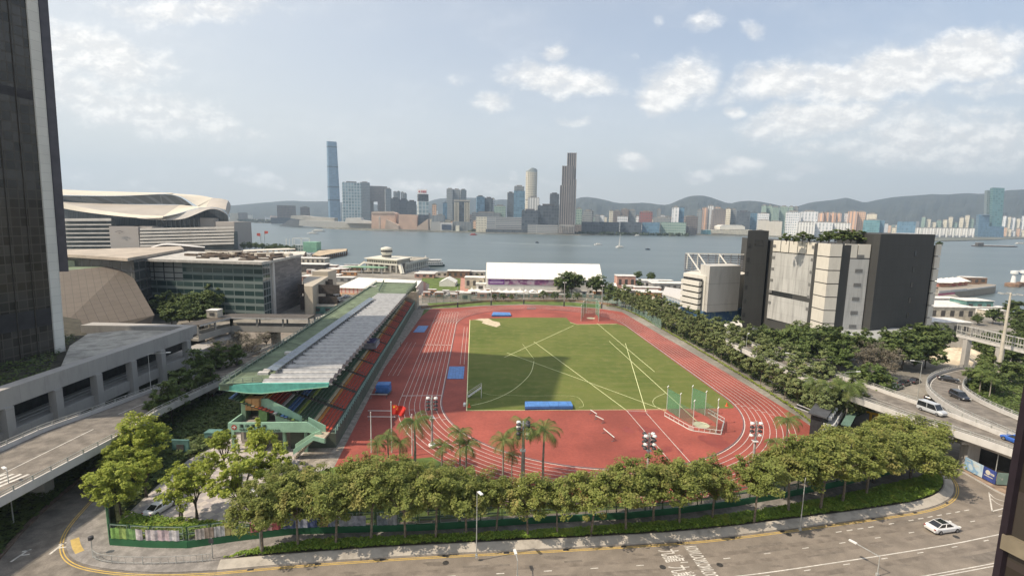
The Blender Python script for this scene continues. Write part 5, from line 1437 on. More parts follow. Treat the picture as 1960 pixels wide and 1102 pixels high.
for za, zb in zip(zs[:-1], zs[1:]):
 A_2, B_2 = ringat(za), ringat(zb); n = len(A_2)
 for i in range(n):
  j = (i+1) % n; u = i*20; mb.face([(*A_2[i], za), (*A_2[j], za), (*B_2[j], zb), (*B_2[i], zb)], [(u, za), (u+20, za), (u+20, zb), (u, zb)])
mb.face([(*p, H_) for p in ringat(H_)])
mb.build('glass_shaft', facade('blue_tower_glass', (.17, .24, .31), (.14, .23, .32), 8, 9, .9, .8, .22, .25, .05), t)
for zc in (130, 205, 320, 432):
 mb = MB(); P = [tuple(p) for p in ringat(zc, 1.012)]; mb.prism(P, zc, zc+7, True, True); mb.build('refuge_floor_band', mat('tower_band', (.06, .08, .10), .5, .1, .05), t)
t = landmark('tall dark stepped tower with pale vertical ribs on the far waterfront', 'skyscraper', 1084, 1590, 'stepped_tower')
RIB = facade('ribbed_stone', (.25, .225, .215), (.055, .058, .068), 6.4, 500, .60, .999, .3, .2, .1)
RIBP = mat('rib_stone', (.34, .31, .29), .7, .1, .05)
for nm, x0, x1, yt, dy, dep in (('shaft', 1082, 1098.5, 294, 18, 30), ('shoulder', 1073, 1095, 319, 8, 40), ('body', 1070, 1099.5, 356, 0, 46), ('shoulder', 1087, 1100, 345, 4, 40)):
 poly, c = tower_poly(x0, x1, 1590+dy, dep, .0); z1 = ZT(c.x, c.y, yt); mb = MB(); mb.prism(poly, 0, z1); mb.build(nm, RIB, t)
 mb = MB(); a, b = Vector(poly[0]), Vector(poly[1]); n = max(3, int((b-a).length/6.4))
 for k in range(n+1): p = a.lerp(b, k/n); mb.box(p.x, p.y-.6, 0, 1.5, 1.6, z1+1)
 mb.build('ribs', RIBP, t)
poly, c = tower_poly(1070, 1099.5, 1585, 5, 0); mb = MB()
for k in range(9): p = Vector(poly[0]).lerp(Vector(poly[1]), (k+.5)/9); mb.box(p.x, p.y-3, 2, 1.6, 1.6, 24)
mb.box(c.x, c.y-4, 25, (Vector(poly[1])-Vector(poly[0])).length, 4, 3); mb.build('portico', mat('portico_pale', (.45, .43, .40), .7, .1, .1), t)
t = landmark('tall cream tower with a pointed glass crown left of the stepped dark tower', 'skyscraper', 1016, 1930, 'cream_tower')
a, b = D3(1004, 400, 1930), D3(1028.6, 400, 1930); cxx, cyy, r = (a.x+b.x)/2, 1950, (b.x-a.x)/2
z1 = ZT(cxx, cyy, 330); mb = MB(); pts = []
for k in range(20):
 q = 2*math.pi*k/20; rr_ = r*(1-.10*abs(math.cos(2*q))) ; pts.append((cxx+rr_*math.cos(q), cyy+rr_*.8*math.sin(q)))
mb.prism(pts, 0, z1); mb.build('shaft', facade('cream_tower_face', (.60, .56, .46), (.22, .22, .20), 7.5, 8.5, .5, .55, .3, .5, .15), t)
mb = MB(); zz = [z1+6+10*abs(math.sin(math.atan2(p[1]-cyy, p[0]-cxx))) if p[0] > cxx-r*.2 else z1+5 for p in pts]
q2 = [(cxx+(p[0]-cxx)*.98, cyy+(p[1]-cyy)*.98) for p in pts]; mb.prism(q2, [z1]*20, zz, True); mb.build('crown_glass', mat('crown_glass', (.34, .38, .38), .2, .1, .05), t)
mb = MB();
for zc in (z1*.36, z1*.52): mb.prism([(cxx+(p[0]-cxx)*1.01, cyy+(p[1]-cyy)*1.01) for p in pts], zc, zc+4, True, True)
mb.build('refuge_floor_band', mat('cream_band', (.25, .24, .22), .7, .1, .05), t)
t = landmark('tall curved turquoise glass tower above blue blocks at the right', 'skyscraper', 1907, 2424, 'turquoise_tower')
def slab(parts_parent, nm, bx0, bx1, by, tx0, tx1, ty, Y, dep, m_):
 B0, B1 = D3(bx0, by, Y), D3(bx1, by, Y); T0, T1 = D3(tx0, ty, Y), D3(tx1, ty+1, Y)
 d = Vector((dep*.6, dep, 0)); mb = MB()
 for p, q, r_2, s_2 in ((B0, B1, T1, T0), (B1, B1+d, T1+d, T1), (B0+d, B0, T0, T0+d), (T0, T1, T1+d, T0+d)):
  L = (q-p).length; h = (s_2-p).length; mb.face([p, q, r_2, s_2], [(0, 0), (L, 0), (L, h), (0, h)])
 return mb.build(nm, m_, parts_parent)
slab(t, 'main_slab', 1897, 1916, 457, 1900.5, 1923, 359, 2424, 40, facade('turq_glass', (.16, .28, .27), (.07, .17, .18), 11, 11, .8, .7, .2, .6, .05))
slab(t, 'rear_slab', 1886, 1895, 457, 1890, 1899, 364, 2460, 40, facade('turq_grey', (.28, .32, .31), (.12, .17, .18), 8, 10, .6, .7, .3, .4, .05))
slab(t, 'podium', 1872, 1921, 458, 1872, 1922, 432.5, 2400, 50, FM('bluegl'))
slab(t, 'side_tower', 1871, 1893, 458, 1874, 1894, 411, 2405, 40, FM('bluegl'))
mb = MB(); p = D3(1884, 412, 2415); mb.lathe(p.x, p.y, [(22, p.z-2), (24, p.z+1), (21, p.z+4), (0, p.z+4)], 18); mb.build('round_roof', mat('round_roof_blue', (.12, .17, .22), .5, .1, .05), t)
t = landmark('broad brown tower with a square hole through it, right of the pale gridded block', 'tower block', 720, 2650, 'arch_tower')
m_ = FM('brown')
for nm, x0, x1, yt, yb in (('left_leg', 697, 716, 386, 450), ('right_leg', 723.5, 742, 386, 450), ('bridge_block', 697, 742, 356.5, 386.2), ('base_block', 697.2, 741.8, 404, 450)):
 poly, c = tower_poly(x0, x1, 2650, 40, 0); mb = MB(); zt_, zb_ = ZT(c.x, c.y, yt), max(-.5, ZT(c.x, c.y, yb)); mb.prism(poly, zb_, zt_, True, True); mb.build(nm, m_, t)
t = landmark('grey tower with a white rooftop sign bearing red characters', 'tower block', 810, 1800, 'sign_tower')
poly, c = tower_poly(800, 821.5, 1800, 30, .12); z1 = ZT(c.x, c.y, 372); mb = MB(); mb.prism(poly, 0, z1*.42); mb.build('lower_body', FM('darkgl'), t)
mb = MB(); mb.prism(shrink(poly, .995), z1*.42, z1*.80); mb.build('gridded_body', FM('lightgrid'), t); mb = MB(); mb.prism(poly, z1*.8, z1); mb.build('top_body', FM('dark'), t)
s0 = D3(799.5, 372, 1795); s1 = D3(817, 362.5, 1795); mb = MB(); mb.box((s0.x+s1.x)/2, 1795, z1, s1.x-s0.x, 3, s1.z-z1); mb.build('sign_board', mat('sign_white', (.8, .78, .76), .6, .03, .1), t)
REDL = mat('sign_red', (.55, .05, .06), .6, .05, .5)
mb = MB()  # red mark and characters too small to read
cxm = s0.x+6;
for k in range(8): a = k*math.pi/4; mb.bar((cxm, 1793, z1+8.5), (cxm+3.2*math.cos(a), 1793, z1+8.5+3.2*math.sin(a)), .9)
for j in range(4):
 ox = s0.x+12.5+j*4.8
 for q in range(4): mb.bar((ox, 1793, z1+5.6+q*1.9), (ox+3.6, 1793, z1+5.6+q*1.9), .7)
 mb.bar((ox+.6+(j % 2)*1.6, 1793, z1+4.6), (ox+.6+(j % 2)*1.6, 1793, z1+12.2), .8); mb.bar((ox+3.2, 1793, z1+5.5), (ox+3.2, 1793, z1+11), .7)
mb.build('sign_characters', REDL, t)
t = landmark('windowless salmon tiled cultural centre with sloping roofs on the far waterfront', 'cultural centre', 750, 1760, 'cultural_centre')
SAL = mat('salmon_tile', (.56, .39, .29), .8, .1, .03); SAL2 = mat('salmon_tile_pale', (.50, .40, .32), .8, .1, .03)
def ppoly(mb, pts, Y, dep):
 P = [D3(x, y, Y) for x, y in pts]; Q = [p+Vector((0, dep, 0)) for p in P]; mb.face(P); mb.face(Q[::-1])
 for i in range(len(P)): j = (i+1) % len(P); mb.face([P[j], P[i], Q[i], Q[j]])
mb = MB(); ppoly(mb, [(711, 440), (711, 409), (716, 405), (752, 406), (757, 409), (757, 440)], 1790, 60); mb.build('theatre', SAL, t)
mb = MB(); ppoly(mb, [(763, 441), (763, 410), (794, 411), (798, 415), (798, 443)], 1775, 50); mb.build('concert_hall', SAL, t)
mb = MB(); ppoly(mb, [(736, 440), (739, 420), (763, 431), (763, 441)], 1770, 30); mb.build('sloping_wing', SAL2, t)
mb = MB(); ppoly(mb, [(798, 442), (798, 434), (819, 419), (820, 443)], 1775, 40); mb.build('fan_roof', SAL2, t)
mb = MB(); ppoly(mb, [(711, 405.2), (711, 408.5), (756, 408.8), (750, 404.6)], 1788, 30); mb.build('roof', SAL2, t)
t = landmark('slim clock tower in front of the salmon cultural centre', 'clock tower', 727, 1755, 'clock_tower')
p = D3(727, 441, 1755); mb = MB(); mb.box(p.x, p.y, 0, 6, 6, 34); mb.build('shaft', SAL2, t); mb = MB(); mb.lathe(p.x, p.y, [(3.6, 34), (3.0, 38), (3.2, 40), (0, 45)], 8); mb.build('dome', mat('dome_grey', (.4, .38, .34), .7, .05, .1), t)
t = landmark('long low white pier terminal with a dark glazed prow, far waterfront', 'pier terminal', 620, 1870, 'pier_terminal')
mb = MB(); ppoly(mb, [(572, 432), (573, 421), (640, 424), (712, 427), (712, 440), (640, 437)], 1880, 50); mb.build('terminal_block', facade('terminal_face', (.48, .46, .41), (.14, .14, .14), 7, 8, .55, .55, .3, .3, .1), t)
mb = MB(); ppoly(mb, [(534, 432.5), (545, 427), (553, 421), (572, 420), (572, 434)], 1980, 40); mb.build('prow', facade('prow_face', (.17, .18, .19), (.06, .07, .08), 60, 4, .98, .55), t)
mb = MB(); ppoly(mb, [(556, 418), (557, 412.5), (575, 412), (600, 415), (640, 417), (640, 424), (573, 420)], 1930, 40); mb.build('upper_deck', mat('terminal_roof', (.42, .40, .35), .8, .1, .05), t)
mb = MB(); ppoly(mb, [(660, 427), (662, 417), (690, 416), (692, 421), (711, 424), (711, 428)], 1860, 30); mb.build('white_roof', mat('white_roof', (.62, .60, .55), .7, .05, .05), t)
t = landmark('grey and white stepped museum blocks right of the salmon cultural centre', 'museum', 865, 1700, 'art_museum')
for nm, pts, Y, m_ in (('grey_wing', [(824, 443), (824, 425), (843, 424), (843, 443)], 1710, FM('greyband')), ('white_frame', [(843, 443), (843, 426), (866, 427), (866, 444)], 1700, mat('museum_white', (.50, .50, .49), .7, .05, .05)), ('dark_screen', [(845.5, 439), (845.5, 429.5), (863.5, 430.3), (863.5, 440)], 1697, mat('museum_screen', (.06, .08, .12), .4, .1, .05)),
                   ('back_block', [(826, 425), (826, 412), (850, 412), (850, 425)], 1740, FM('grey')), ('right_block', [(866, 444), (866, 424), (904, 425), (904, 446)], 1715, FM('grey')), ('lit_tower', [(872, 446), (872, 432), (879, 432), (879, 447)], 1695, mat('museum_cream', (.66, .64, .54), .7, .05, .05))):
 mb = MB(); ppoly(mb, pts, Y, 25); mb.build(nm, m_, t)
t = landmark('hotel tower with cream fins and a dark glass middle behind the museum', 'hotel', 884, 1850, 'finned_hotel')
poly, c = tower_poly(869, 898.5, 1850, 30, 0); z1 = ZT(c.x, c.y, 384); mb = MB(); mb.prism(poly, 0, z1); mb.build('body', FM('darkgl'), t)
mb = MB(); a, b = Vector(poly[0]), Vector(poly[1])
for f in (.03, .12, .21, .30, .70, .79, .88, .97): p = a.lerp(b, f); mb.box(p.x, p.y-1, 6, 2.6, 2.2, z1-12)
mb.build('fins', mat('fin_cream', (.58, .54, .44), .7, .05, .1), t); mb = MB(); mb.prism(shrink(poly, 1.06), z1-3, z1+2, True, True); mb.build('roof', mat('hotel_roof', (.45, .42, .36), .7, .05, .1), t)
SK = [
 ("dark brown square museum tower block low on the far left shore", 531.5, 567.5, 393.5, 2450, 'brown', dict(rot=0, roof='flat', z0=18)),
 ("low dark podium under the dark brown square block", 519, 580, 417, 2440, 'dark', dict(rot=0, roof='flat')),
 ("small brown block with a slanting white roof left of the tallest skyscraper", 576, 594, 397, 2500, 'brown', dict(rot=0)),
 ("low tan palace-like museum at the left end of the far shore", 441, 459, 408, 3000, 'cream', dict(rot=0, roof='flat')),
 ("low dark wing right of the tan museum at the left end of the shore", 457, 475, 407, 2980, 'brown', dict(rot=0, roof='flat')),
 ("pale green gridded slab block right of the tallest skyscraper", 656.5, 693, 350, 2350, 'lightgrid', dict(rot=.06, dep=30)),
 ("grey slab tower between the gridded block and the tower with the hole", 691, 709.5, 350, 2620, 'grey', dict(rot=0)),
 ("narrow grey tower just right of the tower with the hole", 738, 751, 362, 2600, 'grey', {}),
 ("leftmost of four thin grey towers in the gap behind the gateway blocks", 753.5, 760, 368, 2800, 'grey', {}),
 ("second of four thin grey towers behind the gateway blocks", 760.5, 767, 367.5, 2800, 'grey', {}),
 ("third of four thin grey towers behind the gateway blocks", 767.5, 773.5, 369, 2800, 'grey', {}),
 ("rightmost of four thin grey towers behind the gateway blocks", 774, 780, 371, 2800, 'grey', {}),
 ("leftmost dark gateway office block behind the cultural centre", 748, 766, 381, 1980, 'dark', dict(rot=0)),
 ("middle dark gateway office block behind the cultural centre", 764, 781, 383, 1985, 'darkgl', dict(rot=0)),
 ("rightmost dark gateway office block behind the cultural centre", 780, 797, 386, 1990, 'dark', dict(rot=0)),
 ("small pinkish domed tower right of the tower with the sign", 827, 835.5, 392, 2000, 'peach', {}),
 ("low dark block right of the small pinkish tower", 836, 846, 412, 1950, 'grey', {}),
 ("narrow dark blue block left of the grey twin towers", 847.5, 856, 389, 2200, 'bluegl', {}),
 ("left one of the grey residential towers behind the finned hotel", 854, 867, 362.5, 2400, 'grey', {}),
 ("middle one of the grey residential towers behind the finned hotel", 867, 880, 363.5, 2420, 'grey', {}),
 ("right one of the grey residential towers behind the finned hotel", 881.5, 893.5, 364, 2440, 'grey', {}),
 ("grey blue office block left of the gap by the striped waterfront block", 911.5, 928, 377, 2050, 'bluegl', {}),
 ("darker office block joined to the grey blue office block", 926, 942, 380, 2060, 'darkgl', {}),
 ("thin white tower beside the darker office block", 940, 945.5, 381.5, 2070, 'white', {}),
 ("wide low grey base block above the striped waterfront block", 903, 958, 407, 1950, 'grey', dict(rot=0)),
 ("grey green office block with terraces in the middle of the skyline", 945, 967.5, 395, 1980, 'green', {}),
 ("slim dark tower with a pale top left of the sloping glass tower", 970, 982.5, 370, 2000, 'dark', {}),
 ("glass tower with a sloping top left of the tall cream tower", 982.5, 1003.5, 366, 1990, 'bluegl', dict(rot=0)),
 ("blue grey tower behind the sloping glass tower, with a raised plant room", 983, 1002, 357.5, 2080, 'grey', dict(rot=0)),
 ("dark block with pale ribs in front of the tall cream tower", 1009.5, 1031.5, 379, 1780, 'creamrib', {}),
 ("dark tower with a pale crown left of the stepped tower", 1051, 1069, 372, 1900, 'dark', {}),
 ("broad dark hotel block left of the stepped tower, lower left wing", 998, 1030, 403, 1640, 'darkgl', dict(rot=0, dep=40)),
 ("broad dark hotel block left of the stepped tower, higher right wing", 1028, 1069, 394, 1650, 'darkgl', dict(rot=0, dep=40)),
 ("pale low podium in front of the broad dark hotel block", 1010, 1068, 430, 1615, 'greyband', dict(rot=0, roof='flat', dep=20)),
 ("beige end of the striped waterfront block", 911, 932, 415, 1645, 'cream', dict(rot=0, roof='flat')),
 ("grey waterfront block with long horizontal stripes", 931.5, 1001.5, 415.5, 1640, 'greyband', dict(rot=0, roof='flat', dep=40)),
 ("dark glazed low front of the striped waterfront block", 930, 1002, 439, 1620, 'dark', dict(rot=0, roof='flat', dep=15)),
 ("greenish tower just right of the stepped tower", 1101.5, 1113, 400, 1800, 'green', {}),
 ("grey tower with a stepped top right of the greenish tower", 1114, 1134, 404, 1850, 'grey', {}),
 ("first dark low waterfront block right of the stepped tower", 1113, 1152, 424.5, 1640, 'darkgl', dict(rot=0, roof='flat')),
 ("second dark low waterfront block with a bluish face", 1152, 1186, 425, 1660, 'dark', dict(rot=0, roof='flat')),
 ("third dark low waterfront block in the middle of the row", 1187, 1228, 425, 1680, 'darkgl', dict(rot=0, roof='flat')),
 ("fourth dark low waterfront block with a purple tint", 1229, 1263, 425.5, 1700, 'bluegl', dict(rot=0, roof='flat')),
 ("last low waterfront block with pale end walls", 1264, 1313, 425.5, 1720, 'green', dict(rot=0, roof='flat')),
 ("beige narrow tower behind the low dark waterfront blocks", 1166, 1173, 404, 2000, 'cream', {}),
 ("left part of the brownish residential cluster behind the waterfront", 1173, 1187, 404, 2100, 'brown', {}),
 ("middle part of the brownish residential cluster behind the waterfront", 1187, 1202, 401, 2110, 'brown', {}),
 ("right part of the brownish residential cluster behind the waterfront", 1202, 1216, 403, 2120, 'grey', {}),
 ("low white block in front of the brownish residential cluster", 1181, 1201, 414.5, 1800, 'white', dict(rot=0)),
 ("dark red block behind the low waterfront row", 1223, 1248, 405.5, 1850, 'red', dict(rot=0)),
 ("small white block left of the dark red one", 1216, 1223, 414, 1900, 'white', {}),
 ("thin grey tower right of the dark red block", 1256, 1263.5, 402, 2000, 'grey', {}),
 ("low wide grey block between dark red and white blue towers", 1248, 1284, 417, 1950, 'grey', {}),
 ("white faced half of the white and dark blue tower", 1284.5, 1298, 397.5, 1800, 'whiterib', dict(rot=0)),
 ("dark blue half of the white and dark blue tower", 1297, 1308, 397.8, 1815, 'bluegl', dict(rot=0)),
 ("brown low block right of the white and dark blue tower", 1309, 1338, 414.5, 1850, 'brown', {}),
 ("grey residential tower left of the tall peach group", 1332, 1343, 403, 2100, 'grey', {}),
 ("thin peach tower at the left of the peach group", 1343, 1353, 398, 2150, 'peachrib', {}),
 ("tallest peach tower of the left peach group", 1353, 1365, 394.5, 2150, 'creamrib', {}),
 ("peach tower right of the tallest one in the left peach group", 1364, 1377, 397, 2160, 'peachrib', {}),
 ("dark grey tower in front of the peach group", 1362, 1389.5, 401.5, 1950, 'brown', {}),
 ("grey and cream tower right of the dark grey one", 1386, 1397, 400, 2050, 'cream', {}),
 ("greyish tower left of the dark blue block with a pale top", 1397, 1408, 401.5, 2060, 'grey', {}),
 ("dark blue block with a pale top band", 1408, 1434.5, 406, 1950, 'darkgl', dict(rot=0)),
 ("bluish block right of the dark blue one", 1434, 1449, 408, 1980, 'bluegl', {}),
 ("small white block in front of the bluish one", 1448, 1471, 409, 2050, 'white', {}),
 ("grey green tower at the left of the tall green cluster", 1454, 1465, 394, 2300, 'green', {}),
 ("second grey green tower of the tall green cluster", 1465, 1476, 394.5, 2310, 'green', {}),
 ("third grey green tower of the tall green cluster", 1476, 1490, 397, 2250, 'green', {}),
 ("fourth grey green tower of the tall green cluster", 1490, 1505, 396, 2260, 'green', {}),
 ("fifth grey green tower of the tall green cluster, standing apart", 1506, 1516, 396.5, 2300, 'green', {}),
 ("sixth and rightmost tower of the tall green cluster", 1516, 1525, 397, 2310, 'grey', {}),
 ("beige stepped low block beside the ferry terminal", 1450, 1472, 422, 1900, 'plain', dict(rot=0)),
 ("beige low block with a flat roof right of the stepped one", 1471, 1497, 424, 1880, 'plain', dict(rot=0)),
 ("white gridded office block, left one of the pair", 1503, 1530.5, 406, 1850, 'white', dict(rot=.1)),
 ("white gridded office block, right one of the pair", 1531, 1565, 405.5, 1870, 'whiterib', dict(rot=.1)),
 ("long grey white ribbed low block, left half", 1526, 1560, 425.5, 1800, 'creamrib', dict(rot=0)),
 ("long grey white ribbed low block, middle part", 1560, 1594, 426, 1805, 'whiterib', dict(rot=0)),
 ("long grey white ribbed low block, right part", 1594, 1628, 427, 1810, 'creamrib', dict(rot=0)),
 ("first block of the row of brick coloured towers", 1564, 1576, 408, 2150, 'peachrib', {}),
 ("second block of the row of brick coloured towers", 1576, 1587, 407, 2150, 'peachrib', {}),
 ("third block of the row of brick coloured towers", 1587, 1598, 407.5, 2150, 'peachrib', {}),
 ("fourth block of the row of brick coloured towers", 1598, 1609, 408.5, 2150, 'peachrib', {}),
 ("white edged tower left of the curved orange block", 1615, 1623, 409, 2150, 'white', {}),
 ("curved orange brown residential block, left half", 1621, 1639, 405, 2120, 'peachrib', {}),
 ("curved orange brown residential block, right half", 1638, 1656, 406, 2130, 'peach', {}),
 ("cream domed block right of the curved orange one", 1656, 1677, 410, 2200, 'cream', {}),
 ("turquoise glass office block behind the grey block's bushes", 1652, 1684, 421.5, 1950, 'teal', dict(rot=0)),
 ("dark blue edge of the turquoise glass office block", 1683, 1693, 422, 1955, 'bluegl', dict(rot=0)),
 ("solid blue box shaped block above a white base", 1717, 1753, 424.5, 1950, 'bluegl', dict(rot=0, dep=40, z0=12, roof='flat')),
 ("white low base under the blue box shaped block", 1714, 1754, 446, 1945, 'white', dict(rot=0, roof='flat')),
 ("cream tower left of the blue box shaped block", 1708, 1717, 436, 2050, 'cream', {}),
]
kw_names = []
for lb, x0, x1, yt, Y, stl_, kw in SK: sk(lb, x0, x1, yt, Y, stl_, **kw)
nm5 = ['first', 'second', 'third', 'fourth', 'fifth', 'sixth', 'seventh', 'eighth', 'ninth']
for i in range(9):
 x0 = 1753+i*12.8; sk(f"{nm5[i]} cream block from the left in the long row of waterfront flats", x0, x0+12.0, 436.3+i*.15, 2150+i*15, 'creamrib', dep=16, rot=0).__setitem__('group', 'long row of cream waterfront flats')
hs = [414, 417, 421, 418, 413, 416, 424, 419, 426, 422]
for i in range(10):
 x0 = 1762+i*10.4; sk(f"{ordw(i)} tower from the left in the tall pale cluster behind the cream flats", x0, x0+9, hs[(i*3) % 10]+(2 if i < 3 else 0), 2700, 'cream' if i % 3 else 'green', dep=18).__setitem__('group', 'tall pale cluster behind the cream flats')
for i in range(7):
 x0 = 1917+i*9; sk(f"{ordw(i)} pale tower from the left in the group right of the turquoise skyscraper", x0, x0+8, 414+((i*5) % 4)*1.7, 3000, 'cream' if i % 2 else 'whiterib', dep=20).__setitem__('group', 'pale towers at the right edge of the far shore')
for i in range(6):
 x0 = 1921+i*9; sk(f"{ordw(i)} low block from the left at the right edge of the far shore", x0, x0+8, 436+((i*7) % 5)*1.6, 2650, ('peach', 'cream', 'white')[i % 3], dep=20).__setitem__('group', 'low blocks at the right edge of the far shore')
cnt = 0
for (xa, xb, ya, yb, Y, n, gname) in ((1110, 1290, 411, 421, 2300, 20, 'low blocks behind the middle waterfront'), (1290, 1460, 408, 424, 2400, 16, 'low blocks behind the peach towers'), (1680, 1760, 424, 434, 3400, 12, 'far low blocks under the right mountains'), (800, 960, 398, 412, 2600, 12, 'low blocks behind the hotel'), (820, 960, 415, 428, 1900, 10, 'low blocks behind the museum'), (1100, 1320, 428, 436, 1780, 10, 'low blocks close behind the waterfront'), (440, 530, 411, 418, 4500, 8, 'far harbour sheds at the left end')):
 for i in range(n):
  x0 = xa+(xb-xa)*i/n+RS.uniform(-1, 1); w_ = (xb-xa)/n*RS.uniform(.75, 1.2)
  sk(f"{ordw(i)} from the left among the {gname}", x0, x0+w_, RS.uniform(ya, yb), Y+RS.uniform(-60, 60), RS.choice(('grey', 'cream', 'white', 'brown', 'peach', 'green', 'grey')), dep=18, name='low_block', cat='low block').__setitem__('group', gname)
t = landmark('long white vaulted terminal hall on the far shore in front of the beige low block', 'terminal hall', 1405, 1900, 'vaulted_hall')
mb = MB(); ppoly(mb, [(1378, 439), (1378, 433), (1385, 430.5), (1420, 431), (1426, 434), (1426, 439)], 1900, 60); mb.build('vault', mat('hall_white', (.68, .66, .60), .7, .05, .05), t)
mb = MB(); ppoly(mb, [(1350, 446), (1350, 440), (1440, 440), (1440, 450)], 1890, 40); mb.build('quay_building', FM('cream'), t)
mb = MB(); ppoly(mb, [(1345, 448), (1346, 440), (1360, 440), (1361, 449)], 1880, 20); mb.build('blue_pavilion', FM('teal'), t)
mb = MB(); bm_ = None
def far_green(label, x0, x1, yb, h, Y, name='far_treeline', n=160, col=None):
 mb = MB(); rr = random.Random(int(x0));
 for k in range(n):
  x = rr.uniform(x0, x1); Yk = Y+rr.uniform(0, 25); p = D3(x, yb(x) if callable(yb) else yb, Yk); z = rr.random()*h; s = rr.uniform(1.6, 4.0)
  a = Vector((rr.uniform(-1, 1), rr.uniform(-1, 1), rr.uniform(-1, 1))).normalized(); b = a.orthogonal().normalized(); c = a.cross(b)
  q = Vector((p.x, p.y, -.5+z));
  for (u, v) in ((b, c), (a, b)): mb.face([q-u*s-v*s*.7, q+u*s-v*s*.7, q+u*s+v*s*.7, q-u*s+v*s*.7])
 o = mb.build(name, mat('far_foliage', (.055, .075, .04), .9, .35, .05), origin=(D3((x0+x1)/2, 440, Y).x, Y, 0)); tag(o, label, 'trees', kind='stuff'); return o
far_green('dark trees along the far shore right of the stepped tower', 1100, 1200, 443, 7, 1610)
far_green('trees along the far shore in front of the low dark blocks', 1200, 1320, 443, 6, 1640)
far_green('trees by the art museum on the far shore', 896, 960, 442, 8, 1650, n=90)
far_green('wooded park at the left end of the far shore', 455, 535, 424, 16, 2650, n=260)
def ridge(name, pts, D, back=1800, front=1300, seed=1, m_=None, amp=1.0):
 xs = resample(smooth_line(pts, 1), 150); mb = MB(); rows_ = 14; grid = []
 for i, (px, py) in enumerate(xs):
  d = px_dir(px, py); col = []
  hd = math.hypot(d.x, d.y); ux, uy = d.x/hd, d.y/hd; ztop = CAM_H+d.z/hd*D
  for j in range(rows_+1):
   f = j/rows_; dist = D-front+f*(front+back)
   g = (dist-(D-front))/front if dist < D else 1-(dist-D)/back
   g = max(0, min(1, g)); e = g**.85
   nz = noise.noise(Vector((i*.13, dist*.0016, seed)))*.5+noise.noise(Vector((i*.33, dist*.004, seed+9)))*.28
   z = ztop*e*(1+nz*(1-e)*1.1) if g > 0 else -1
   col.append(Vector((ux*dist, uy*dist, z-1)))
  grid.append(col)
 for i in range(len(grid)-1):
  for j in range(rows_): mb.face([grid[i][j], grid[i+1][j], grid[i+1][j+1], grid[i][j+1]])
 o = structure(mb, name, m_, smooth=True) if False else None
 ob = mb.build(name, m_, origin=(0, D, 0)); ob['kind'] = 'structure'; return ob
MT = mat('mountain_scrub', (.042, .052, .048), .95, .4, .004, fine=(.012, .5), detail=10, col2=(.055, .062, .052))
ridge('mountains', [(380, 396), (440, 393.5), (494, 388), (557, 383), (581, 385), (628, 384.5), (680, 388), (740, 392), (800, 393), (824, 383), (848, 378), (873, 381), (900, 376), (940, 383), (969, 380), (1000, 388), (1040, 396)], 6500, seed=3, m_=MT)
ridge('mountains', [(1050, 400), (1075, 388), (1099, 380.5), (1116, 375.6), (1137, 377), (1160, 382), (1178, 387.5), (1205, 388.5), (1238, 386.5), (1268, 392), (1284, 389.5), (1306, 379), (1322, 373.8), (1336, 373), (1350, 373.5), (1370, 380), (1397, 389.5), (1411, 385), (1432, 383), (1450, 384), (1470, 387.5), (1495, 393), (1515, 398), (1540, 406)], 5200, seed=7, m_=MT)
ridge('mountains', [(1480, 404), (1505, 399), (1525, 394.5), (1552, 386), (1575, 383.5), (1593, 382), (1606, 380), (1620, 376.8), (1635, 381), (1655, 387), (1672, 383), (1688, 379.5), (1715, 375.5), (1742, 373.5), (1772, 371), (1783, 369.5), (1810, 371.5), (1846, 368), (1881, 370.5), (1905, 367), (1925, 363), (1960, 360.5), (2010, 360), (2100, 366), (2200, 372)], 6000, seed=12, m_=MT)
# ================================================================== haze
mb = MB(); X0, X1, Y0, Y1, Z0, Z1 = -12000, 12000, -350, 9250, -8.5, 900
v = [(X0, Y0), (X1, Y0), (X1, Y1), (X0, Y1)]
mb.prism(v, Z0, Z1, True, True)
HZ = bpy.data.materials.new('haze'); HZ.use_nodes = True; q = HZ.node_tree; q.nodes.clear()
pv = q.nodes.new('ShaderNodeVolumePrincipled'); pv.inputs['Color'].default_value = (.62, .80, 1.0, 1); pv.inputs['Density'].default_value = HAZE_D; pv.inputs['Anisotropy'].default_value = .15
ou = q.nodes.new('ShaderNodeOutputMaterial'); q.links.new(pv.outputs[0], ou.inputs['Volume'])
o = mb.build('haze', HZ, origin=(0, 0, -8.5)); o['kind'] = 'stuff'
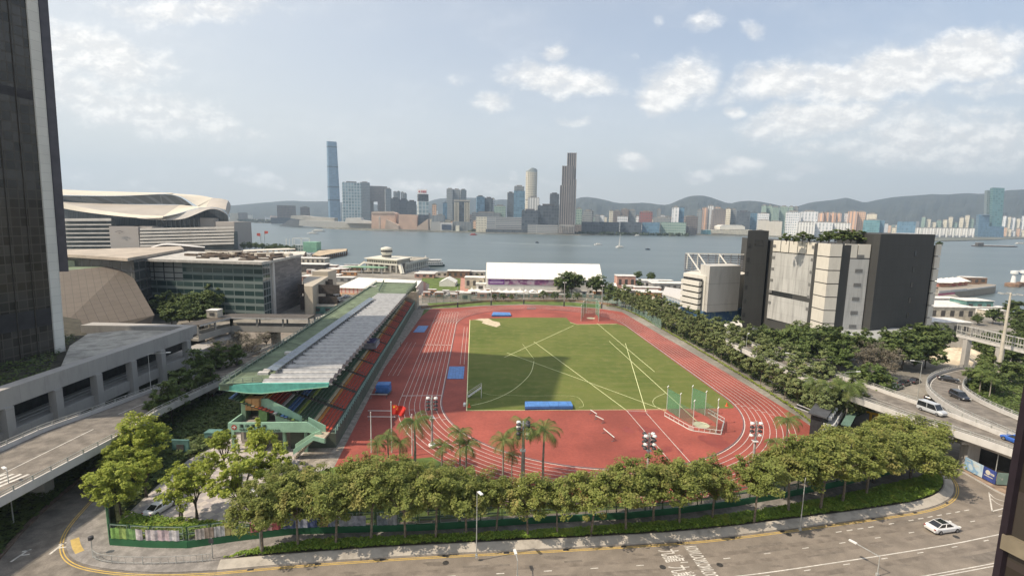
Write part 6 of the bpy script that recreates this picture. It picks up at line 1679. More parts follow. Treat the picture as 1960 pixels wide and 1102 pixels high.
# ================================================================== trees
def leaf_mat(name, cols, trans=.34, rough=.65):
 M = bpy.data.materials.new(name); M.use_nodes = True; t = NT(M.node_tree); nt_ = M.node_tree; bs = nt_.nodes['Principled BSDF']
 geo = t.n('ShaderNodeNewGeometry'); oi = t.n('ShaderNodeObjectInfo'); tcn = t.n('ShaderNodeTexCoord')
 n = t.noise(tcn.outputs['Object'], .55, 3, .6)
 c = t.mix(geo.outputs['Random Per Island'], cols[0], cols[1])
 c = t.mix(t.mr(n, .48, .70, 0, .75), c, cols[2])
 c = t.mix(t.m('MULTIPLY', oi.outputs['Random'], .38), c, tuple(v*.62 for v in cols[0]))
 c = t.mix(t.m('MULTIPLY', t.m('FRACT', t.m('MULTIPLY', oi.outputs['Random'], 7.31)), .45), c, (cols[1][0]*.72, cols[1][1]*.80, cols[1][2]*.8))
 t.l(c, bs.inputs['Base Color']); bs.inputs['Roughness'].default_value = rough; bs.inputs['Specular IOR Level'].default_value = .25
 tr = t.n('ShaderNodeBsdfTranslucent'); t.l(c, tr.inputs['Color']); mx = t.n('ShaderNodeMixShader'); mx.inputs[0].default_value = trans
 t.l(bs.outputs[0], mx.inputs[1]); t.l(tr.outputs[0], mx.inputs[2]); out = [x for x in nt_.nodes if x.type == 'OUTPUT_MATERIAL'][0]; t.l(mx.outputs[0], out.inputs['Surface'])
 return M
LF_STREET = leaf_mat('street_leaves', ((0.155, 0.198, 0.044), (0.320, 0.340, 0.093), (0.402, 0.321, 0.120)))
LF_BRIGHT = leaf_mat('bright_leaves', ((0.210, 0.284, 0.047), (0.447, 0.470, 0.079), (0.475, 0.490, 0.103)), .35)
LF_DARK = leaf_mat('dark_leaves', ((0.061, 0.102, 0.032), (0.152, 0.192, 0.058), (0.203, 0.223, 0.073)), .2)
LF_MID = leaf_mat('grey_green_leaves', ((0.112, 0.153, 0.054), (0.244, 0.274, 0.109), (0.304, 0.284, 0.117)), .2)
LF_GREEN = leaf_mat('fresh_leaves', ((0.075, 0.120, 0.035), (0.165, 0.215, 0.060), (0.200, 0.220, 0.070)), .3)
LF_PALM = leaf_mat('palm_leaves', ((0.081, 0.128, 0.035), (0.181, 0.226, 0.064), (0.254, 0.254, 0.079)), .2)
LF_BARE = leaf_mat('twig_haze', ((0.143, 0.127, 0.094), (0.209, 0.182, 0.132), (0.176, 0.143, 0.099)), .1)
BARK = mat('bark', (.20, .165, .125), .9, .3, 3, fine=(12, .3)); BARKD = mat('bark_dark', (.085, .07, .055), .9, .3, 3)
def rvec(r):
 while True:
  v = Vector((r.uniform(-1, 1), r.uniform(-1, 1), r.uniform(-1, 1)))
  if .05 < v.length < 1: return v
def crown(mb, r, cz, R, H, clumps, per, leaf, flat=1.0, hole=.0, lobes=5, low=.0):
 """uneven crown of leaf sprays: lobes, then clumps on each lobe's shell, then leaves in each clump"""
 L = []
 for i in range(lobes):
  a = 2*math.pi*(i+r.random()*.7)/lobes; d = R*r.uniform(.35, .62)
  L.append((Vector((math.cos(a)*d, math.sin(a)*d, cz+H*r.uniform(-.28, .22))), R*r.uniform(.42, .60), H*r.uniform(.30, .46)))
 L.append((Vector((r.uniform(-.15, .15)*R, r.uniform(-.15, .15)*R, cz+H*.25)), R*.55, H*.42))
 pts = []
 for k in range(clumps):
  c, lr, lh = r.choice(L); v = rvec(r).normalized()
  if v.z < -.35: v.z *= .4
  v = v.normalized()*r.uniform(.72, 1.08)
  p = c+Vector((v.x*lr, v.y*lr, v.z*lh)); pts.append((p, v))
 for p, v in pts:
  cr = R*r.uniform(.12, .27)
  for j in range(per):
   o = rvec(r)*cr; o.z *= .62; q = p+o
   nrm = (v*.5+Vector((0, 0, .8))+rvec(r)*.9).normalized(); a = nrm.orthogonal().normalized(); b = nrm.cross(a)
   th = r.random()*6.28; a, b = a*math.cos(th)+b*math.sin(th), b*math.cos(th)-a*math.sin(th)
   s = leaf*r.uniform(.6, 1.35); mb.face([q-a*s, q-b*s*.55, q+a*s, q+b*s*.55])
 return [x[0] for x in L], pts
def trunk(mb, r, h, rad_, targets, lean=.3, fork=.45, multi=1):
 base = Vector((0, 0, 0))
 for m_ in range(multi):
  off = Vector((r.uniform(-.3, .3), r.uniform(-.3, .3), 0))*(multi > 1); fk = Vector((r.uniform(-lean, lean), r.uniform(-lean, lean), h*fork))
  mb.tube([off, off+fk*.5+Vector((r.uniform(-.1, .1), 0, 0)), fk], [rad_, rad_*.8, rad_*.65], 7)
  for tg in targets[m_::multi]:
   mid = fk.lerp(tg, .5)+Vector((r.uniform(-.3, .3), r.uniform(-.3, .3), .25)); mb.tube([fk, mid, tg], [rad_*.5, rad_*.34, rad_*.12], 5)
   for k in range(2):
    e = tg+rvec(r)*1.2; e.z = max(e.z, tg.z-.2); mb.tube([mid, e], [rad_*.22, rad_*.07], 4)
def make_tree(name, seed, h, R, H, clumps, per, leaf, lm, bark=BARK, rad_=.18, lobes=5, fork=.45, multi=1, cat='tree'):
 r = random.Random(seed); t = thing(name, 'tree', cat, (0, 0, 0))
 mb = MB(); ctr, pts = crown(mb, r, h-H*.45, R, H, clumps, per, leaf, lobes=lobes);
 mt = MB(); tg = ctr+[p for p, v in r.sample(pts, min(7, len(pts)))]; trunk(mt, r, h, rad_, [x*1.0 for x in tg], fork=fork, multi=multi)
 mt.build('trunk', bark, t); mb.build('crown', lm, t)
 return t
PROTO = {}
def proto(kind, *a, n=4, **k): PROTO[kind] = [[make_tree(kind if kind.endswith('tree') or kind == 'shrub' else kind, hash_(kind)+i*13, *a, **k), False] for i in range(n)]
def hash_(s): return sum((i+1)*ord(c) for i, c in enumerate(s)) % 9973
def plant(kind, i, x, y, label, group, z=.13, s=1.0, rz=None, r=None):
 p = PROTO[kind][i % len(PROTO[kind])]
 rz = rz if rz is not None else (i*2.399) % 6.283
 if not p[1]:
  o = p[0]; p[1] = True; o.location = (x, y, z); o.rotation_euler = (0, 0, rz); o.scale = s if hasattr(s, '__len__') else (s,)*3; o['label'] = label; o['group'] = group
  return o
 return dup(p[0], (x, y, z), rz, label, group, s)
proto('street_tree', 8.4, 3.5, 4.6, 120, 78, .165, LF_STREET, n=6, rad_=.17, lobes=7)
proto('plaza_tree', 8.0, 2.9, 4.6, 60, 44, .22, LF_BRIGHT, n=4, rad_=.15, bark=BARKD, lobes=5, fork=.3, multi=2)
proto('bushy_tree', 9.0, 4.2, 7.0, 130, 58, .24, LF_BRIGHT, n=3, rad_=.2, bark=BARKD, lobes=6, fork=.3)
proto('shade_tree', 7.8, 5.2, 4.4, 200, 90, .20, LF_STREET, n=3, rad_=.26, bark=BARKD, lobes=8, fork=.4)
proto('track_tree', 7.6, 2.5, 5.2, 80, 40, .25, LF_MID, n=5, rad_=.10, lobes=5, fork=.45)
proto('dark_tree', 9.5, 4.6, 7.2, 120, 34, .42, LF_DARK, n=4, rad_=.25, bark=BARKD, lobes=7, fork=.3)
proto('green_tree', 9.0, 3.9, 7.2, 110, 36, .38, LF_GREEN, n=3, rad_=.2, bark=BARKD, lobes=6, fork=.3)
proto('street_side_tree', 9.2, 3.2, 6.8, 80, 30, .34, LF_GREEN, n=3, rad_=.13, bark=BARKD, lobes=6, fork=.3)
proto('bare_tree', 8.0, 4.6, 5.5, 90, 40, .16, LF_BARE, n=2, rad_=.2, bark=BARKD, lobes=7, fork=.3)
proto('small_tree', 5.0, 2.4, 3.6, 40, 22, .34, LF_DARK, n=3, rad_=.12, bark=BARKD, lobes=4, fork=.3)
ST = [(502, 1060, 1.0), (571, 1046, .98), (643, 1044, 1.0), (710, 1036, 1.06), (776, 1034, 1.02), (834, 1032, 1.0), (892, 1024, .96), (950, 1018, .86), (1010, 1027, .88), (1067, 1024, .82), (1131, 1024, .94), (1198, 1017, 1.0), (1250, 1003, 1.05), (1300, 1004, 1.0), (1363, 994, .92), (1443, 1000, .98), (1509, 980, 1.12), (1570, 975, 1.14), (1612, 964, 1.12), (1658, 950, 1.1)]
for i, (px, py, s) in enumerate(ST):
 x, y = G(px, py, .45)
 lb = {0: 'first street tree from the left in the roadside bed, behind the small lamp pole'}.get(i, f"{ordw(i)} street tree from the left in the roadside bed in front of the green fence")
 plant('street_tree', i, x, y, lb, 'street trees in the roadside bed', .45, s*1.12)
SB = [(548, 1000, 1.0, 'street tree just inside the fence where the plaza meets the lawn'), (604, 990, .8, 'street tree on the lawn corner nearest the stairs of the stand'), (690, 985, 1.0, 'street tree on the lawn beneath the flagpoles'), (760, 968, .9, 'street tree on the lawn in front of the leftmost floodlight'),
      (820, 985, .9, 'second street tree on the lawn right of the flagpoles'), (872, 975, .8, 'street tree on the lawn left of the pink flowers'), (1180, 990, .75, 'slender street tree inside the fence below the second floodlight'), (1245, 985, .85, 'street tree inside the fence in front of the middle floodlight'), (1340, 975, .8, 'street tree inside the fence between the middle and right floodlights'), (1480, 955, .9, 'street tree inside the fence left of the scoreboard crowns')]
for i, (px, py, s, lb) in enumerate(SB):
 x, y = G(px, py); plant('street_tree', i+2, x, y, lb, 'street trees just inside the roadside fence', .02, s)
SH = [(1552, 925, .9, 'broad shade tree left of the scoreboard among the big right crowns'), (1610, 915, 1.0, 'broad shade tree directly in front of the scoreboard'), (1672, 925, .95, 'broad shade tree by the end of the roadside fence'), (1700, 880, 1.0, 'broad shade tree behind the fence end, second from the road bend'), (1742, 926, 1.05, 'large shade tree standing alone at the tip of the planted bed'), (1760, 880, .95, 'shade tree beside the flyover at the top of the bend')]
for i, (px, py, s, lb) in enumerate(SH):
 x, y = G(px, py); plant('shade_tree', i, x, y, lb, 'big shade trees at the right road bend', .1, s)
PT = [(270, 905, 'bushy', 1.0, 'large yellow green bushy tree at the back left corner of the plaza'), (232, 985, 'bushy', .82, 'large yellow green bushy tree at the front left corner behind the fence'), (230, 935, 'bushy', .7, 'smaller bushy tree between the two large yellow green ones'),
      (282, 950, 'plaza', .85, 'slim plaza tree beside the parked white car'), (345, 992, 'plaza', .95, 'slim dark trunked plaza tree right of the parked white car'), (377, 993, 'plaza', .98, 'slim plaza tree third from the parked white car'), (459, 996, 'plaza', 1.22, 'tall plaza tree with a long side branch under the green sign'), (430, 905, 'plaza', .9, 'plaza tree just left of the green sign wall'), (500, 905, 'plaza', 1.05, 'plaza tree in front of the lettered green wall'), (520, 965, 'plaza', 1.1, 'plaza tree near the fence below the green stairs'), (400, 940, 'plaza', .8, 'small plaza tree in the middle of the paving')]
for i, (px, py, k, s, lb) in enumerate(PT):
 x, y = G(px, py); plant(k+('_tree'), i, x, y, lb, 'trees on the plaza by the stand', .02, s)
a, b = Vector((*G(1163, 588), 0)), Vector((*G(1548, 818), 0))
nrm = Vector((b.y-a.y, -(b.x-a.x), 0)).normalized()
if nrm.x < 0: nrm = -nrm
NTR = 27
lineT = smooth_line(GL([(1156, 586), (1193, 591), (1264, 630), (1378, 698), (1465, 752), (1532, 797), (1560, 826)]), 2)
lineT = resample(lineT, NTR)
for i, (x, y) in enumerate(lineT[::-1]):
 rr = random.Random(i*7); plant('track_tree', i, x+1.9+rr.uniform(-.3, .3), y+.8+rr.uniform(-.5, .5), f"{ordw(i)} slender tree from the near end in the line along the right of the track", 'slender trees lining the right of the track', .02, rr.uniform(.92, 1.15))
for i in range(18):
 f = (i+.4)/18; k = int(f*NTR); x, y = lineT[NTR-k]; rr = random.Random(i*5+3)
 plant('track_tree', i+2, x+6.5+rr.uniform(-1, 1), y+3+rr.uniform(-1.5, 1.5), f"{ordw(i)} tree from the near end in the second row behind the slender trees", 'second row of trees right of the track', 0, rr.uniform(1.15, 1.4))
for i in range(9):
 f = (i+.6)/9; k = int(f*NTR*.55); x, y = lineT[NTR-k]; rr = random.Random(i*5+31)
 plant('track_tree', i+1, x+11+rr.uniform(-1, 1), y+5+rr.uniform(-1.5, 1.5), f"{ordw(i)} tree from the near end in the rear row beside the right flyover", 'rear row of trees beside the right flyover', 0, rr.uniform(1.2, 1.5))
WD_ = [(1455, 668, 'dark', .62, 'dark tree left of the glass hoarding below the grey block'), (1478, 682, 'dark', .75, 'dark round tree at the left foot of the grey block'), (1508, 690, 'dark', .85, 'dark tree below the left pale panel of the grey block'), (1528, 672, 'dark', .8, 'tallest dark tree at the foot of the grey block with a lone top'),
       (1550, 705, 'dark', .9, 'broad dark green tree below the cream column'), (1520, 706, 'green', .6, 'fresh green tree beside the flyover lamp'), (1585, 700, 'dark', .95, 'dark green tree below the grey panel of the block'), (1605, 718, 'green', .85, 'fresh green tree in the middle of the wood'), (1590, 690, 'green', .9, 'green tree close under the cream column'), (1625, 705, 'dark', .9, 'dark green tree left of the bare crowned ones'),
       (1655, 722, 'bare', 1.0, 'bare greyish crowned tree in front of the podium'), (1685, 726, 'bare', .95, 'second bare greyish crowned tree nearer the parked cars'), (1700, 705, 'dark', .85, 'olive tree right of the bare crowned trees'), (1725, 708, 'dark', .9, 'olive tree below the far corner of the dark wall'), (1750, 700, 'dark', .85, 'dark tree beside the ramp bend'), (1770, 705, 'dark', .8, 'dark tree just left of the curved ramp'),
       (1790, 680, 'dark', .8, 'dark tree behind the curved ramp'), (1755, 672, 'dark', .8, 'dark tree against the right end of the podium'), (1805, 672, 'dark', .6, 'small dark tree by the concrete fence behind the ramp'), (1665, 790, 'green', .95, 'bright green tree between the scoreboard and the silver van'), (1640, 765, 'green', .7, 'smaller bright green tree left of the one by the flyover rail'),
       (1655, 655, 'small', .8, 'small planter tree on the podium, left'), (1690, 652, 'small', .8, 'small planter tree on the podium, middle'), (1730, 652, 'small', .8, 'small planter tree on the podium, right'),
       (1390, 645, 'small', .9, 'small dark tree beside the white cubic hut'), (1440, 665, 'dark', .5, 'small dark tree between the hut and the dark tower')]
for i, (px, py, k, s, lb) in enumerate(WD_):
 z = 7.5 if 'podium,' in lb else 0
 x, y = G(px, py, z); plant(k+'_tree', i, x, y, lb, 'wood between the flyover and the grey block' if z == 0 else 'planter trees on the podium', z, s*(1.25 if z == 0 else 1))
RI_ = [(1880, 752, 'green', .55), (1868, 742, 'dark', .6), (1900, 760, 'dark', .65), (1890, 720, 'dark', .8), (1880, 690, 'dark', .7), (1910, 700, 'dark', .8), (1940, 710, 'dark', .8), (1960, 690, 'dark', .9), (1925, 740, 'dark', .7), (1880, 668, 'dark', .6), (1920, 672, 'dark', .7), (1955, 665, 'dark', .8), (1945, 645, 'dark', .8), (1950, 625, 'dark', .8), (1900, 620, 'dark', .7), (1870, 622, 'dark', .5), (1935, 605, 'dark', .8)]
for i, (px, py, k, s) in enumerate(RI_):
 x, y = G(px, py); plant(k+'_tree', i+1, x, y, f"{ordw(i)} tree, going away, in the thicket around the tall mast right of the ramp", 'thicket around the tall mast', 0, s)
LT = [(385, 742, 1.0), (420, 728, .95), (352, 790, 1.0), (330, 812, .95), (300, 832, .8), (455, 718, .85), (398, 770, .9)]
for i, (px, py, s) in enumerate(LT):
 x, y = G(px, py); plant('street_side_tree', i, x, y, f"{ordw(i)} tree, going by list away from the stand, between the left flyover and the grandstand" if 0 else f"green street tree between the left flyover and the stand, {('third farthest', 'second farthest', 'middle', 'third nearest', 'nearest', 'farthest', 'fourth nearest')[i]}", 'street trees between the left flyover and the stand', 0, s)
BT = [(440, 700, 'bare', .9), (480, 690, 'bare', .9), (460, 672, 'bare', .8), (510, 668, 'bare', .8), (420, 690, 'bare', .8)]
for i, (px, py, k, s) in enumerate(BT):
 x, y = G(px, py); plant('bare_tree', i, x, y, f"{ordw(i)} dusty brown crowned tree in the group behind the grandstand roof", 'dusty trees behind the grandstand', 0, s)
ET = [(318, 612, 1.0), (345, 610, 1.0), (372, 612, 1.05), (398, 612, 1.1), (415, 606, 1.2), (330, 625, .9), (365, 628, .9), (400, 628, .85)]
for i, (px, py, s) in enumerate(ET):
 x, y = G(px, py); plant('dark_tree', i, x, y, f"{ordw(i)} dark tree in the clump in front of the glass exhibition building", 'dark clump before the exhibition building', 0, s*1.05)
FT = [(1078, 566, 'dark', 1.25, 'large dark round tree in front of the white marquee, left'), (1094, 567, 'dark', 1.4, 'large dark round tree in front of the white marquee, right'), (1140, 570, 'dark', 1.25, 'dark round tree right of the marquee'), (1163, 572, 'dark', .9, 'dark round tree at the corner of the tree line'), (1180, 580, 'dark', .8, 'dark tree at the start of the line beside the track'),
      (1040, 576, 'small', 1.0, 'round grey green tree behind the far fence, first from the left'), (1062, 577, 'small', .95, 'round grey green tree behind the far fence, second'), (1085, 577, 'small', 1.0, 'round grey green tree behind the far fence, third'), (1105, 577, 'small', .9, 'round grey green tree behind the far fence, fourth'), (1213, 548, 'small', .9, 'small tree beside the striped kiosk'),
      (1220, 538, 'dark', .7, 'tree on the waterfront right of the kiosk, left'), (1246, 540, 'dark', .7, 'tree on the waterfront right of the kiosk, right'), (1222, 552, 'small', 1.1, 'bushy dark shrub tree right of the kiosk'), (915, 540, 'small', 1.0, 'lone tree left of the white marquee'),
      (945, 577, 'small', .7, 'thin tree behind the far fence in front of the small tents, left'), (963, 577, 'small', .8, 'thin tree behind the far fence in front of the small tents, right'), (980, 576, 'small', .7, 'thin tree behind the far fence right of the small tents'),
      (540, 520, 'small', .8, 'small bush tree on the quay behind the stone wall')]
for i, (px, py, k, s, lb) in enumerate(FT):
 x, y = G(px, py); plant(k+'_tree', i, x, y, lb, 'trees on the near waterfront', 0, s)
for i in range(9):
 x, y = G(466+i*12, 478+i*.9); plant('dark_tree', i, x, y, f"{ordw(i)} dark tree from the left on the spit beyond the exhibition roof", 'dark trees on the spit', 0, .85+.2*((i*3) % 4)/4)
for i, (px, py, s, z) in enumerate([(1505, 462, .85, ZP), (1520, 463, .7, ZP), (1536, 462, 1.0, ZP), (1550, 463, .8, ZP), (1572, 464, .9, ZP), (1586, 463, 1.1, ZP), (1600, 463, 1.2, ZP), (1614, 463, 1.25, ZP), (1628, 463, 1.2, ZP), (1642, 463, 1.15, ZP), (1652, 464, .9, ZP), (1797, 472, .5, ZP-.5)]):
 p = D3(px, py, 182 if i < 4 else (178 if i < 11 else 187)); plant('small_tree', i, p.x, p.y, f"{ordw(i)} bush from the left on the roof of the grey block", 'bushes on the roof of the grey block', z-1.0, (s*1.15, s*1.0, s*.85))
for i in range(12):
 x = -97-((i*5) % 7)*5.2; y = 62+i*3.0; plant('small_tree', i, x, y, f"{ordw(i)} bush, going away, on the walkway roof below the bronze tower", 'bushes on the walkway roof', 10.5, .6+.05*(i % 5))
for k, L_ in PROTO.items():
 for o, used in L_:
  if not used:
   for ch in list(o.children): bpy.data.objects.remove(ch, do_unlink=True)
   bpy.data.objects.remove(o, do_unlink=True)
def make_palm(seed, h, nf, fl):
 r = random.Random(seed); t = thing('palm_tree', 'palm', 'palm tree', (0, 0, 0))
 mt = MB(); mt.tube([(0, 0, 0), (.08, 0, h*.5), (0, .05, h)], [.22, .16, .13], 8); mt.tube([(0, .05, h), (0, .05, h+.9)], [.15, .10], 8); mt.build('trunk', mat('palm_bark', (.30, .27, .22), .9, .2, 2), t)
 mb = MB()
 for k in range(nf):
  a = 2*math.pi*k/nf+r.uniform(-.2, .2); el = r.choice((.95, .65, .35, .05))+r.uniform(-.1, .1); d = Vector((math.cos(a), math.sin(a), 0)); sd = Vector((-d.y, d.x, 0))
  P = []; n = 9; p = Vector((0, .05, h+.8))
  for i in range(n+1): P.append(p.copy()); e = el-1.9*(i/n)**1.3; p = p+(d*math.cos(e)+Vector((0, 0, math.sin(e))))*fl/n
  for i in range(1, n):
   w_ = fl*.30*math.sin(math.pi*(i+.6)/(n+1))+.08
   for s in (-1, 1):
    for q in (0, .5):
     c = P[i].lerp(P[i+1], q); tip = c+sd*s*w_+(P[i+1]-P[i])*1.1-Vector((0, 0, w_*.55)); mb.face([c, c+(P[i+1]-P[i])*.38, tip])
   mb.bar(P[i-1], P[i], .05)
 mb.build('crown', LF_PALM, t)
 return t
palms = [make_palm(i, 1.0*(7.2, 8.6, 6.2)[i], 15, 3.0) for i in range(3)]; used = [False]*3
def base_for(px, ptop, h):   # foot of a palm of height h whose crown centre shows at (px, ptop)
 x, y = G(px, ptop, h); return x, y
PL = [(742, 840, 6.2, 'palm tree in front of the left flagpole'), (722, 852, 5.6, 'short bushy palm at the left of the palm group'), (793, 815, 8.0, 'palm tree beside the leftmost floodlight'), (765, 850, 5.6, 'low palm behind the crowns between the flagpoles'), (880, 832, 7.6, 'palm tree right of the leftmost floodlight, taller one'), (893, 856, 6.0, 'low palm just below the taller palm near the bend'), (846, 856, 5.8, 'low palm left of the taller palm near the bend'), (963, 848, 7.8, 'palm tree fourth from the right of the group, over the lane lines'), (1003, 828, 8.4, 'palm tree beside the second floodlight'), (1042, 830, 8.6, 'rightmost palm of the near group on the red infield'), (980, 873, 5.0, 'smallest palm between the two tall ones'),
      (1508, 808, 6.4, 'palm tree on the outer lanes left of the scoreboard'), (1484, 848, 5.0, 'low palm at the edge of the near crowns right of the floodlight'), (1585, 742, 8.5, 'palm tree behind the scoreboard, left one'), (1625, 745, 8.5, 'palm tree behind the scoreboard, right one'), (1560, 735, 7.5, 'palm tree in the wood left of the scoreboard roof'),
      (1893, 700, 6.0, 'palm in the thicket inside the curved ramp, upper'), (1880, 715, 5.5, 'palm in the thicket inside the curved ramp, middle'), (1898, 728, 5.0, 'palm in the thicket inside the curved ramp, lower')]
for i, (px, py, h, lb) in enumerate(PL):
 k = i % 3; hs_ = (7.2, 8.6, 6.2)[k]; s = h/hs_; x, y = G(px, py, h+.4)
 if not used[k]:
  used[k] = True; o = palms[k]; o.location = (x, y, .02); o.scale = (s,)*3; o['label'] = lb; o['group'] = 'palm trees'
 else: dup(palms[k], (x, y, .02), i*1.7, lb, 'palm trees', s)
# ------------------------------------------------------------------ ground cover and hedges (nobody could count them)
def cover(name, label, poly, z, n, leaf, m_, hmax=.5, seed=1, hf=None):
 r = random.Random(seed); mb = MB(); xs = [p[0] for p in poly]; ys = [p[1] for p in poly]
 def inside(x, y):
  c = False; j = len(poly)-1
  for i in range(len(poly)):
   if (poly[i][1] > y) != (poly[j][1] > y) and x < (poly[j][0]-poly[i][0])*(y-poly[i][1])/(poly[j][1]-poly[i][1])+poly[i][0]: c = not c
   j = i
  return c
 k = 0; tries = 0
 while k < n and tries < n*12:
  tries += 1; x, y = r.uniform(min(xs), max(xs)), r.uniform(min(ys), max(ys))
  if not inside(x, y): continue
  k += 1; bump = .5+.5*noise.noise(Vector((x*.7, y*.7, seed))); zz = z+hmax*(.25+.75*bump)*r.uniform(.5, 1)
  nr_ = (Vector((0, 0, 1.0))+rvec(r)*.8).normalized(); a = nr_.orthogonal().normalized(); b = nr_.cross(a); th = r.random()*6.28; a, b = a*math.cos(th)+b*math.sin(th), b*math.cos(th)-a*math.sin(th)
  s = leaf*r.uniform(.6, 1.4); q = Vector((x, y, zz)); mb.face([q-a*s, q-b*s*.6, q+a*s, q+b*s*.6])
 c = (sum(xs)/len(xs), sum(ys)/len(ys), z)
 o = mb.build(name, m_, origin=c); tag(o, label, 'plants', kind='stuff'); return o
LF_BED = leaf_mat('bed_leaves', ((0.122, 0.221, 0.034), (0.321, 0.430, 0.066), (0.500, 0.500, 0.094)), .25)
LF_LIME = leaf_mat('lime_hedge_leaves', ((0.203, 0.290, 0.043), (0.377, 0.435, 0.072), (0.435, 0.435, 0.087)), .3)
LF_PINK = leaf_mat('pink_blossom', ((0.420, 0.220, 0.320), (0.580, 0.380, 0.480), (0.500, 0.340, 0.300)), .3)
ibed = offset(KERB, 1.55)
cover('bed_plants', 'leafy low planting filling the roadside bed', ibed+bed_back, .45, 42000, .16, LF_BED, .85, 4)
cover('hedge', 'dark hedge along the plaza behind the roadside fence', GL([(216, 1030), (240, 985), (300, 992), (480, 1008), (620, 1006), (620, 1014), (450, 1020), (350, 1034), (250, 1034)]), 0, 7000, .17, LF_BED, 1.1, 8)
cover('shrubs', 'dark shrubs covering the verge between the left flyover and the plaza', GL([(205, 930), (236, 985), (300, 928), (360, 878), (440, 836), (470, 790), (560, 690), (470, 718), (380, 785), (300, 848)]), 0, 16000, .26, LF_DARK, 1.4, 11)
cover('roof_planting', 'green planting beds on the walkway roof below the bronze tower', [(-150, 60), (-92, 60), (-92, 95), (-107, 115), (-113, 127), (-150, 140)], 10.5, 16000, .30, LF_DARK, 1.6, 51)
cover('undergrowth', 'dark undergrowth beneath the left flyover', ok[6:]+[(-75, 50), (-75, 120), (-64, 118)], 0, 9000, .26, LF_DARK, 1.2, 15)
hl = [(x+.6, y+.2) for x, y in lineT];
for i in range(0, 1):
 hp = hl+[(x+1.3, y+.6) for x, y in lineT[::-1]]
 cover('lime_hedge', 'lime green hedge clumps along the outer edge of the right straight', hp, 0, 14000, .16, LF_LIME, 1.0, 21)
cover('flower_bush', 'pink flowering bushes on the lawn behind the roadside fence', GL([(915, 975), (975, 972), (978, 962), (925, 964)]), .1, 1500, .14, LF_PINK, 1.3, 31)
cover('flower_bush', 'second patch of pink flowering bushes farther right behind the fence', GL([(1085, 972), (1120, 970), (1120, 961), (1088, 962)]), .1, 700, .14, LF_PINK, 1.2, 33)
cover('shrubs', 'green shrubs on the island inside the curved ramp', GL([(1850, 745), (1876, 768), (1912, 786), (1960, 806), (2000, 800), (2000, 700), (1880, 700)]), 0, 12000, .32, LF_GREEN, 2.2, 41)
cover('shrubs', 'shrubs between the track line and the right flyover', GL([(1200, 590), (1290, 640), (1400, 700), (1500, 760), (1560, 800), (1640, 800), (1690, 790), (1560, 725), (1440, 672), (1340, 640)]), 0, 14000, .34, LF_DARK, 1.6, 43)
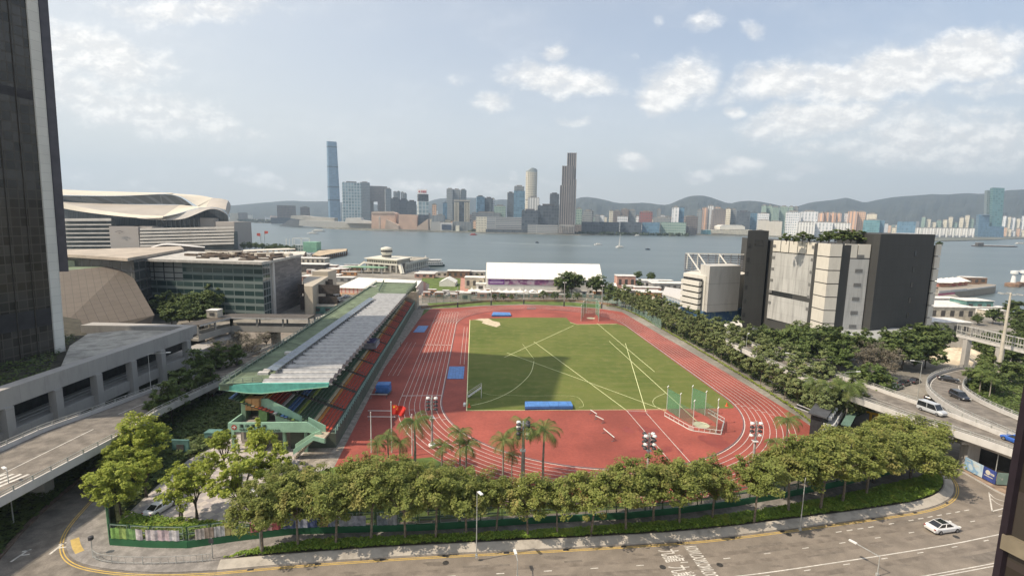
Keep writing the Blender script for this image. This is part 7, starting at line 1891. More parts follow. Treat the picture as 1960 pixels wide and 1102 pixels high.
# ================================================================== vehicles
GLASSD = mat('car_glass', (.015, .018, .020), .08, .1, 1, spec=.9); TYRE = mat('tyre', (.02, .02, .02), .8, .1, 3); RIM = mat('wheel_rim', (.30, .30, .31), .35, .1, 3, metal=.6)
HEADL = mat('headlight', (.75, .75, .70), .2, .05, 3); TAILL = mat('tail_light', (.30, .02, .02), .3, .05, 3)
def paint(name, col):
 M = mat('paint_'+name, col, .28, .04, .5, spec=.7)
 if 'coat' not in M: M.node_tree.nodes['Principled BSDF'].inputs['Coat Weight'].default_value = .6; M['coat'] = 1
 return M
def loftx(mb, sts, cap=True):
 """sts: list of closed rings (same length)"""
 for A, B in zip(sts[:-1], sts[1:]):
  n = len(A)
  for k in range(n): j = (k+1) % n; mb.face([A[k], A[j], B[j], B[k]])
 if cap: mb.face(sts[0][::-1]); mb.face(sts[-1])
def car(label, x, y, z, rot, pnt, L=4.6, W=1.84, H=1.45, kind='sedan', group=None, name=None, darkroof=False):
 nm = name or ('van' if kind == 'van' else 'car'); t = thing(nm, label, nm, (0, 0, 0), group=group)
 if kind == 'van':
  st = [(-.5, .72, .45, .95), (-.49, .95, .30, 1.0), (-.40, 1.0, .25, 1.02), (.20, 1.0, .25, 1.02), (.36, .98, .25, 1.0), (.46, .90, .28, .92), (.5, .70, .42, .80)]
  cab = [(-.485, .96), (.30, .96), (-.455, .90), (.17, .88)]; hb = 1.0
 else:
  st = [(-.5, .60, .42, .72), (-.485, .86, .30, .90), (-.42, .96, .24, .98), (-.25, 1.0, .20, .92), (.10, 1.0, .20, .90), (.25, 1.0, .21, .90), (.38, .96, .22, .82), (.47, .84, .27, .70), (.5, .60, .38, .60)]
  cab = {'sedan': [(-.41, .80), (.24, .84), (-.20, .66), (.07, .68)], 'suv': [(-.47, .86), (.24, .88), (-.40, .74), (.09, .74)]}[kind]; hb = .90
 sc_h = {'van': 1.05, 'sedan': 1.0, 'suv': 1.12}[kind]
 rings = []
 for fx, fw, zb, zt_ in st:
  X = fx*L; w_ = fw*W/2; zb *= sc_h; zt_ *= sc_h
  rings.append([(X, -w_*.92, zb), (X, -w_, zb+.18), (X, -w_, zt_-.16), (X, -w_*.88, zt_), (X, w_*.88, zt_), (X, w_, zt_-.16), (X, w_, zb+.18), (X, w_*.92, zb)])
 mb = MB(); loftx(mb, rings)
 c0, c1, r0, r1 = cab; zb = hb*sc_h-.04
 def rect(x0, w0, x1, w1, z): return [(x0*L, -w0*W/2, z), (x1*L, -w1*W/2, z), (x1*L, w1*W/2, z), (x0*L, w0*W/2, z)]
 lo = rect(c0[0], c0[1], c1[0], c1[1], zb); hi = rect(r0[0], r0[1], r1[0], r1[1], H-.06); tp = rect(r0[0]*.9, r0[1]*.9, r1[0]*.8, r1[1]*.9, H)
 for i in range(4): pass
 # pillars and roof
 for i in range(4): mb.bar(lo[i], hi[i], .06)
 for i in range(4): mb.bar(hi[i], hi[(i+1) % 4], .08)
 for side in (0, 2):
  a, b, c, d = Vector(lo[side]), Vector(lo[side+1]), Vector(hi[side]), Vector(hi[side+1]); m0, m1 = a.lerp(b, .5), c.lerp(d, .55); mb.bar(m0, m1, .09)
 mb.build('body', pnt, t, smooth=False)
 mb = MB(); ins = .985
 for i in range(4): j = (i+1) % 4; mb.face([lo[i], lo[j], hi[j], hi[i]])
 g = mb.build('windows', GLASSD, t)
 mb = MB()
 for i in range(4): j = (i+1) % 4; mb.face([hi[i], hi[j], tp[j], tp[i]])
 mb.face(tp); mb.build('roof', GLASSD if darkroof else pnt, t)
 for sx in (-.31, .31):
  for sy in (-1, 1):
   mb = MB(); r = .33*(1.08 if kind == 'suv' else 1); cy = sy*(W/2-.10); n = 16
   P0 = [(sx*L+r*math.cos(2*math.pi*k/n), cy-.11, r+r*math.sin(2*math.pi*k/n)) for k in range(n)]; P1 = [(p[0], cy+.12, p[2]) for p in P0]
   loftx(mb, [P0, P1]); wh = mb.build('wheel', TYRE, t)
   mb = MB(); rr_ = r*.6; yy = cy+sy*.135; P = [(sx*L+rr_*math.cos(2*math.pi*k/n), yy, r+rr_*math.sin(2*math.pi*k/n)) for k in range(n)]; mb.face(P if sy < 0 else P[::-1]); mb.build('rim', RIM, wh, origin=(0, 0, 0))
 for sy in (-1, 1):
  mb = MB(); mb.box(L*.475, sy*W*.34, .60*sc_h, .16, .34, .14, -sy*.35); mb.build('headlight', HEADL, t)
  mb = MB(); mb.box(-L*.485, sy*W*.34, .70*sc_h, .12, .36, .14, sy*.25); mb.build('tail_light', TAILL, t)
 mb = MB(); mb.box(L*.488, 0, .34*sc_h, .10, W*.5, .18); mb.box(-L*.494, 0, .55, .04, .5, .13); mb.build('grille_and_plate', TYRE, t)
 t.location = (x, y, z); t.rotation_euler = (0, 0, rot)
 return t
def rdir(px0, py0, px1, py1, z): a, b = G(px0, py0, z), G(px1, py1, z); return math.atan2(b[1]-a[1], b[0]-a[0])
PW_ = paint('white', (.75, .75, .74)); PBK = paint('black', (.015, .015, .018)); PSV = paint('silver', (.46, .48, .50)); PBL = paint('blue', (.02, .10, .42)); PDG = paint('dark', (.04, .035, .04)); PRD = paint('red', (.30, .03, .03)); PBR = paint('bronze', (.16, .13, .10))
x, y = G(1803, 1014); car('white electric style sedan with a black glass roof driving on the wide road', x, y, .02, rdir(1750, 1021, 1860, 1006, 0), PW_, 4.75, 1.9, 1.44, darkroof=True)
x, y = G(308, 976); car('white sedan parked on the plaza paving under the trees', x, y, .03, rdir(291, 982, 326, 963, 0)+.12, PW_, 4.6, 1.85, 1.45)
x, y = G(1783, 790, ZF); car('silver van driving along the right flyover', x, y, ZF+.02, rdir(1700, 762, 1806, 800, ZF), PSV, 4.9, 1.8, 2.1, 'van')
x, y = G(1946, 848, ZF); car('bright blue car at the right edge of the flyover', x, y, ZF+.02, rdir(1850, 812, 1944, 849, ZF)+math.pi, PBL, 4.5, 1.85, 1.5)
x, y = G(1815, 729, 2.7); car('black sedan at the bend of the curved ramp', x, y, 2.75, rdir(1800, 722, 1830, 728, 6.9)+.35, PBK, 4.6, 1.85, 1.4)
x, y = G(1836, 763, 5.0); car('black four wheel drive car on the curved ramp below the sedan', x, y, 5.05, rdir(1815, 753, 1850, 770, 6.9), PBK, 4.8, 1.95, 1.75, 'suv')
x, y = G(1750, 732); car('dark red topped car parked under the olive trees beside the ramp', x, y, .02, .55, PDG, 4.6, 1.8, 1.45, group='cars parked under the trees')
x, y = G(1716, 744); car('dark green grey car parked nearest the flyover under the trees', x, y, .02, .5, paint('greygreen', (.10, .13, .12)), 4.6, 1.8, 1.5, 'suv', group='cars parked under the trees')
x, y = G(1730, 737); car('black car parked between the two others under the trees', x, y, .02, .5, PBK, 4.5, 1.8, 1.45, group='cars parked under the trees')
x, y = G(1790, 768); car('black car on the ground lane beneath the curved ramp', x, y, .02, -.9, PBK, 4.5, 1.8, 1.45)
x, y = G(1938, 722); car('black sedan behind the tall mast on the right', x, y, .02, .1, PBK, 4.6, 1.85, 1.45)
x, y = G(425, 756, .1); car('dark car on the road behind the green deck of the stand', x, y, .02, 1.45, PDG, 4.6, 1.8, 1.45)
for i, (px, py, pn, k, lb, L, H) in enumerate([(647, 572, PW_, 'van', 'white minibus parked left of the far half of the stand roof', 6.2, 2.6), (632, 582, PRD, 'sedan', 'dark red and white taxi right below the white minibus', 4.5, 1.45), (640, 578, PRD, 'sedan', 'dark red car between the taxi and the white minibus', 4.5, 1.45), (652, 579, PDG, 'suv', 'dark car right of the white minibus beside the roof', 4.6, 1.6), (664, 569, PSV, 'sedan', 'silver car behind the white minibus', 4.5, 1.45)]):
 x, y = G(px, py); car(lb, x, y, .02, 1.2, pn, L, 2.0 if k == 'van' else 1.8, H, k)
for i, (px, pn) in enumerate([(812, PW_), (822, PBK), (834, PSV), (845, PDG), (858, PW_), (872, PSV), (886, PDG), (918, PSV), (932, PBK)]):
 x, y = G(px, 565+i*.0); car(f"{ordw(i)} car from the left in the row parked behind the far green fence", x, y, .02, 1.4 if i < 7 else .1, pn, 4.5, 1.8, 1.5, 'sedan' if i % 2 else 'suv', group='cars parked behind the far green fence')
# ================================================================== floodlights, lamps, flags
GALV = mat('galvanised_pole', (.46, .47, .45), .45, .12, 1.5, metal=.3); LAMPB = mat('lamp_black', (.05, .05, .055), .5, .1, 2); LAMPW = mat('lamp_white', (.72, .72, .70), .4, .05, 2)
def floodlight(label, px, pyb, pyt, style, group='floodlight masts by the near bend'):
 x, y = G(px, pyb); h = ZT(x, y, pyt); t = thing('floodlight_mast', label, 'floodlight', (x, y, 0), group=group); rr = random.Random(int(px))
 mb = MB(); mb.tube([(x, y, 0), (x, y, h*.5), (x, y, h)], [.26, .20, .13], 10); mb.build('mast', GALV, t)
 mb = MB(); mb.box(x, y, h*.56, .9, .9, .12); mb.lathe(x, y, [(.7, .0), (.7, .25), (.35, .3)], 12); mb.build('collar', LAMPW, t)
 mb = MB()
 for k in range(4): z = h-.35-k*.75; mb.bar((x-.95, y, z), (x+.95, y, z), .09); mb.bar((x, y-.8, z), (x, y+.8, z), .07)
 mb.build('crossarms', GALV, t)
 for k in range(4):
  for sx in (-1, 1):
   for sy in ((-.5, .5) if style == 'b' else (0,)):
    mb = MB(); z = h-.35-k*.75; lit = (k == 0 and style == 'a') or rr.random() < .18
    mb.lathe(x+sx*.75, y+sy, [(.12, z+.28), (.36, z+.1), (.40, z-.12), (.05, z-.14)], 10); mb.build('lamp', LAMPW if lit else LAMPB, t)
floodlight('leftmost floodlight mast over the lane curve near the flags', 827, 852, 758, 'a')
floodlight('floodlight mast standing among the tall palms', 999, 932, 806, 'b')
floodlight('floodlight mast over the damp patches on the red infield', 1239, 905, 828, 'b')
floodlight('floodlight mast by the outer lanes below the throwing cage', 1441, 892, 806, 'a')
def thinpole(label, px, pyb, pyt, base_dark=True, group='thin light masts behind the far bend', heads=True):
 x, y = G(px, pyb); h = ZT(x, y, pyt); t = thing('light_mast', label, 'light mast', (x, y, 0), group=group)
 mb = MB(); mb.tube([(x, y, 2.4), (x, y, h)], [.22, .14], 8); mb.build('mast', GALV, t)
 mb = MB(); mb.tube([(x, y, 0), (x, y, 2.4)], [.36, .34], 8); mb.build('mast_foot', LAMPB, t)
 if heads:
  mb = MB()
  for s in (-1, 1): mb.box(x+s*.6, y, h-.4, .5, .4, .5)
  mb.bar((x-.8, y, h-.1), (x+.8, y, h-.1), .08); mb.build('lamps', LAMPW, t)
thinpole('thin light mast farthest left behind the far bend', 876, 588, 549, heads=False); thinpole('thin light mast second from the left behind the far bend', 940, 584, 548, heads=False); thinpole('thin light mast third from the left behind the far bend', 1002.5, 582, 545, heads=False)
thinpole('thin light mast left of the far throwing cage', 1079.5, 586, 540); thinpole('thin light mast right of the far throwing cage', 1151.5, 590, 546)
REDF = mat('flag_red', (.62, .035, .025), .7, .15, 1.5); REDF2 = mat('flag_pale_red', (.62, .12, .09), .7, .15, 1.5)
def flagpole(label, px, pyb, pyt, flag=None):
 x, y = G(px, pyb); h = ZT(x, y, pyt); t = thing('flagpole', label, 'flagpole', (x, y, 0), group='flagpoles beside the near lanes')
 mb = MB(); mb.tube([(x, y, 0), (x, y, h)], [.13, .07], 8); mb.lathe(x, y, [(.0, h+.15), (.12, h+.05), (0, h-.05)], 8); mb.build('pole', WHT, t)
 if flag:
  W_, H_f, m_, drop = flag; mb = MB(); n = 12
  f = lambda i, j: Vector((x+.1+W_*i/n*(1-.04*j), y+.25*math.sin(i*.9+j*.5)*i/n, h-drop-H_f*j/5-.35*W_*(i/n)**1.5*.5))
  for i in range(n):
   for j in range(5): mb.face([f(i, j+1), f(i+1, j+1), f(i+1, j), f(i, j)])
  fo = mb.build('flag', m_, t, smooth=True)
  mb = MB()
  def star(cx, cj, r):
   base = f(min(n, max(0, int(cx*n))), int(cj*5)); c = Vector((x+.1+W_*cx, base.y-.13, base.z)); P = []
   for k in range(10): a = math.pi/2+k*math.pi/5; q = r if k % 2 == 0 else r*.4; P.append(c+Vector((q*math.cos(a), 0, q*math.sin(a))))
   for k in range(10): mb.face([c, P[k], P[(k+1) % 10]])
  if drop < 1:
   star(.17, .25, .30)
   for cx, cj in ((.34, .05), (.42, .2), (.42, .4), (.34, .5)): star(cx, cj, .11)
   mb.build('stars', mat('star_yellow', (.80, .58, .06), .6, .05, 1), t)
flagpole('white pole flying a red flag with yellow stars beside the near lanes', 750, 866, 769, (2.7, 1.8, REDF, .5))
flagpole('white pole with a smaller pale red flag hanging beside a palm', 789, 872, 793, (1.0, 1.5, REDF2, 1.2))
flagpole('bare white pole nearest the stand', 711, 866, 789)
def lamp(label, px, pyb, pyt, arm, z0=0, name='street_lamp', r=.1, pxo=None, grp='street lamps'):
 x, y = G(px, pyb, z0); h = ZT(x, y, pyt); t = thing(name, label, 'street lamp', (x, y, z0), group=grp)
 mb = MB(); mb.tube([(x, y, z0), (x, y, h)], [r*.8, r*.45], 8); mb.box(x, y, z0, .3, .3, .4); mb.build('pole', GALV, t)
 ax, ay = arm; mb = MB(); mb.bar((x, y, h-.05), (x+ax, y+ay, h+.15), .08); mb.build('arm', GALV, t)
 mb = MB(); d = Vector((ax, ay, 0)).normalized(); mb.bar((x+ax, y+ay, h+.15), (x+ax+d.x*.9, y+ay+d.y*.9, h+.18), .34, .14); mb.build('lamp_head', LAMPW, t)
lamp('street lamp with a short arm in the roadside bed near the right bend', 1531, 1014, 918, (.9, 1.2), .5)
lamp('thin camera pole with a white box in the roadside bed left of the palms', 912, 1066, 940, (.2, -.3), .5)
lamp('slim lamp pole in the left end of the roadside bed', 499, 1058, 948, (-.6, .5), .5)
lamp('street lamp beside the flyover above the parked cars', 1756, 762, 692, (-1.8, .3), 0)
lamp('street lamp standing in the trees left of the scoreboard', 1614, 745, 712, (2.6, .1), ZF)
lamp('white headed lamp at the end of the hoarding by the flyover', 1518, 712, 678, (-1.2, .4), ZF)
lamp('lamp on the flyover rail below the dark grey tower', 1428, 668, 640, (.4, .4), ZF)
lamp('lamp rising in front of the left flyover columns', 289, 745, 677, (3.4, .8), 5)
lamp('pole beside the left slip road under the flyover', 27, 1005, 900, (-.4, .2), 0)
lamp('thin lamp standing in the wide road near the bottom edge', 1679, 1102, 1064, (-1.4, 2.2), 0)
lamp('second thin lamp at the bottom edge left of the road lettering', 990, 1108, 1072, (-.2, .9), 0)
lamp('lamp pole behind the printed hoarding beneath the flyover', 1902, 925, 862, (.4, .3), 0)
x, y = G(407, 1068, .13); t = thing('sign_post', 'grey post with a small dark sign at the corner of the roadside bed', 'sign', (x, y, .13)); mb = MB(); mb.tube([(x, y, .13), (x, y, 3.0)], .06, 8); mb.build('post', GALV, t); mb = MB(); mb.box(x, y-.08, 2.3, .6, .05, .6); mb.build('sign_board', LAMPB, t)
x, y = G(177, 1060, .13); t = thing('sign_post', 'short post with a round dark sign on the left pavement', 'sign', (x, y, .13)); mb = MB(); mb.tube([(x, y, .13), (x, y, 2.2)], .05, 8); mb.build('post', GALV, t); mb = MB(); mb.lathe(x, y, [(0, 2.7), (.3, 2.6), (.3, 2.2), (0, 2.1)], 10); mb.build('sign_board', LAMPB, t)
t = thing('pedestrian_railing', 'low grey pedestrian railing along the rounded left pavement corner', 'railing', (*G(300, 1085), .13))
mb = MB(); ln = smooth_line(GL([(178, 1066), (188, 1074), (230, 1079), (300, 1080), (360, 1077), (404, 1073)], .13), 2); D_ = densify(ln, .6)
for a, b in zip(ln[:-1], ln[1:]):
 for z in (.35, 1.15): mb.bar((*a, z), (*b, z), .05)
mb.build('rail', GALV, t); mb = MB()
for p in D_: mb.bar((*p, .13), (*p, 1.15), .03)
for p in D_[::4]: mb.bar((*p, .13), (*p, 1.2), .07)
mb.build('bars', GALV, t)
for i, (px, py, rt) in enumerate(((109, 1049, 1.35), (38, 1063, 1.25))):
 x, y = G(px, py); mb = MB(); mb.box(x, y, .018, .28, 2.3, .004, rt-1.57+.3); mb.box(x+.5, y+.2, .018, .9, .22, .004, .3); mb.box(x-.1, y+1.0, .018, .9, .26, .004, rt-1.57+.9)
 structure(mb, 'road_arrow_marking', WHITEP)
structure(MB().strip(smooth_line(GL([(143, 1030), (146, 1045), (153, 1056)], .13)), .9, .135), 'tactile_paving', mat('tactile_yellow', (.50, .36, .12), .8, .1, 2))
def roadtext(body, px, py, size, sx, sy, dpx, dpy):
 p = G(px, py); q = G(px+dpx, py+dpy); ang = math.atan2(q[1]-p[1], q[0]-p[0])
 cu = bpy.data.curves.new('lettering', 'FONT'); cu.body = body; cu.size = size; cu.materials.append(WHITEP); cu.offset = .012
 o = bpy.data.objects.new('road_lettering', cu); COL.objects.link(o); o.location = (p[0], p[1], .020); o.rotation_euler = (0, 0, ang); o.scale = (sx, sy, 1); o['kind'] = 'structure'
for k, (ax, ay) in enumerate(((1323, 1044), (1344, 1074))):
 roadtext('KOWLOON', ax-14, ay+1, 1.0, .62, 2.5, 22, 31)
for k, (ax, ay) in enumerate(((1262, 1052), (1281, 1083))):
 roadtext('九龍', ax, ay, 1.0, 1.25, 3.0, 22, 31)
def person(label, px, py, top, legs, z=.03, face=0.0):
 x, y = G(px, py, z); me = bpy.data.meshes.new('person'); o = bpy.data.objects.new('person', me); COL.objects.link(o)
 V = [(0, 0, .92), (0, 0, 1.18), (0, 0, 1.42), (0, 0, 1.54), (0, .01, 1.68), (.10, 0, .88), (.12, .05, .48), (.12, 0, .06), (.13, .14, .04), (-.10, 0, .88), (-.12, -.08, .48), (-.13, -.16, .06), (-.13, -.03, .04), (.20, 0, 1.40), (.26, -.02, 1.13), (.25, .08, .88), (-.20, 0, 1.40), (-.26, .03, 1.13), (-.26, .06, .88)]
 E = [(0, 1), (1, 2), (2, 3), (3, 4), (0, 5), (5, 6), (6, 7), (7, 8), (0, 9), (9, 10), (10, 11), (11, 12), (2, 13), (13, 14), (14, 15), (2, 16), (16, 17), (17, 18)]
 me.from_pydata(V, E, []); me.materials.append(legs)
 md = o.modifiers.new('skin', 'SKIN'); sv_ = me.skin_vertices[0].data; rad__ = [.15, .14, .15, .06, .10, .09, .065, .045, .04, .09, .065, .045, .04, .06, .045, .03, .06, .045, .03]
 for i, r in enumerate(rad__): sv_[i].radius = (r, r*.85)
 sv_[0].use_root = True; ms = o.modifiers.new('sub', 'SUBSURF'); ms.levels = 1; ms.render_levels = 2
 o.location = (x, y, z); o.rotation_euler = (0, 0, face); tag(o, label, 'person')
 t = o; mb = MB(); mb.lathe(0, 0, [(.19, .92), (.19, 1.2), (.21, 1.40), (.09, 1.50)], 10); mb.build('shirt', top, t, origin=(0, 0, 0)); mb = MB(); mb.lathe(0, .0, [(0, 1.81), (.08, 1.78), (.115, 1.70), (.10, 1.64)], 10); mb.build('hair', LAMPB, t, origin=(0, 0, 0))
SKIN = mat('clothes_dark', (.10, .09, .10), .8, .1, 3)
person('person in a white shirt walking on the promenade beside the stand', 754, 657, mat('shirt_white', (.62, .60, .58), .8, .1, 3), SKIN)
person('person in a tan shirt standing by the promenade edge near the far mats', 767, 664, mat('shirt_tan', (.42, .30, .20), .8, .1, 3), SKIN, face=1)
SBt = thing('scoreboard', 'black wedge roofed scoreboard seen from behind at the near right of the track', 'scoreboard', (*G(1568, 842), 0))
s0, s1 = G(1548, 838), G(1566, 842); zt_ = ZT(*s1, 794); ssv = Vector((G(1606, 753, zt_)[0]-G(1578, 793, zt_)[0], G(1606, 753, zt_)[1]-G(1578, 793, zt_)[1], 0));
ln_ = ssv*1.0; w_v = Vector((s1[0]-s0[0], s1[1]-s0[1], 0)); w_v = w_v.normalized()*2.1
S0v = Vector((*s0, 0)); SBK = mat('scoreboard_black', (.032, .033, .036), .6, .15, .8); SBR = mat('scoreboard_roof', (.075, .077, .082), .7, .12, .8)
mb = MB(); mb.prism(ccw([tuple((S0v).xy), tuple((S0v+w_v).xy), tuple((S0v+w_v+ln_).xy), tuple((S0v+ln_).xy)]), 0, zt_-.4); mb.build('cabinet', SBK, SBt)
mb = MB(); P = [S0v-w_v*.2-ln_*.05, S0v+w_v*1.35-ln_*.05, S0v+w_v*1.35+ln_*1.03, S0v-w_v*.2+ln_*1.03]; hz = [zt_+.35, zt_, zt_, zt_+.35]; mb.prism([tuple(p.xy) for p in P], [h-.3 for h in hz], hz, True, True); mb.build('roof', SBR, SBt)
mb = MB()
for k in range(7): p = S0v+w_v*1.35+ln_*(.12+k*.13); mb.box(p.x, p.y, zt_-1.3, .7, .7, .7)
mb.build('lamps', LAMPW, SBt)
mb = MB(); a, b = S0v+w_v*1.05, S0v+w_v*1.9; a2, b2 = a+ln_*.9, b+ln_*.9
for p, q in ((a, b), (b, b2)):
 for z in (2.4, 3.5, zt_-1.6): mb.bar((p.x, p.y, z), (q.x, q.y, z), .12)
for p in (b, b+ln_*.3, b+ln_*.6, b2): mb.bar((p.x, p.y, 2.4), (p.x, p.y, zt_-1.2), .12)
mb.prism(ccw([tuple(a.xy), tuple(b.xy), tuple(b2.xy), tuple(a2.xy)]), 2.2, 2.35, True, True); mb.build('walkway', LAMPW, SBt)
mb = MB(); c = S0v+w_v*2.6+ln_*.5; mb.bar(tuple((S0v+w_v*2.7+ln_*.15).xy)+(3.4,), tuple((S0v+w_v*2.7+ln_*.95).xy)+(3.4,), 1.6, .2)
for f in (.2, .5, .9): p = S0v+w_v*2.7+ln_*f; mb.bar((p.x, p.y, 0), (p.x, p.y, 3.4), .14)
mb.build('green_canopy', mat('canopy_green', (.12, .20, .16), .6, .1, 1), SBt)
mb = MB()
for k in range(2):
 p = S0v+ln_*(.25-.12*k); mb.bar((p.x, p.y, zt_-.9+k*.1), (p.x-3.6, p.y+.7, zt_+.4), .16)
mb.build('camera_arms', LAMPW, SBt)
t = thing('yellow_frame', 'yellow painted steel frame beside the bright green tree under the flyover', 'steel frame', (*G(1672, 808), 0)); YEL = mat('yellow_paint', (.62, .38, .03), .6, .1, 1)
mb = MB(); a, b = Vector((*G(1664, 815), 0)), Vector((*G(1700, 822), 0))
for f in (0, .33, .66, 1): p = a.lerp(b, f); mb.bar((p.x, p.y, 0), (p.x, p.y, 3.0), .35)
mb.bar((a.x, a.y, 3.0), (b.x, b.y, 3.0), .4); mb.bar((a.x, a.y, 3.0), (a.x-2, a.y+3, 3.4), .35); mb.build('beams', YEL, t)
mb = MB(); mb.bar((a.x+.4, a.y+.4, 1.4), (b.x, b.y+.4, 1.4), .2, 2.4); mb.build('infill', mat('infill_grey', (.18, .17, .15), .8, .1, 1), t)
t = thing('printed_hoarding', 'pale and deep blue printed hoarding on the kerb beneath the right flyover', 'hoarding', (*G(1880, 915), 0))
h0, h1 = Vector((*G(1845, 898), 0)), Vector((*G(1904, 929), 0)); h2 = Vector((*G(1932, 931), 0)); hd = (h1-h0)
def gradm(name, cols, sc_=.6):
 if name in _mats: return _mats[name]
 M = bpy.data.materials.new(name); M.use_nodes = True; q = NT(M.node_tree); geo = q.n('ShaderNodeNewGeometry'); c = q.mix(q.mr(q.noise(geo.outputs['Position'], sc_, 3, .5, 1.0), .42, .58), cols[0], cols[1]); c = q.mix(q.mr(q.noise(geo.outputs['Position'], sc_*2.7, 2, .5), .6, .7), c, cols[2]); q.l(c, M.node_tree.nodes['Principled BSDF'].inputs['Base Color']); _mats[name] = M; return M
for nm, f0, f1, cols in (('pale_blue_panel', 0, .60, ((.50, .60, .66), (.22, .38, .56), (.55, .62, .55))), ('deep_blue_panel', .60, 1, ((.035, .06, .22), (.05, .08, .30), (.06, .07, .20)))):
 mb = MB(); p, q = h0+hd*f0, h0+hd*f1; mb.bar((p.x, p.y, 1.35), (q.x, q.y, 1.35), .12, 2.2); mb.build(nm, gradm(nm, cols), t)
mb = MB(); p, q = h0+hd*.60, h0+hd*.58; nn_ = Vector((hd.y, -hd.x, 0)).normalized()*.1
c = h0+hd*.76+nn_;
for k in range(16):
 a_, b_ = k*math.pi/8, (k+1)*math.pi/8; dd_ = hd.normalized(); mb.face([(c.x, c.y, 1.7), tuple((c+dd_*.42*math.cos(a_)).xy)+(1.7+.42*math.sin(a_),), tuple((c+dd_*.42*math.cos(b_)).xy)+(1.7+.42*math.sin(b_),)])
for f0, f1, z in ((.84, .96, 1.75), (.84, .96, 1.55), (.66, .93, 1.05), (.07, .2, 2.0), (.28, .46, 1.9), (.28, .4, 1.6)): p, q = h0+hd*f0+nn_, h0+hd*f1+nn_; mb.bar((p.x, p.y, z), (q.x, q.y, z), .03, .12)
mb.build('print', mat('print_cream', (.62, .58, .50), .7, .1, 1), t)
mb = MB(); mb.bar((h1.x+.2, h1.y, 1.35), (h2.x, h2.y, 1.35), .1, 2.1); mb.build('green_side_panel', gradm('green_side_panel', ((.16, .24, .21), (.20, .28, .25), (.35, .36, .33))), t)
mb = MB(); kk = smooth_line(GL([(1836, 900), (1880, 925), (1915, 945), (1960, 962)]), 2)
for a, b in zip(kk[:-1], kk[1:]): mb.bar((*a, .1), (*b, .1), .25, .2)
structure(mb, 'kerb', CONC)
structure(tri_flat(MB(), ccw(GL([(1836, 899), (1880, 924), (1915, 944), (1990, 968), (2040, 940), (1930, 900), (1850, 880)])), .05), 'footway', mat('footway_tan', (.30, .22, .16), .9, .3, .8))
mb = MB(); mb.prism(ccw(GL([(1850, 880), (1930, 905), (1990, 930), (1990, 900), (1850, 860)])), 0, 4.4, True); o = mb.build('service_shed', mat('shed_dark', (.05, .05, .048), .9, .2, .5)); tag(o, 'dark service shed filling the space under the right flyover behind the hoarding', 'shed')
Yq = 24.0; c = D3(1939, 950, Yq); t = thing('glass_facade', 'bronze glass wall with a metal ledge at the lower right edge', 'glass wall', (c.x, c.y, 0))
mb = MB(); p0 = Vector((c.x, c.y, 0)); p1 = p0+Vector((6, -18, 0)); p2 = p0+Vector((20, 4, 0))
def vv(mb, p, q, z0, z1): L = (q-p).length; mb.face([(p.x, p.y, z0), (q.x, q.y, z0), (q.x+.0, q.y, z1), (p.x, p.y, z1)], [(0, z0), (L, z0), (L, z1), (0, z1)])
ztop = ZT(c.x, c.y, 560); ztop = 58
vv(mb, p1, p0, 0, ztop); vv(mb, p0, p2, 0, ztop); mb.build('glazing', facade('near_bronze_glass', (.035, .026, .022), (.018, .014, .010), 5.0, 3.8, .985, .90, .08, .4, .1, off=(.0, .0)), t)
mb = MB(); zl = ZT(c.x, c.y, 1033)
for z in (zl, zl+11.4, zl-11.4): mb.bar((p0.x-.1, p0.y, z), (p1.x-.1, p1.y, z), .5, .8); mb.bar((p0.x, p0.y, z), (p2.x, p2.y, z), .5, .8)
mb.build('ledge', mat('ledge_bronze', (.20, .17, .12), .5, .1, 1), t); mb = MB(); mb.bar((p0.x-.05, p0.y, 0), (p0.x-.05, p0.y, ztop), .35); mb.build('corner_post', mat('corner_dark', (.020, .014, .020), .4, .1, 1), t)
# ================================================================== near waterfront
WTENT = mat('tent_white', (.74, .72, .66), .7, .04, .4)
def gable(label, corners, he, hr, name='marquee', cat='marquee', wallm=None, group=None, ends=True):
 """corners: front-left, front-right, back-right, back-left on the ground; ridge runs left to right"""
 a, b, c, d = [Vector((*p, 0)) for p in corners]; o = (a+b+c+d)/4; t = thing(name, label, cat, (o.x, o.y, 0), group=group)
 E, Rg = Vector((0, 0, he)), Vector((0, 0, hr)); m0, m1 = (a+d)/2, (b+c)/2
 ov = (a-d).normalized()*.6; mb = MB(); mb.face([a+E+ov, b+E+ov, m1+Rg, m0+Rg]); mb.face([c+E-ov, d+E-ov, m0+Rg, m1+Rg]); mb.build('roof', WTENT, t)
 mb = MB(); mb.face([a, b, b+E, a+E]); mb.face([c, d, d+E, c+E]); mb.face([d, a, a+E, m0+Rg, d+E]); mb.face([b, c, c+E, m1+Rg, b+E]); mb.build('wall', wallm or WTENT, t)
 L = (b-a).length; n = int(L/5)
 if n > 2:
  mb = MB(); nn_ = Vector(((b-a).y, -(b-a).x, 0)).normalized()*.12
  for k in range(n+1): p = a.lerp(b, k/n); q = m0.lerp(m1, k/n); mb.bar(p+E+ov+Vector((0, 0, .02)), q+Rg+Vector((0, 0, .05)), .10)
  mb.build('roof_ribs', mat('tent_seam', (.55, .53, .49), .7, .05, .5), t)
 return t, a, b, E
fr0, fr1 = G(931, 561), G(1152, 564); zt_ = ZT(*fr0, 533); dep_ = 30
t, a, b, E = gable('very long white marquee with a purple banner on the waterfront behind the track', [fr0, fr1, (fr1[0]+1, fr1[1]+dep_), (fr0[0]-2, fr0[1]+dep_)], zt_, zt_+8.2)
nn_ = Vector((0, -.15, 0)); zb_ = ZT(a.x, a.y, 544)
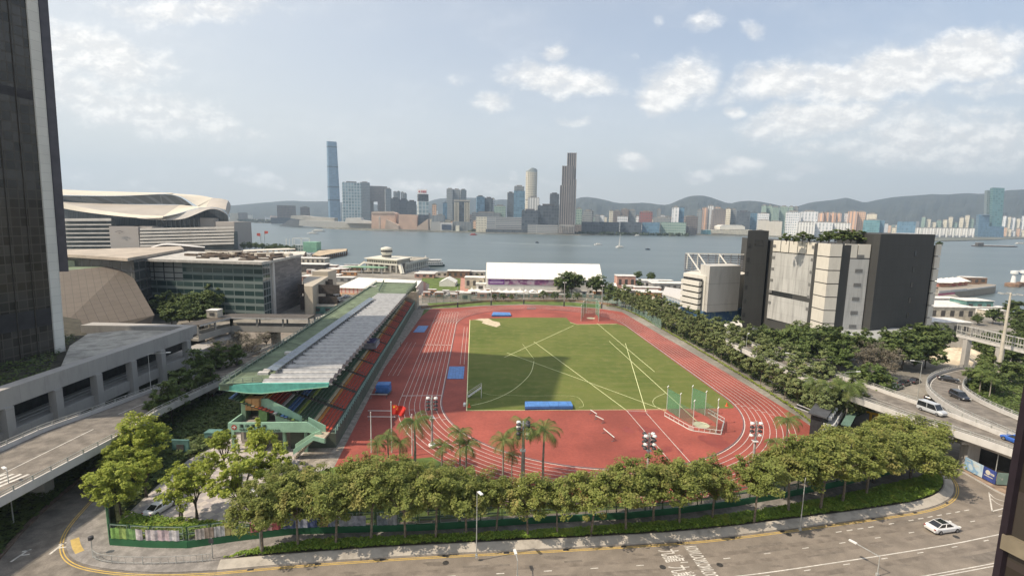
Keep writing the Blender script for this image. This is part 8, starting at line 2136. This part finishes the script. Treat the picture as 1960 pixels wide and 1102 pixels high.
mb = MB(); p, q = a.lerp(b, .015), a.lerp(b, .155); mb.bar((p.x, p.y-.2, (zb_+zt_)/2), (q.x, q.y-.2, (zb_+zt_)/2), .1, zt_-zb_); mb.build('purple_banner', mat('banner_purple', (.20, .07, .26), .6, .1, .5), t)
mb = MB()
for z, f0, f1 in ((.72, .04, .12), (.45, .025, .145), (.30, .03, .14)): p, q = a.lerp(b, f0), a.lerp(b, f1); zz = zb_+(zt_-zb_)*z; mb.bar((p.x, p.y-.27, zz), (q.x, q.y-.27, zz), .03, .35)
mb.build('banner_text_lines', mat('banner_print', (.50, .40, .55), .7, .1, 1), t)
mb = MB(); p, q = a.lerp(b, .158), a.lerp(b, .66); mb.bar((p.x, p.y-.2, (zb_+zt_)/2), (q.x, q.y-.2, (zb_+zt_)/2), .1, zt_-zb_); mb.build('picture_banner', gradm('picture_banner', ((.40, .32, .38), (.18, .06, .16), (.46, .20, .30)), .22), t)
w0, w1 = G(1140, 560), G(1182, 560); gable('small sloping white annex at the right end of the long marquee', [w0, w1, (w1[0]+2, w1[1]+22), (w0[0], w0[1]+26)], 2.4, 4.6, name='marquee_annex')
g0, g1 = G(646, 560), G(793, 566); z2 = ZT(*g0, 543); gable('long white gabled marquee behind the far end of the grandstand', [g0, g1, (g1[0]+4, g1[1]+26), (g0[0]+14, g0[1]+34)], 3.0, 7.0, wallm=facade('pink_white_wall', (.62, .54, .50), (.42, .20, .18), 2.4, 3.2, .35, .8, .6))
g0, g1 = G(840, 550), G(872, 550);
def gable2(label, px0, px1, py, he, hr, dep=10, name='tent', group=None):
 a, b = G(px0, py), G(px1, py); o = ((a[0]+b[0])/2, a[1]+dep/2); t = thing(name, label, 'tent', (*o, 0), group=group)
 mb = MB(); m = (a[0]+b[0])/2; y0, y1 = a[1], a[1]+dep
 mb.face([(a[0], y0, he), (m, y0, hr), (m, y1, hr), (a[0], y1, he)]); mb.face([(m, y0, hr), (b[0], y0, he), (b[0], y1, he), (m, y1, hr)]); mb.build('roof', WTENT, t)
 mb = MB(); mb.face([(a[0]+.2, y0+.1, 0), (b[0]-.2, y0+.1, 0), (b[0]-.2, y0+.1, he), (m, y0+.1, hr), (a[0]+.2, y0+.1, he)]); mb.face([(a[0]+.2, y1, 0), (a[0]+.2, y0+.1, 0), (a[0]+.2, y0+.1, he), (a[0]+.2, y1, he)]); mb.face([(b[0]-.2, y0+.1, 0), (b[0]-.2, y1, 0), (b[0]-.2, y1, he), (b[0]-.2, y0+.1, he)]); mb.build('wall', WTENT, t)
gable2('white gable fronted tent standing alone on the waterfront lawn', 840, 872, 548, 2.4, 5.2, 14)
def pagoda(label, px, py, s=4.5, group='small pointed tents before the long marquee'):
 x, y = G(px, py); t = thing('pagoda_tent', label, 'tent', (x, y, 0), group=group); h = s/2; mb = MB(); P = [(x-h, y-h, 2.4), (x+h, y-h, 2.4), (x+h, y+h, 2.4), (x-h, y+h, 2.4)]; Q = [(x-h*.3, y-h*.3, 3.2), (x+h*.3, y-h*.3, 3.2), (x+h*.3, y+h*.3, 3.2), (x-h*.3, y+h*.3, 3.2)]
 for i in range(4): j = (i+1) % 4; mb.face([P[i], P[j], Q[j], Q[i]]); mb.face([Q[i], Q[j], (x, y, 4.7)]); mb.face([(P[i][0], P[i][1], 1.9), (P[j][0], P[j][1], 1.9), P[j], P[i]])
 mb.build('canopy', WTENT, t); mb = MB()
 for p in P: mb.bar((p[0], p[1], 0), (p[0], p[1], 2.4), .15)
 mb.build('legs', WHT, t); mb = MB(); mb.box(x, y+.5, 0, s*.8, s*.5, 1.2); mb.build('counter', gradm('stall_goods', ((.30, .08, .08), (.40, .26, .14), (.16, .10, .18)), .8), t)
for i, px in enumerate((903, 914, 928, 941, 955, 969, 982, 995)): pagoda(f"{ordw(i)} small pointed white tent from the left in front of the long marquee", px, 566 if i > 1 else 564)
for i, (px0, px1) in enumerate(((1002, 1012), (1013, 1028), (1030, 1045))): gable2(f"{('left', 'middle', 'right')[i]} one of three low flat white stalls right of the pointed tents", px0, px1, 568, 2.4, 3.4, 7, name='market_stall', group='low white stalls before the marquee')
structure(tri_flat(MB(), ccw(GL([(805, 556), (925, 556), (922, 538), (882, 533), (808, 530)])), .03), 'lawn', LAWNM)
structure(tri_flat(MB(), ccw(GL([(880, 562), (897, 562), (898, 531), (882, 531)])), .06), 'path', mat('path_pink', (.42, .22, .17), .9, .15, .4))
structure(tri_flat(MB(), ccw(GL([(640, 590), (655, 562), (700, 566), (800, 572), (806, 566), (660, 552), (630, 560), (636, 575)])), .03), 'forecourt', mat('forecourt_orange', (.44, .26, .14), .9, .3, .3, fine=(1, .3)))
structure(tri_flat(MB(), ccw(GL([(806, 568), (1170, 566), (1172, 574), (1000, 574), (808, 578)])), .03), 'service_road', mat('service_road_tan', (.30, .24, .20), .9, .3, .2, fine=(.9, .5)))
rr = random.Random(77); WM = [mat('hut_'+n_, c_, .8, .15, .6) for n_, c_ in (('cream', (.52, .47, .38)), ('pink', (.48, .28, .22)), ('grey', (.30, .30, .29)), ('brown', (.24, .15, .10)), ('white', (.66, .64, .60)), ('dark', (.09, .085, .08)), ('teal', (.12, .24, .22)), ('orange', (.48, .25, .12)))]
WN = ['cream', 'pink', 'grey', 'brown', 'white', 'dark', 'teal', 'orange']
def hut(label, px, py, w_, d_, h, mi, name='site_hut', roof=None, rot=0, z=0, group=None, cat='hut'):
 x, y = G(px, py, z); t = thing(name, label, cat, (x, y, z), group=group); mb = MB(); mb.box(x, y+d_/2, z, w_, d_, h, rot); mb.build('body', WM[mi], t); mb = MB(); mb.box(x, y+d_/2, z+h, w_*1.06, d_*1.06, .25, rot); mb.build('roof', WM[roof if roof is not None else 4], t)
 mb = MB(); n = max(1, int(w_/4))
 for k in range(n): xx = x-w_/2+w_*(k+.5)/n; mb.box(xx, y-.03, z+h*.3, w_/n*.45, .1, h*.45, rot)
 mb.build('openings', WM[5], t)
HU = [(590, 505, 30, 12, 5, 0, 'long cream shed with a flat pale roof on the works ground beyond the stone wall'), (588, 521, 26, 12, 6, 5, 'dark open sided hall with a white roof beyond the stone wall'), (612, 517, 14, 9, 4, 4, 'white hut right of the dark open sided hall'), (628, 518, 12, 8, 4, 1, 'pink hut on the works ground, left'), (645, 522, 16, 8, 3, 1, 'long pink hut on the works ground, middle'), (668, 518, 18, 8, 3, 3, 'brown hut on the works ground near the pier'), (622, 535, 18, 9, 3, 7, 'orange roofed hut above the beige building'), (600, 538, 16, 9, 3, 1, 'pink hut directly behind the beige building'), (655, 540, 14, 6, 3, 2, 'grey hut left of the white marquee by the stand'),
      (835, 529, 26, 6, 3, 0, 'long cream waterfront shed right of the pier boats'), (862, 529, 18, 6, 3, 5, 'dark waterfront shed in the middle of the row'), (812, 532, 14, 8, 3, 1, 'pinkish waterfront shed at the left of the row'), (877, 532, 16, 10, 5, 3, 'brown timber pavilion beside the pink path'), (902, 530, 20, 8, 4, 0, 'cream waterfront shed left of the long marquee'), (908, 553, 12, 9, 7, 0, 'cream arched booth with a dome at the left end of the long marquee'), (920, 556, 6, 6, 4, 4, 'small white booth between the arched booth and the marquee'),
      (1198, 552, 12, 9, 8, 1, 'striped pink and cream kiosk building right of the marquee'), (1205, 557, 8, 5, 3, 4, 'white tent like booth below the striped kiosk'), (1232, 552, 18, 8, 5, 4, 'white two storey pavilion on the waterfront right of the kiosk'), (1240, 560, 16, 6, 3, 1, 'reddish booth below the white pavilion'), (1225, 566, 22, 5, 3, 2, 'grey booth row on the path behind the tree line'), (1255, 570, 20, 6, 3, 7, 'orange fronted booth beside the path'), (1250, 548, 26, 6, 4, 6, 'green hedged terrace block on the waterfront'), (1285, 558, 24, 10, 5, 2, 'grey flat roofed block left of the white ventilation building'),
      (1812, 612, 26, 12, 6, 0, 'low cream building with a windowed parapet right of the grey block'), (1810, 640, 20, 10, 5, 0, 'beige shed below the low cream building'), (1835, 595, 34, 8, 4, 3, 'long dark red hoarding on the quay'), (1873, 598, 14, 10, 6, 6, 'teal netted box structure on the quay'), (1808, 585, 18, 8, 4, 4, 'white roofed shed on the quay behind the red hoarding'), (1900, 600, 16, 6, 3, 4, 'white boat cover on the quay'), (1906, 606, 10, 5, 3, 0, 'pale hut at the quay end')]
for i, (px, py, w_, d_, h, mi, lb) in enumerate(HU): hut(lb, px, py, w_, d_, h, mi)
for i in range(26):
 px = 815+i*13.2+rr.uniform(-2, 2); py = rr.uniform(560, 566) if i % 2 else rr.uniform(568, 571)
 hut(f"{ordw(i)} small {WN[[1, 7, 3, 4][i % 4]]} stall from the left in the busy row behind the far fence", px, py, rr.uniform(3, 6), 2.5, rr.uniform(1.8, 3.0), [1, 7, 3, 4][i % 4], name='stall', cat='stall', group='stalls behind the far fence')
for i in range(14):
 px, py = rr.uniform(590, 690), rr.uniform(512, 528); k = rr.choice((1, 3, 4, 7, 2))
 hut(f"small {WN[k]} container scattered on the works ground beyond the stone wall", px, py, rr.uniform(5, 11), 3, rr.uniform(2, 3), k, name='site_container', cat='container', group=f'small {WN[k]} containers scattered on the works ground')
mb = MB(); wl = GL([(1248, 583), (1275, 597), (1303, 612)])
for a_, b_ in zip(wl[:-1], wl[1:]): mb.bar((*a_, 2.2), (*b_, 2.2), .4, 4.4)
o = mb.build('boundary_wall', streaky('wall_cream', (.50, .46, .38), .7, .4, (.6, .6, .2)), origin=(*wl[1], 0)); tag(o, 'pale panelled wall running to the blue base of the white ventilation building', 'wall')
mb = MB(); wl = GL([(1790, 640), (1830, 662), (1868, 678)])
for a_, b_ in zip(wl[:-1], wl[1:]): mb.bar((*a_, 2.0), (*b_, 2.0), .4, 4.0)
o = mb.build('boundary_wall', CONC, origin=(*wl[1], 0)); tag(o, 'ribbed concrete wall between the grey block and the ramp', 'wall')
t = thing('noise_barrier', 'short grey panel screen beside the flyover at the foot of the dark tower', 'barrier', (*G(1445, 655), 0)); mb = MB(); p, q = G(1438, 664), G(1452, 664); mb.bar((*p, 4.5), (*q, 4.5), .3, 5); mb.build('panel', mat('barrier_grey', (.26, .27, .28), .6, .1, .5), t)
t = thing('covered_stockpile', 'cream sheeted stockpile beyond the yellow box marking on the right', 'stockpile', (*G(1840, 690), 0)); mb = MB(); x, y = G(1840, 690, 0)
prof_ = [(7.5, 0), (7, 1.6), (5, 3.4), (2.5, 4.6), (0, 5.0)]
for i in range(len(prof_)-1):
 for k in range(14):
  a_, b_ = k*math.pi/7, (k+1)*math.pi/7; f = lambda r, z, a: (x+r*1.35*math.cos(a)*(1+.12*math.sin(3*a)), y+r*math.sin(a), z*.8*(1+.15*math.sin(5*a)))
  mb.face([f(*prof_[i], a_), f(*prof_[i], b_), f(*prof_[i+1], b_), f(*prof_[i+1], a_)])
mb.build('sheet', mat('sheet_cream', (.58, .50, .38), .8, .12, .6), t)
zfb = 10.5; t = thing('steel_footbridge', 'white steel truss footbridge at the right behind the tall mast', 'footbridge', (*G(1900, 650, zfb), 0))
fA, fB = G(1862, 645, zfb), G(2010, 681, zfb); fA2, fB2 = (fA[0]-1, fA[1]+4.5), (fB[0]-1, fB[1]+4.5);
mb = MB(); mb.prism(ccw([fA, fB, fB2, fA2]), zfb-.9, zfb, True, True); mb.build('deck', CONCW, t)
mb = MB();
for p, q in ((fA, fB), (fA2, fB2)):
 for z in (zfb+.2, zfb+1.2, zfb+3.0): mb.bar((*p, z), (*q, z), .16)
 for k in range(15): x, y = p[0]+(q[0]-p[0])*k/14, p[1]+(q[1]-p[1])*k/14; mb.bar((x, y, zfb), (x, y, zfb+3.0), .16)
for k in range(15): x, y = fA[0]+(fB[0]-fA[0])*k/14, fA[1]+(fB[1]-fA[1])*k/14; mb.bar((x, y, zfb+3.0), (x-1, y+4.5, zfb+3.0), .14)
mb.build('truss', mat('truss_grey', (.42, .41, .38), .6, .15, 1), t)
for f in (.03, .5, .95): x, y = fA[0]+(fB[0]-fA[0])*f, fA[1]+(fB[1]-fA[1])*f+2.2; mb = MB(); mb.box(x, y, 0, 1.4, 1.4, zfb-.9); mb.build('column', CONC, t)
x, y = G(1907, 736); h = ZT(x, y, 560); t = thing('high_mast_light', 'very tall tapering lighting mast with lamps around its top, at the right', 'light mast', (x, y, 0)); mb = MB(); mb.tube([(x, y, 0), (x, y, h*.5), (x, y, h)], [.55, .40, .22], 12); mb.build('mast', mat('mast_cream', (.50, .46, .38), .6, .08, .5), t)
for k in range(6): a_ = k*math.pi/3; mb = MB(); mb.bar((x, y, h-.5), (x+1.9*math.cos(a_), y+1.9*math.sin(a_), h-.3), .09); mb.box(x+2.2*math.cos(a_), y+2.2*math.sin(a_), h-.5, .8, .6, .3, a_); mb.build('lamp', GALV, t)
t = thing('breakwater_pier', 'stone sided pier with a white and pink edge jutting into the harbour at the right', 'pier', (*G(1850, 552, 2), -3)); bp = [G(1796, 561, 1.5), G(1850, 556, 1.5), G(1905, 549, 1.5), G(1907, 545, 1.5), G(1885, 542, 1.5), G(1796, 546, 1.5)]
mb = MB(); mb.prism(ccw(bp), -5, 1.5, True); mb.build('stone_body', streaky('pier_stone', (.30, .26, .21), .5, .5, (.3, .3, .6)), t)
mb = MB(); mb.bar((*bp[0], 2.2), (*bp[1], 2.2), .4, 1.6); mb.bar((*bp[1], 2.0), (*bp[2], 2.0), .4, 1.0); mb.build('parapet', CONCW, t); mb = MB(); p = Vector((*bp[0], 0)).lerp(Vector((*bp[1], 0)), .55); mb.bar((bp[0][0], bp[0][1]-.5, .2), (p.x, p.y-.5, .2), .3, 1.8); mb.build('pink_banner', mat('banner_pink', (.42, .14, .22), .7, .1, .5), t)
for i, (px, py) in enumerate(((1800, 548), (1811, 547), (1822, 546), (1834, 545))):
 x, y = G(px, py, 1.5); tt = thing('pier_tent', f"{ordw(i)} white peaked tent from the left on the stone pier", 'tent', (x, y, 1.5), group='tents on the stone pier'); mb = MB()
 for k in range(4): a_, b_ = math.pi/4+k*math.pi/2, math.pi/4+(k+1)*math.pi/2; mb.face([(x+7*math.cos(a_), y+7*math.sin(a_), 4.6), (x+7*math.cos(b_), y+7*math.sin(b_), 4.6), (x, y, 7.6)])
 mb.build('canopy', WTENT, tt); mb = MB(); mb.box(x, y, 1.5, 8, 6, 2.2); mb.build('stalls', gradm('stall_goods', ((.30, .08, .08), (.40, .26, .14), (.16, .10, .18)), .8), tt)
hut('brown box building on the stone pier', 1862, 544, 10, 8, 5, 3, z=1.5); hut('small brown hut near the end of the stone pier', 1881, 543, 6, 5, 4.5, 3, z=1.5)
def beacon(label, px, py):
 x, y = G(px, py, -3); t = thing('beacon', label, 'beacon', (x, y, -3)); mb = MB(); mb.lathe(x, y, [(5, -4), (5, -.5), (2.5, .2)], 12); mb.build('base', WM[3], t); mb = MB(); mb.lathe(x, y, [(1.8, .2), (1.2, 7), (2.6, 7.3), (2.6, 9.6), (0, 10)], 12); mb.build('tower', LAMPW, t)
beacon('white harbour beacon on a dark base near the right edge', 1938, 548); beacon('second white harbour beacon, cut by the right edge', 1957, 547)
FP = thing('ferry_pier', 'old style ferry pier with arcades and a lookout turret in the harbour', 'ferry pier', tuple(D3(750, 510, 455).xy)+(-3,))
FW_ = streaky('pier_white', (.60, .58, .50), .6, .3, (.3, .3, .1)); FRO = mat('pier_roof', (.36, .33, .27), .8, .2, .2)
zq = 12.5
f0, f1 = G(706, 524, -1), G(764, 525, -1); r0_, r1_ = G(776, 522, -1), G(818, 511, -1)
mb = MB(); base_ = [G(694, 520, -1), G(768, 527, -1), G(822, 512, -1), G(760, 503, -1)]; mb.prism(ccw(base_), -6, -.9, True); mb.build('platform', CONC, FP)
L0, L1 = Vector((*G(696, 519, -1), 0)), Vector((*G(766, 525, -1), 0)); L2 = Vector((*G(820, 511, -1), 0)); L3 = L0+(L2-L1)
ux_ = (L1-L0); vy_ = (L2-L1)
def pv3(a, b, z): p = L0+ux_*a+vy_*b; return Vector((p.x, p.y, z))
mb = MB(); mb.prism(ccw([tuple(pv3(a, b, 0).xy) for a, b in ((.04, .03), (.96, .03), (.96, .99), (.04, .99))]), -.9, 6.5, True); mb.build('hall', facade('pier_hall', (.42, .39, .33), (.10, .095, .09), 5, 7.2, .6, .7, .5), FP)
mb = MB(); mb.prism(ccw([tuple(pv3(a, b, 0).xy) for a, b in ((.10, .0), (.92, .0), (.92, .42), (.10, .42))]), 6.5, 9.6, True); mb.build('upper_gallery', facade('pier_gallery', (.58, .54, .44), (.10, .09, .08), 2.4, 3.2, .5, .5, .5), FP)
mb = MB(); mb.prism(ccw([tuple(pv3(a, b, 0).xy) for a, b in ((.06, -.03), (.95, -.03), (.95, .45), (.06, .45))]), 9.6, 10.3, True, True); mb.build('white_roof', FW_, FP)
mb = MB(); mb.prism(ccw([tuple(pv3(a, b, 0).xy) for a, b in ((.0, .40), (1.0, .40), (1.0, 1.02), (.0, 1.02))]), 6.55, 7.4, True, True); mb.build('long_roof', FRO, FP)
mb = MB()
for k in range(12):
 p = pv3(1.0, .18+k*.072, 0); mb.box(p.x, p.y, -.9, .9, .9, 7.6)
 if k < 11:
  q = pv3(1.0, .18+(k+1)*.072, 0); n = 6
  for j in range(n):
   a_, b_ = math.pi*j/n, math.pi*(j+1)/n; pa = p.lerp(q, .5-.5*math.cos(a_)); pb2 = p.lerp(q, .5-.5*math.cos(b_)); mb.bar((pa.x, pa.y, 3.6+1.8*math.sin(a_)), (pb2.x, pb2.y, 3.6+1.8*math.sin(b_)), .5)
p, q = pv3(1.0, .18, 0), pv3(1.0, 1.0, 0); mb.bar((p.x, p.y, 6.5), (q.x, q.y, 6.5), .8, 1.2); mb.bar((p.x, p.y, 1.2), (q.x, q.y, 1.2), .5, .6); mb.build('arcade', FW_, FP)
mb = MB();
for k in range(6): p = pv3(.14+k*.155, -.015, 0); mb.box(p.x, p.y, -.9, 1.2, 1.2, 7.6)
p, q = pv3(.05, -.02, 0), pv3(.95, -.02, 0); mb.bar((p.x, p.y, 6.4), (q.x, q.y, 6.4), .8, 1.3); mb.build('front_columns', FW_, FP)
mb = MB(); c = pv3(.50, .16, 0); mb.lathe(c.x, c.y, [(3.8, 10.3), (3.8, 13.5), (4.6, 14), (4.6, 17.2), (4.9, 17.4), (4.3, 18.4), (1.5, 19.2), (0, 19.4)], 16); mb.build('turret', FW_, FP); mb = MB(); mb.lathe(c.x, c.y, [(4.7, 15.0), (4.7, 16.6)], 16); mb.lathe(c.x, c.y, [(3.9, 11.2), (3.9, 12.6)], 16); mb.build('turret_windows', WM[5], FP)
for s, (a0, a1) in enumerate(((.02, -.16), (.98, 1.14))):
 mb = MB(); p, q = pv3(a0, .02, 6.6), pv3(a1, -.10, 0.5); mb.bar(p, q, 3.0, .5); mb.bar(p+Vector((0, 0, 1)), q+Vector((0, 0, 1)), .25, .5); mb.build('outer_stair', FW_, FP)
mb = MB(); P = [pv3(-.12, -.42, 4.6), pv3(.74, -.22, 4.6), pv3(.78, -.10, 5.0), pv3(.30, -.12, 5.0), pv3(-.05, -.30, 4.6)]; mb.prism(ccw([tuple(p.xy) for p in P]), 4.4, 4.8, True, True); mb.build('green_canopy', mat('pier_green', (.20, .34, .22), .8, .15, .3), FP); mb = MB()
for a, b in ((0, -.36), (.25, -.29), (.5, -.24), (.7, -.2), (.2, -.2), (.6, -.14)): p = pv3(a, b, 0); mb.box(p.x, p.y, -.9, .6, .6, 5.3)
mb.build('canopy_posts', WM[4], FP)
def boat(label, px, py, L, W_, rot, hull, decks, name='ferry', cat='boat', z=-3, group=None, funnel=None, deckm=None):
 x, y = G(px, py, z); t = thing(name, label, cat, (0, 0, 0), group=group); n = 10; mb = MB(); rings = []
 for k in range(n+1):
  f = k/n*2-1; w_ = W_/2*(1-abs(f)**3.0)**.6+.05; sh = .5*f*f; rings.append([(f*L/2, -w_*.75, -.4), (f*L/2*1.02, -w_, 1.5+sh), (f*L/2*1.02, w_, 1.5+sh), (f*L/2, w_*.75, -.4)])
 loftx(mb, rings); mb.build('hull', hull, t)
 zc = 1.5
 for i, (l, w_, h, m_) in enumerate(decks):
  mb = MB(); k = 14; P = []
  for j in range(k): a_ = 2*math.pi*j/k; cx_, sy_ = math.cos(a_), math.sin(a_); P.append((L*l/2*abs(cx_)**.35*(1 if cx_ > 0 else -1), W_*w_/2*abs(sy_)**.5*(1 if sy_ > 0 else -1)))
  mb.prism(P, zc, zc+h, True, False); mb.build('deck', m_, t); zc += h
  if h > 1.2: mb = MB(); mb.prism([(p[0]*1.04, p[1]*1.06) for p in P], zc, zc+.22, True, True); mb.build('deck_roof', WTENT, t); zc += .2
 if funnel: mb = MB(); mb.lathe(0, 0, [(.9, zc), (.7, zc+2.6), (0, zc+2.6)], 10); mb.build('funnel', funnel, t)
 t.location = (x, y, z); t.rotation_euler = (0, 0, rot)
 return t
HULG = mat('hull_green', (.05, .09, .075), .5, .1, .5); HULW = mat('hull_white', (.68, .68, .65), .4, .05, .5); HULN = mat('hull_navy', (.03, .05, .09), .4, .1, .5); CAB = facade('cabin', (.66, .64, .58), (.05, .05, .05), 1.8, 2.4, .55, .5, .3); FUN = mat('funnel_white', (.65, .63, .58), .5, .05, 1)
boat('white and green harbour ferry moored nearest at the arcaded pier', 787, 515, 33, 8.6, .28, HULW, [(.92, .95, 2.4, CAB), (.8, .85, 2.3, CAB), (.2, .4, 1.0, WTENT)], funnel=FUN)
boat('second ferry with a dark hull moored behind the first at the pier', 815, 510, 36, 9, .30, HULG, [(.92, .95, 2.4, CAB), (.82, .85, 2.3, CAB), (.2, .4, 1.0, WTENT)], funnel=FUN)
boat('white and navy motor yacht berthed behind the stone clad building', 578, 495, 34, 8, .02, HULN, [(.8, .9, 1.6, HULW), (.55, .8, 1.8, CAB), (.35, .6, 1.2, HULW)], name='motor_yacht')
boat('small white ferry crossing the harbour at left, farther one', 610, 443.5, 38, 9, .1, HULW, [(.85, .95, 2.4, CAB), (.6, .8, 2.2, WTENT)])
boat('small white launch just left of and nearer than the crossing ferry', 599, 447.5, 30, 8, 0, HULW, [(.6, .8, 2.2, CAB)], name='launch')
boat('small red boat close to the far shore below the striped block', 906, 450, 20, 8, 0, mat('hull_red', (.38, .06, .05), .5, .1, 1), [(.6, .8, 3.5, mat('hull_red', (.38, .06, .05)))], name='tugboat')
boat('white speedboat with a long wake in the middle of the harbour', 1145, 469, 16, 5, 0, HULW, [(.5, .7, 1.6, CAB)], name='speedboat')
boat('small dark boat on the wake line left of the speedboat', 1028, 465, 7, 3, 0, HULN, [(.4, .6, 1.2, WM[5])], name='dinghy')
boat('small dark boat right of and below the sailing catamaran', 1240, 478, 8, 3, 0, HULN, [(.4, .6, .8, WM[5])], name='dinghy')
boat('small white boat near the far shore right of the stepped tower', 1220, 451.5, 18, 6, 0, HULW, [(.6, .8, 3, CAB)], name='launch')
boat('dark red boat near the far shore by the ferry ramp', 1287, 451.5, 22, 6, 0, WM[3], [(.3, .7, 3, WM[5])], name='launch')
bg = boat('long dark brown barge in the harbour at the far right', 1903, 472, 115, 20, 0, mat('barge_brown', (.12, .075, .065), .8, .2, .2), [(.84, .8, 1.4, mat('barge_load', (.14, .08, .07), .9, .3, .2))], name='barge')
hut('dark wheelhouse block at the left end of the brown barge', 1877, 471.5, 14, 8, 9, 5, name='barge_wheelhouse', z=-2, cat='wheelhouse')
boat('white boat at the right edge of the harbour beside the barge', 1953, 467, 34, 9, 0, HULW, [(.7, .8, 3, CAB)])
boat('blue boat behind the second beacon at the right edge', 1957, 524, 16, 5, 0, mat('hull_blue', (.05, .12, .25), .5, .1, 1), [(.5, .7, 1.4, CAB)], name='launch')
t = boat('white catamaran with a tall bare mast in the middle of the harbour', 1186, 474, 15, 8, .2, HULW, [(.6, .7, 1.4, CAB)], name='sailing_catamaran')
mb = MB(); mb.bar((0, 0, 1.4), (0, 0, 24), .35); mb.bar((0, 0, 3), (-6, 0, 3.1), .3); mb.build('mast', WHT, t, origin=(0, 0, 0)); mb = MB(); mb.face([(0, .1, 4), (.0, .1, 22), (-2.6, .1, 4)]); mb.face([(0, .12, 4), (-2.6, .12, 4), (0, .12, 22)]); mb.build('sail', WTENT, t, origin=(0, 0, 0))
wk = [G(1135, 470.5, -2.9), G(1100, 469.6, -2.9), G(1000, 466.6, -2.9), G(935, 464.5, -2.9)]
structure(MB().strip(wk, 3.2, -2.93).strip([(p[0], p[1]+5) for p in wk], 1.6, -2.94), 'wake_foam', mat('foam', (.55, .60, .60), .8, .3, .05), kind='stuff')
def jetty(label, pts, z, tm, name='jetty'):
 P = GL(pts, z); c = (sum(p[0] for p in P)/len(P), sum(p[1] for p in P)/len(P)); t = thing(name, label, 'jetty', (*c, z)); mb = MB(); mb.prism(ccw(P), z-.7, z, True, True); mb.build('deck', tm, t)
 mb = MB(); q = ccw(P)
 for i in range(len(q)):
  a_, b_ = q[i], q[(i+1) % len(q)]; n = max(1, int(math.dist(a_, b_)/6))
  for k in range(n): mb.box(a_[0]+(b_[0]-a_[0])*k/n, a_[1]+(b_[1]-a_[1])*k/n, -6, 1.2, 1.2, z+5.3)
 mb.build('piles', WM[3], t)
 return t
jetty('tan decked jetty with dark piles sticking out into the harbour at left', [(598, 487), (614, 489), (663, 480), (664, 476), (612, 478)], 2.2, mat('deck_tan', (.48, .38, .26), .9, .2, .2))
jetty('small dark roofed jetty beyond the works ground', [(590, 508), (600, 509), (650, 513), (652, 510), (600, 506)], 1.5, WM[5], name='small_jetty')
t = thing('green_terminal', 'pale green boxy pavilion with a white frame at the root of the tan jetty', 'pavilion', (*G(595, 482), 0)); x, y = G(598, 482); mb = MB(); mb.box(x, y, 0, 16, 14, 12); mb.build('green_block', mat('pale_green', (.22, .42, .30), .7, .1, .3), t)
x, y = G(582, 481); mb = MB(); mb.box(x, y, 0, 20, 14, 8); mb.build('glass_block', facade('pav_glass', (.42, .44, .42), (.14, .18, .18), 3, 4, .7, .7), t); mb = MB()
for dx_ in (-10, 0, 10): mb.bar((x+dx_, y-7, 8), (x+dx_, y-7, 16), .8)
mb.bar((x-10, y-7, 16), (x+10, y-7, 16), .8); mb.build('white_frame', WHT, t)
jetty('long pale covered walkway on the quay behind the exhibition roof, upper', [(465, 481), (466, 478), (565, 474), (565, 477)], 6, mat('cover_pale', (.60, .56, .48), .8, .1, .2), name='covered_walk')
jetty('long pale covered walkway on the quay behind the exhibition roof, lower', [(500, 486), (502, 482), (585, 481), (582, 487)], 6, mat('cover_pale', (.60, .56, .48)), name='covered_walk')
for i, (px, py, pt) in enumerate(((472, 476, 466), (555, 478, 461), (565, 478, 463), (549, 484, 460))):
 x, y = G(px, py); h = ZT(x, y, pt-4); mb = MB(); mb.tube([(x, y, 0), (x, y, h)], [.6, .35], 6); o = mb.build('white_pole', WHT, origin=(x, y, 0)); tag(o, f"{ordw(i)} thin white pole from the left on the quay behind the exhibition roof", 'pole')
x, y = G(500, 474); t = thing('flag_cluster', 'red and pink flags on poles among the trees on the spit', 'flags', (x, y, 0)); mb = MB(); mb.tube([(x, y, 0), (x, y, 19)], .3, 6); mb.tube([(x+5, y, 0), (x+5, y, 22)], .3, 6); mb.build('pole', WHT, t); mb = MB(); mb.face([(x, y, 15), (x-5, y, 15.5), (x-5, y, 19), (x, y, 19)]); mb.face([(x+5, y, 18), (x+10, y, 19), (x+10, y, 22), (x+5, y, 22)]); mb.build('flag', REDF2, t)
hut('small pale hut standing on the footbridge roof before the dark trees', 406, 608, 3.4, 3, 2.2, 0, z=10.9); hut('green hut with a cream roof left of the far stand deck', 618, 600, 9, 5, 3.2, 6, roof=0)
hut('pale gatehouse behind the far green fence', 890, 576, 6, 4, 4.2, 0)
x, y = G(399, 842); hut('green kiosk beside the sign wall at the left of the plaza', 405, 846, 2.6, 1.6, 1.7, 6, roof=6, name='kiosk', cat='kiosk')
hut('green gate box at the top left of the plaza', 346, 868, 3.0, .3, 2.4, 6, roof=6, name='gate_box', cat='gate')
x, y = G(1238, 940); hut('white and green signal box inside the fence below the middle floodlight', 1238, 948, 1.2, .8, 2.0, 6, roof=4, name='signal_box', cat='box')
dg = bpy.context.evaluated_depsgraph_get()
for o in [x for x in sc.objects if x.type == 'FONT']:
 me = bpy.data.meshes.new_from_object(o.evaluated_get(dg)); n = bpy.data.objects.new(o.name, me)
 nm_ = o.name; n.parent = o.parent; n.location = o.location.copy(); n.rotation_euler = o.rotation_euler.copy(); n.scale = o.scale.copy()
 for k in ('kind', 'label', 'category'):
  if k in o: n[k] = o[k]
 bpy.data.objects.remove(o, do_unlink=True); COL.objects.link(n); n.name = nm_
 if not len(me.materials): me.materials.append(WHITEP)
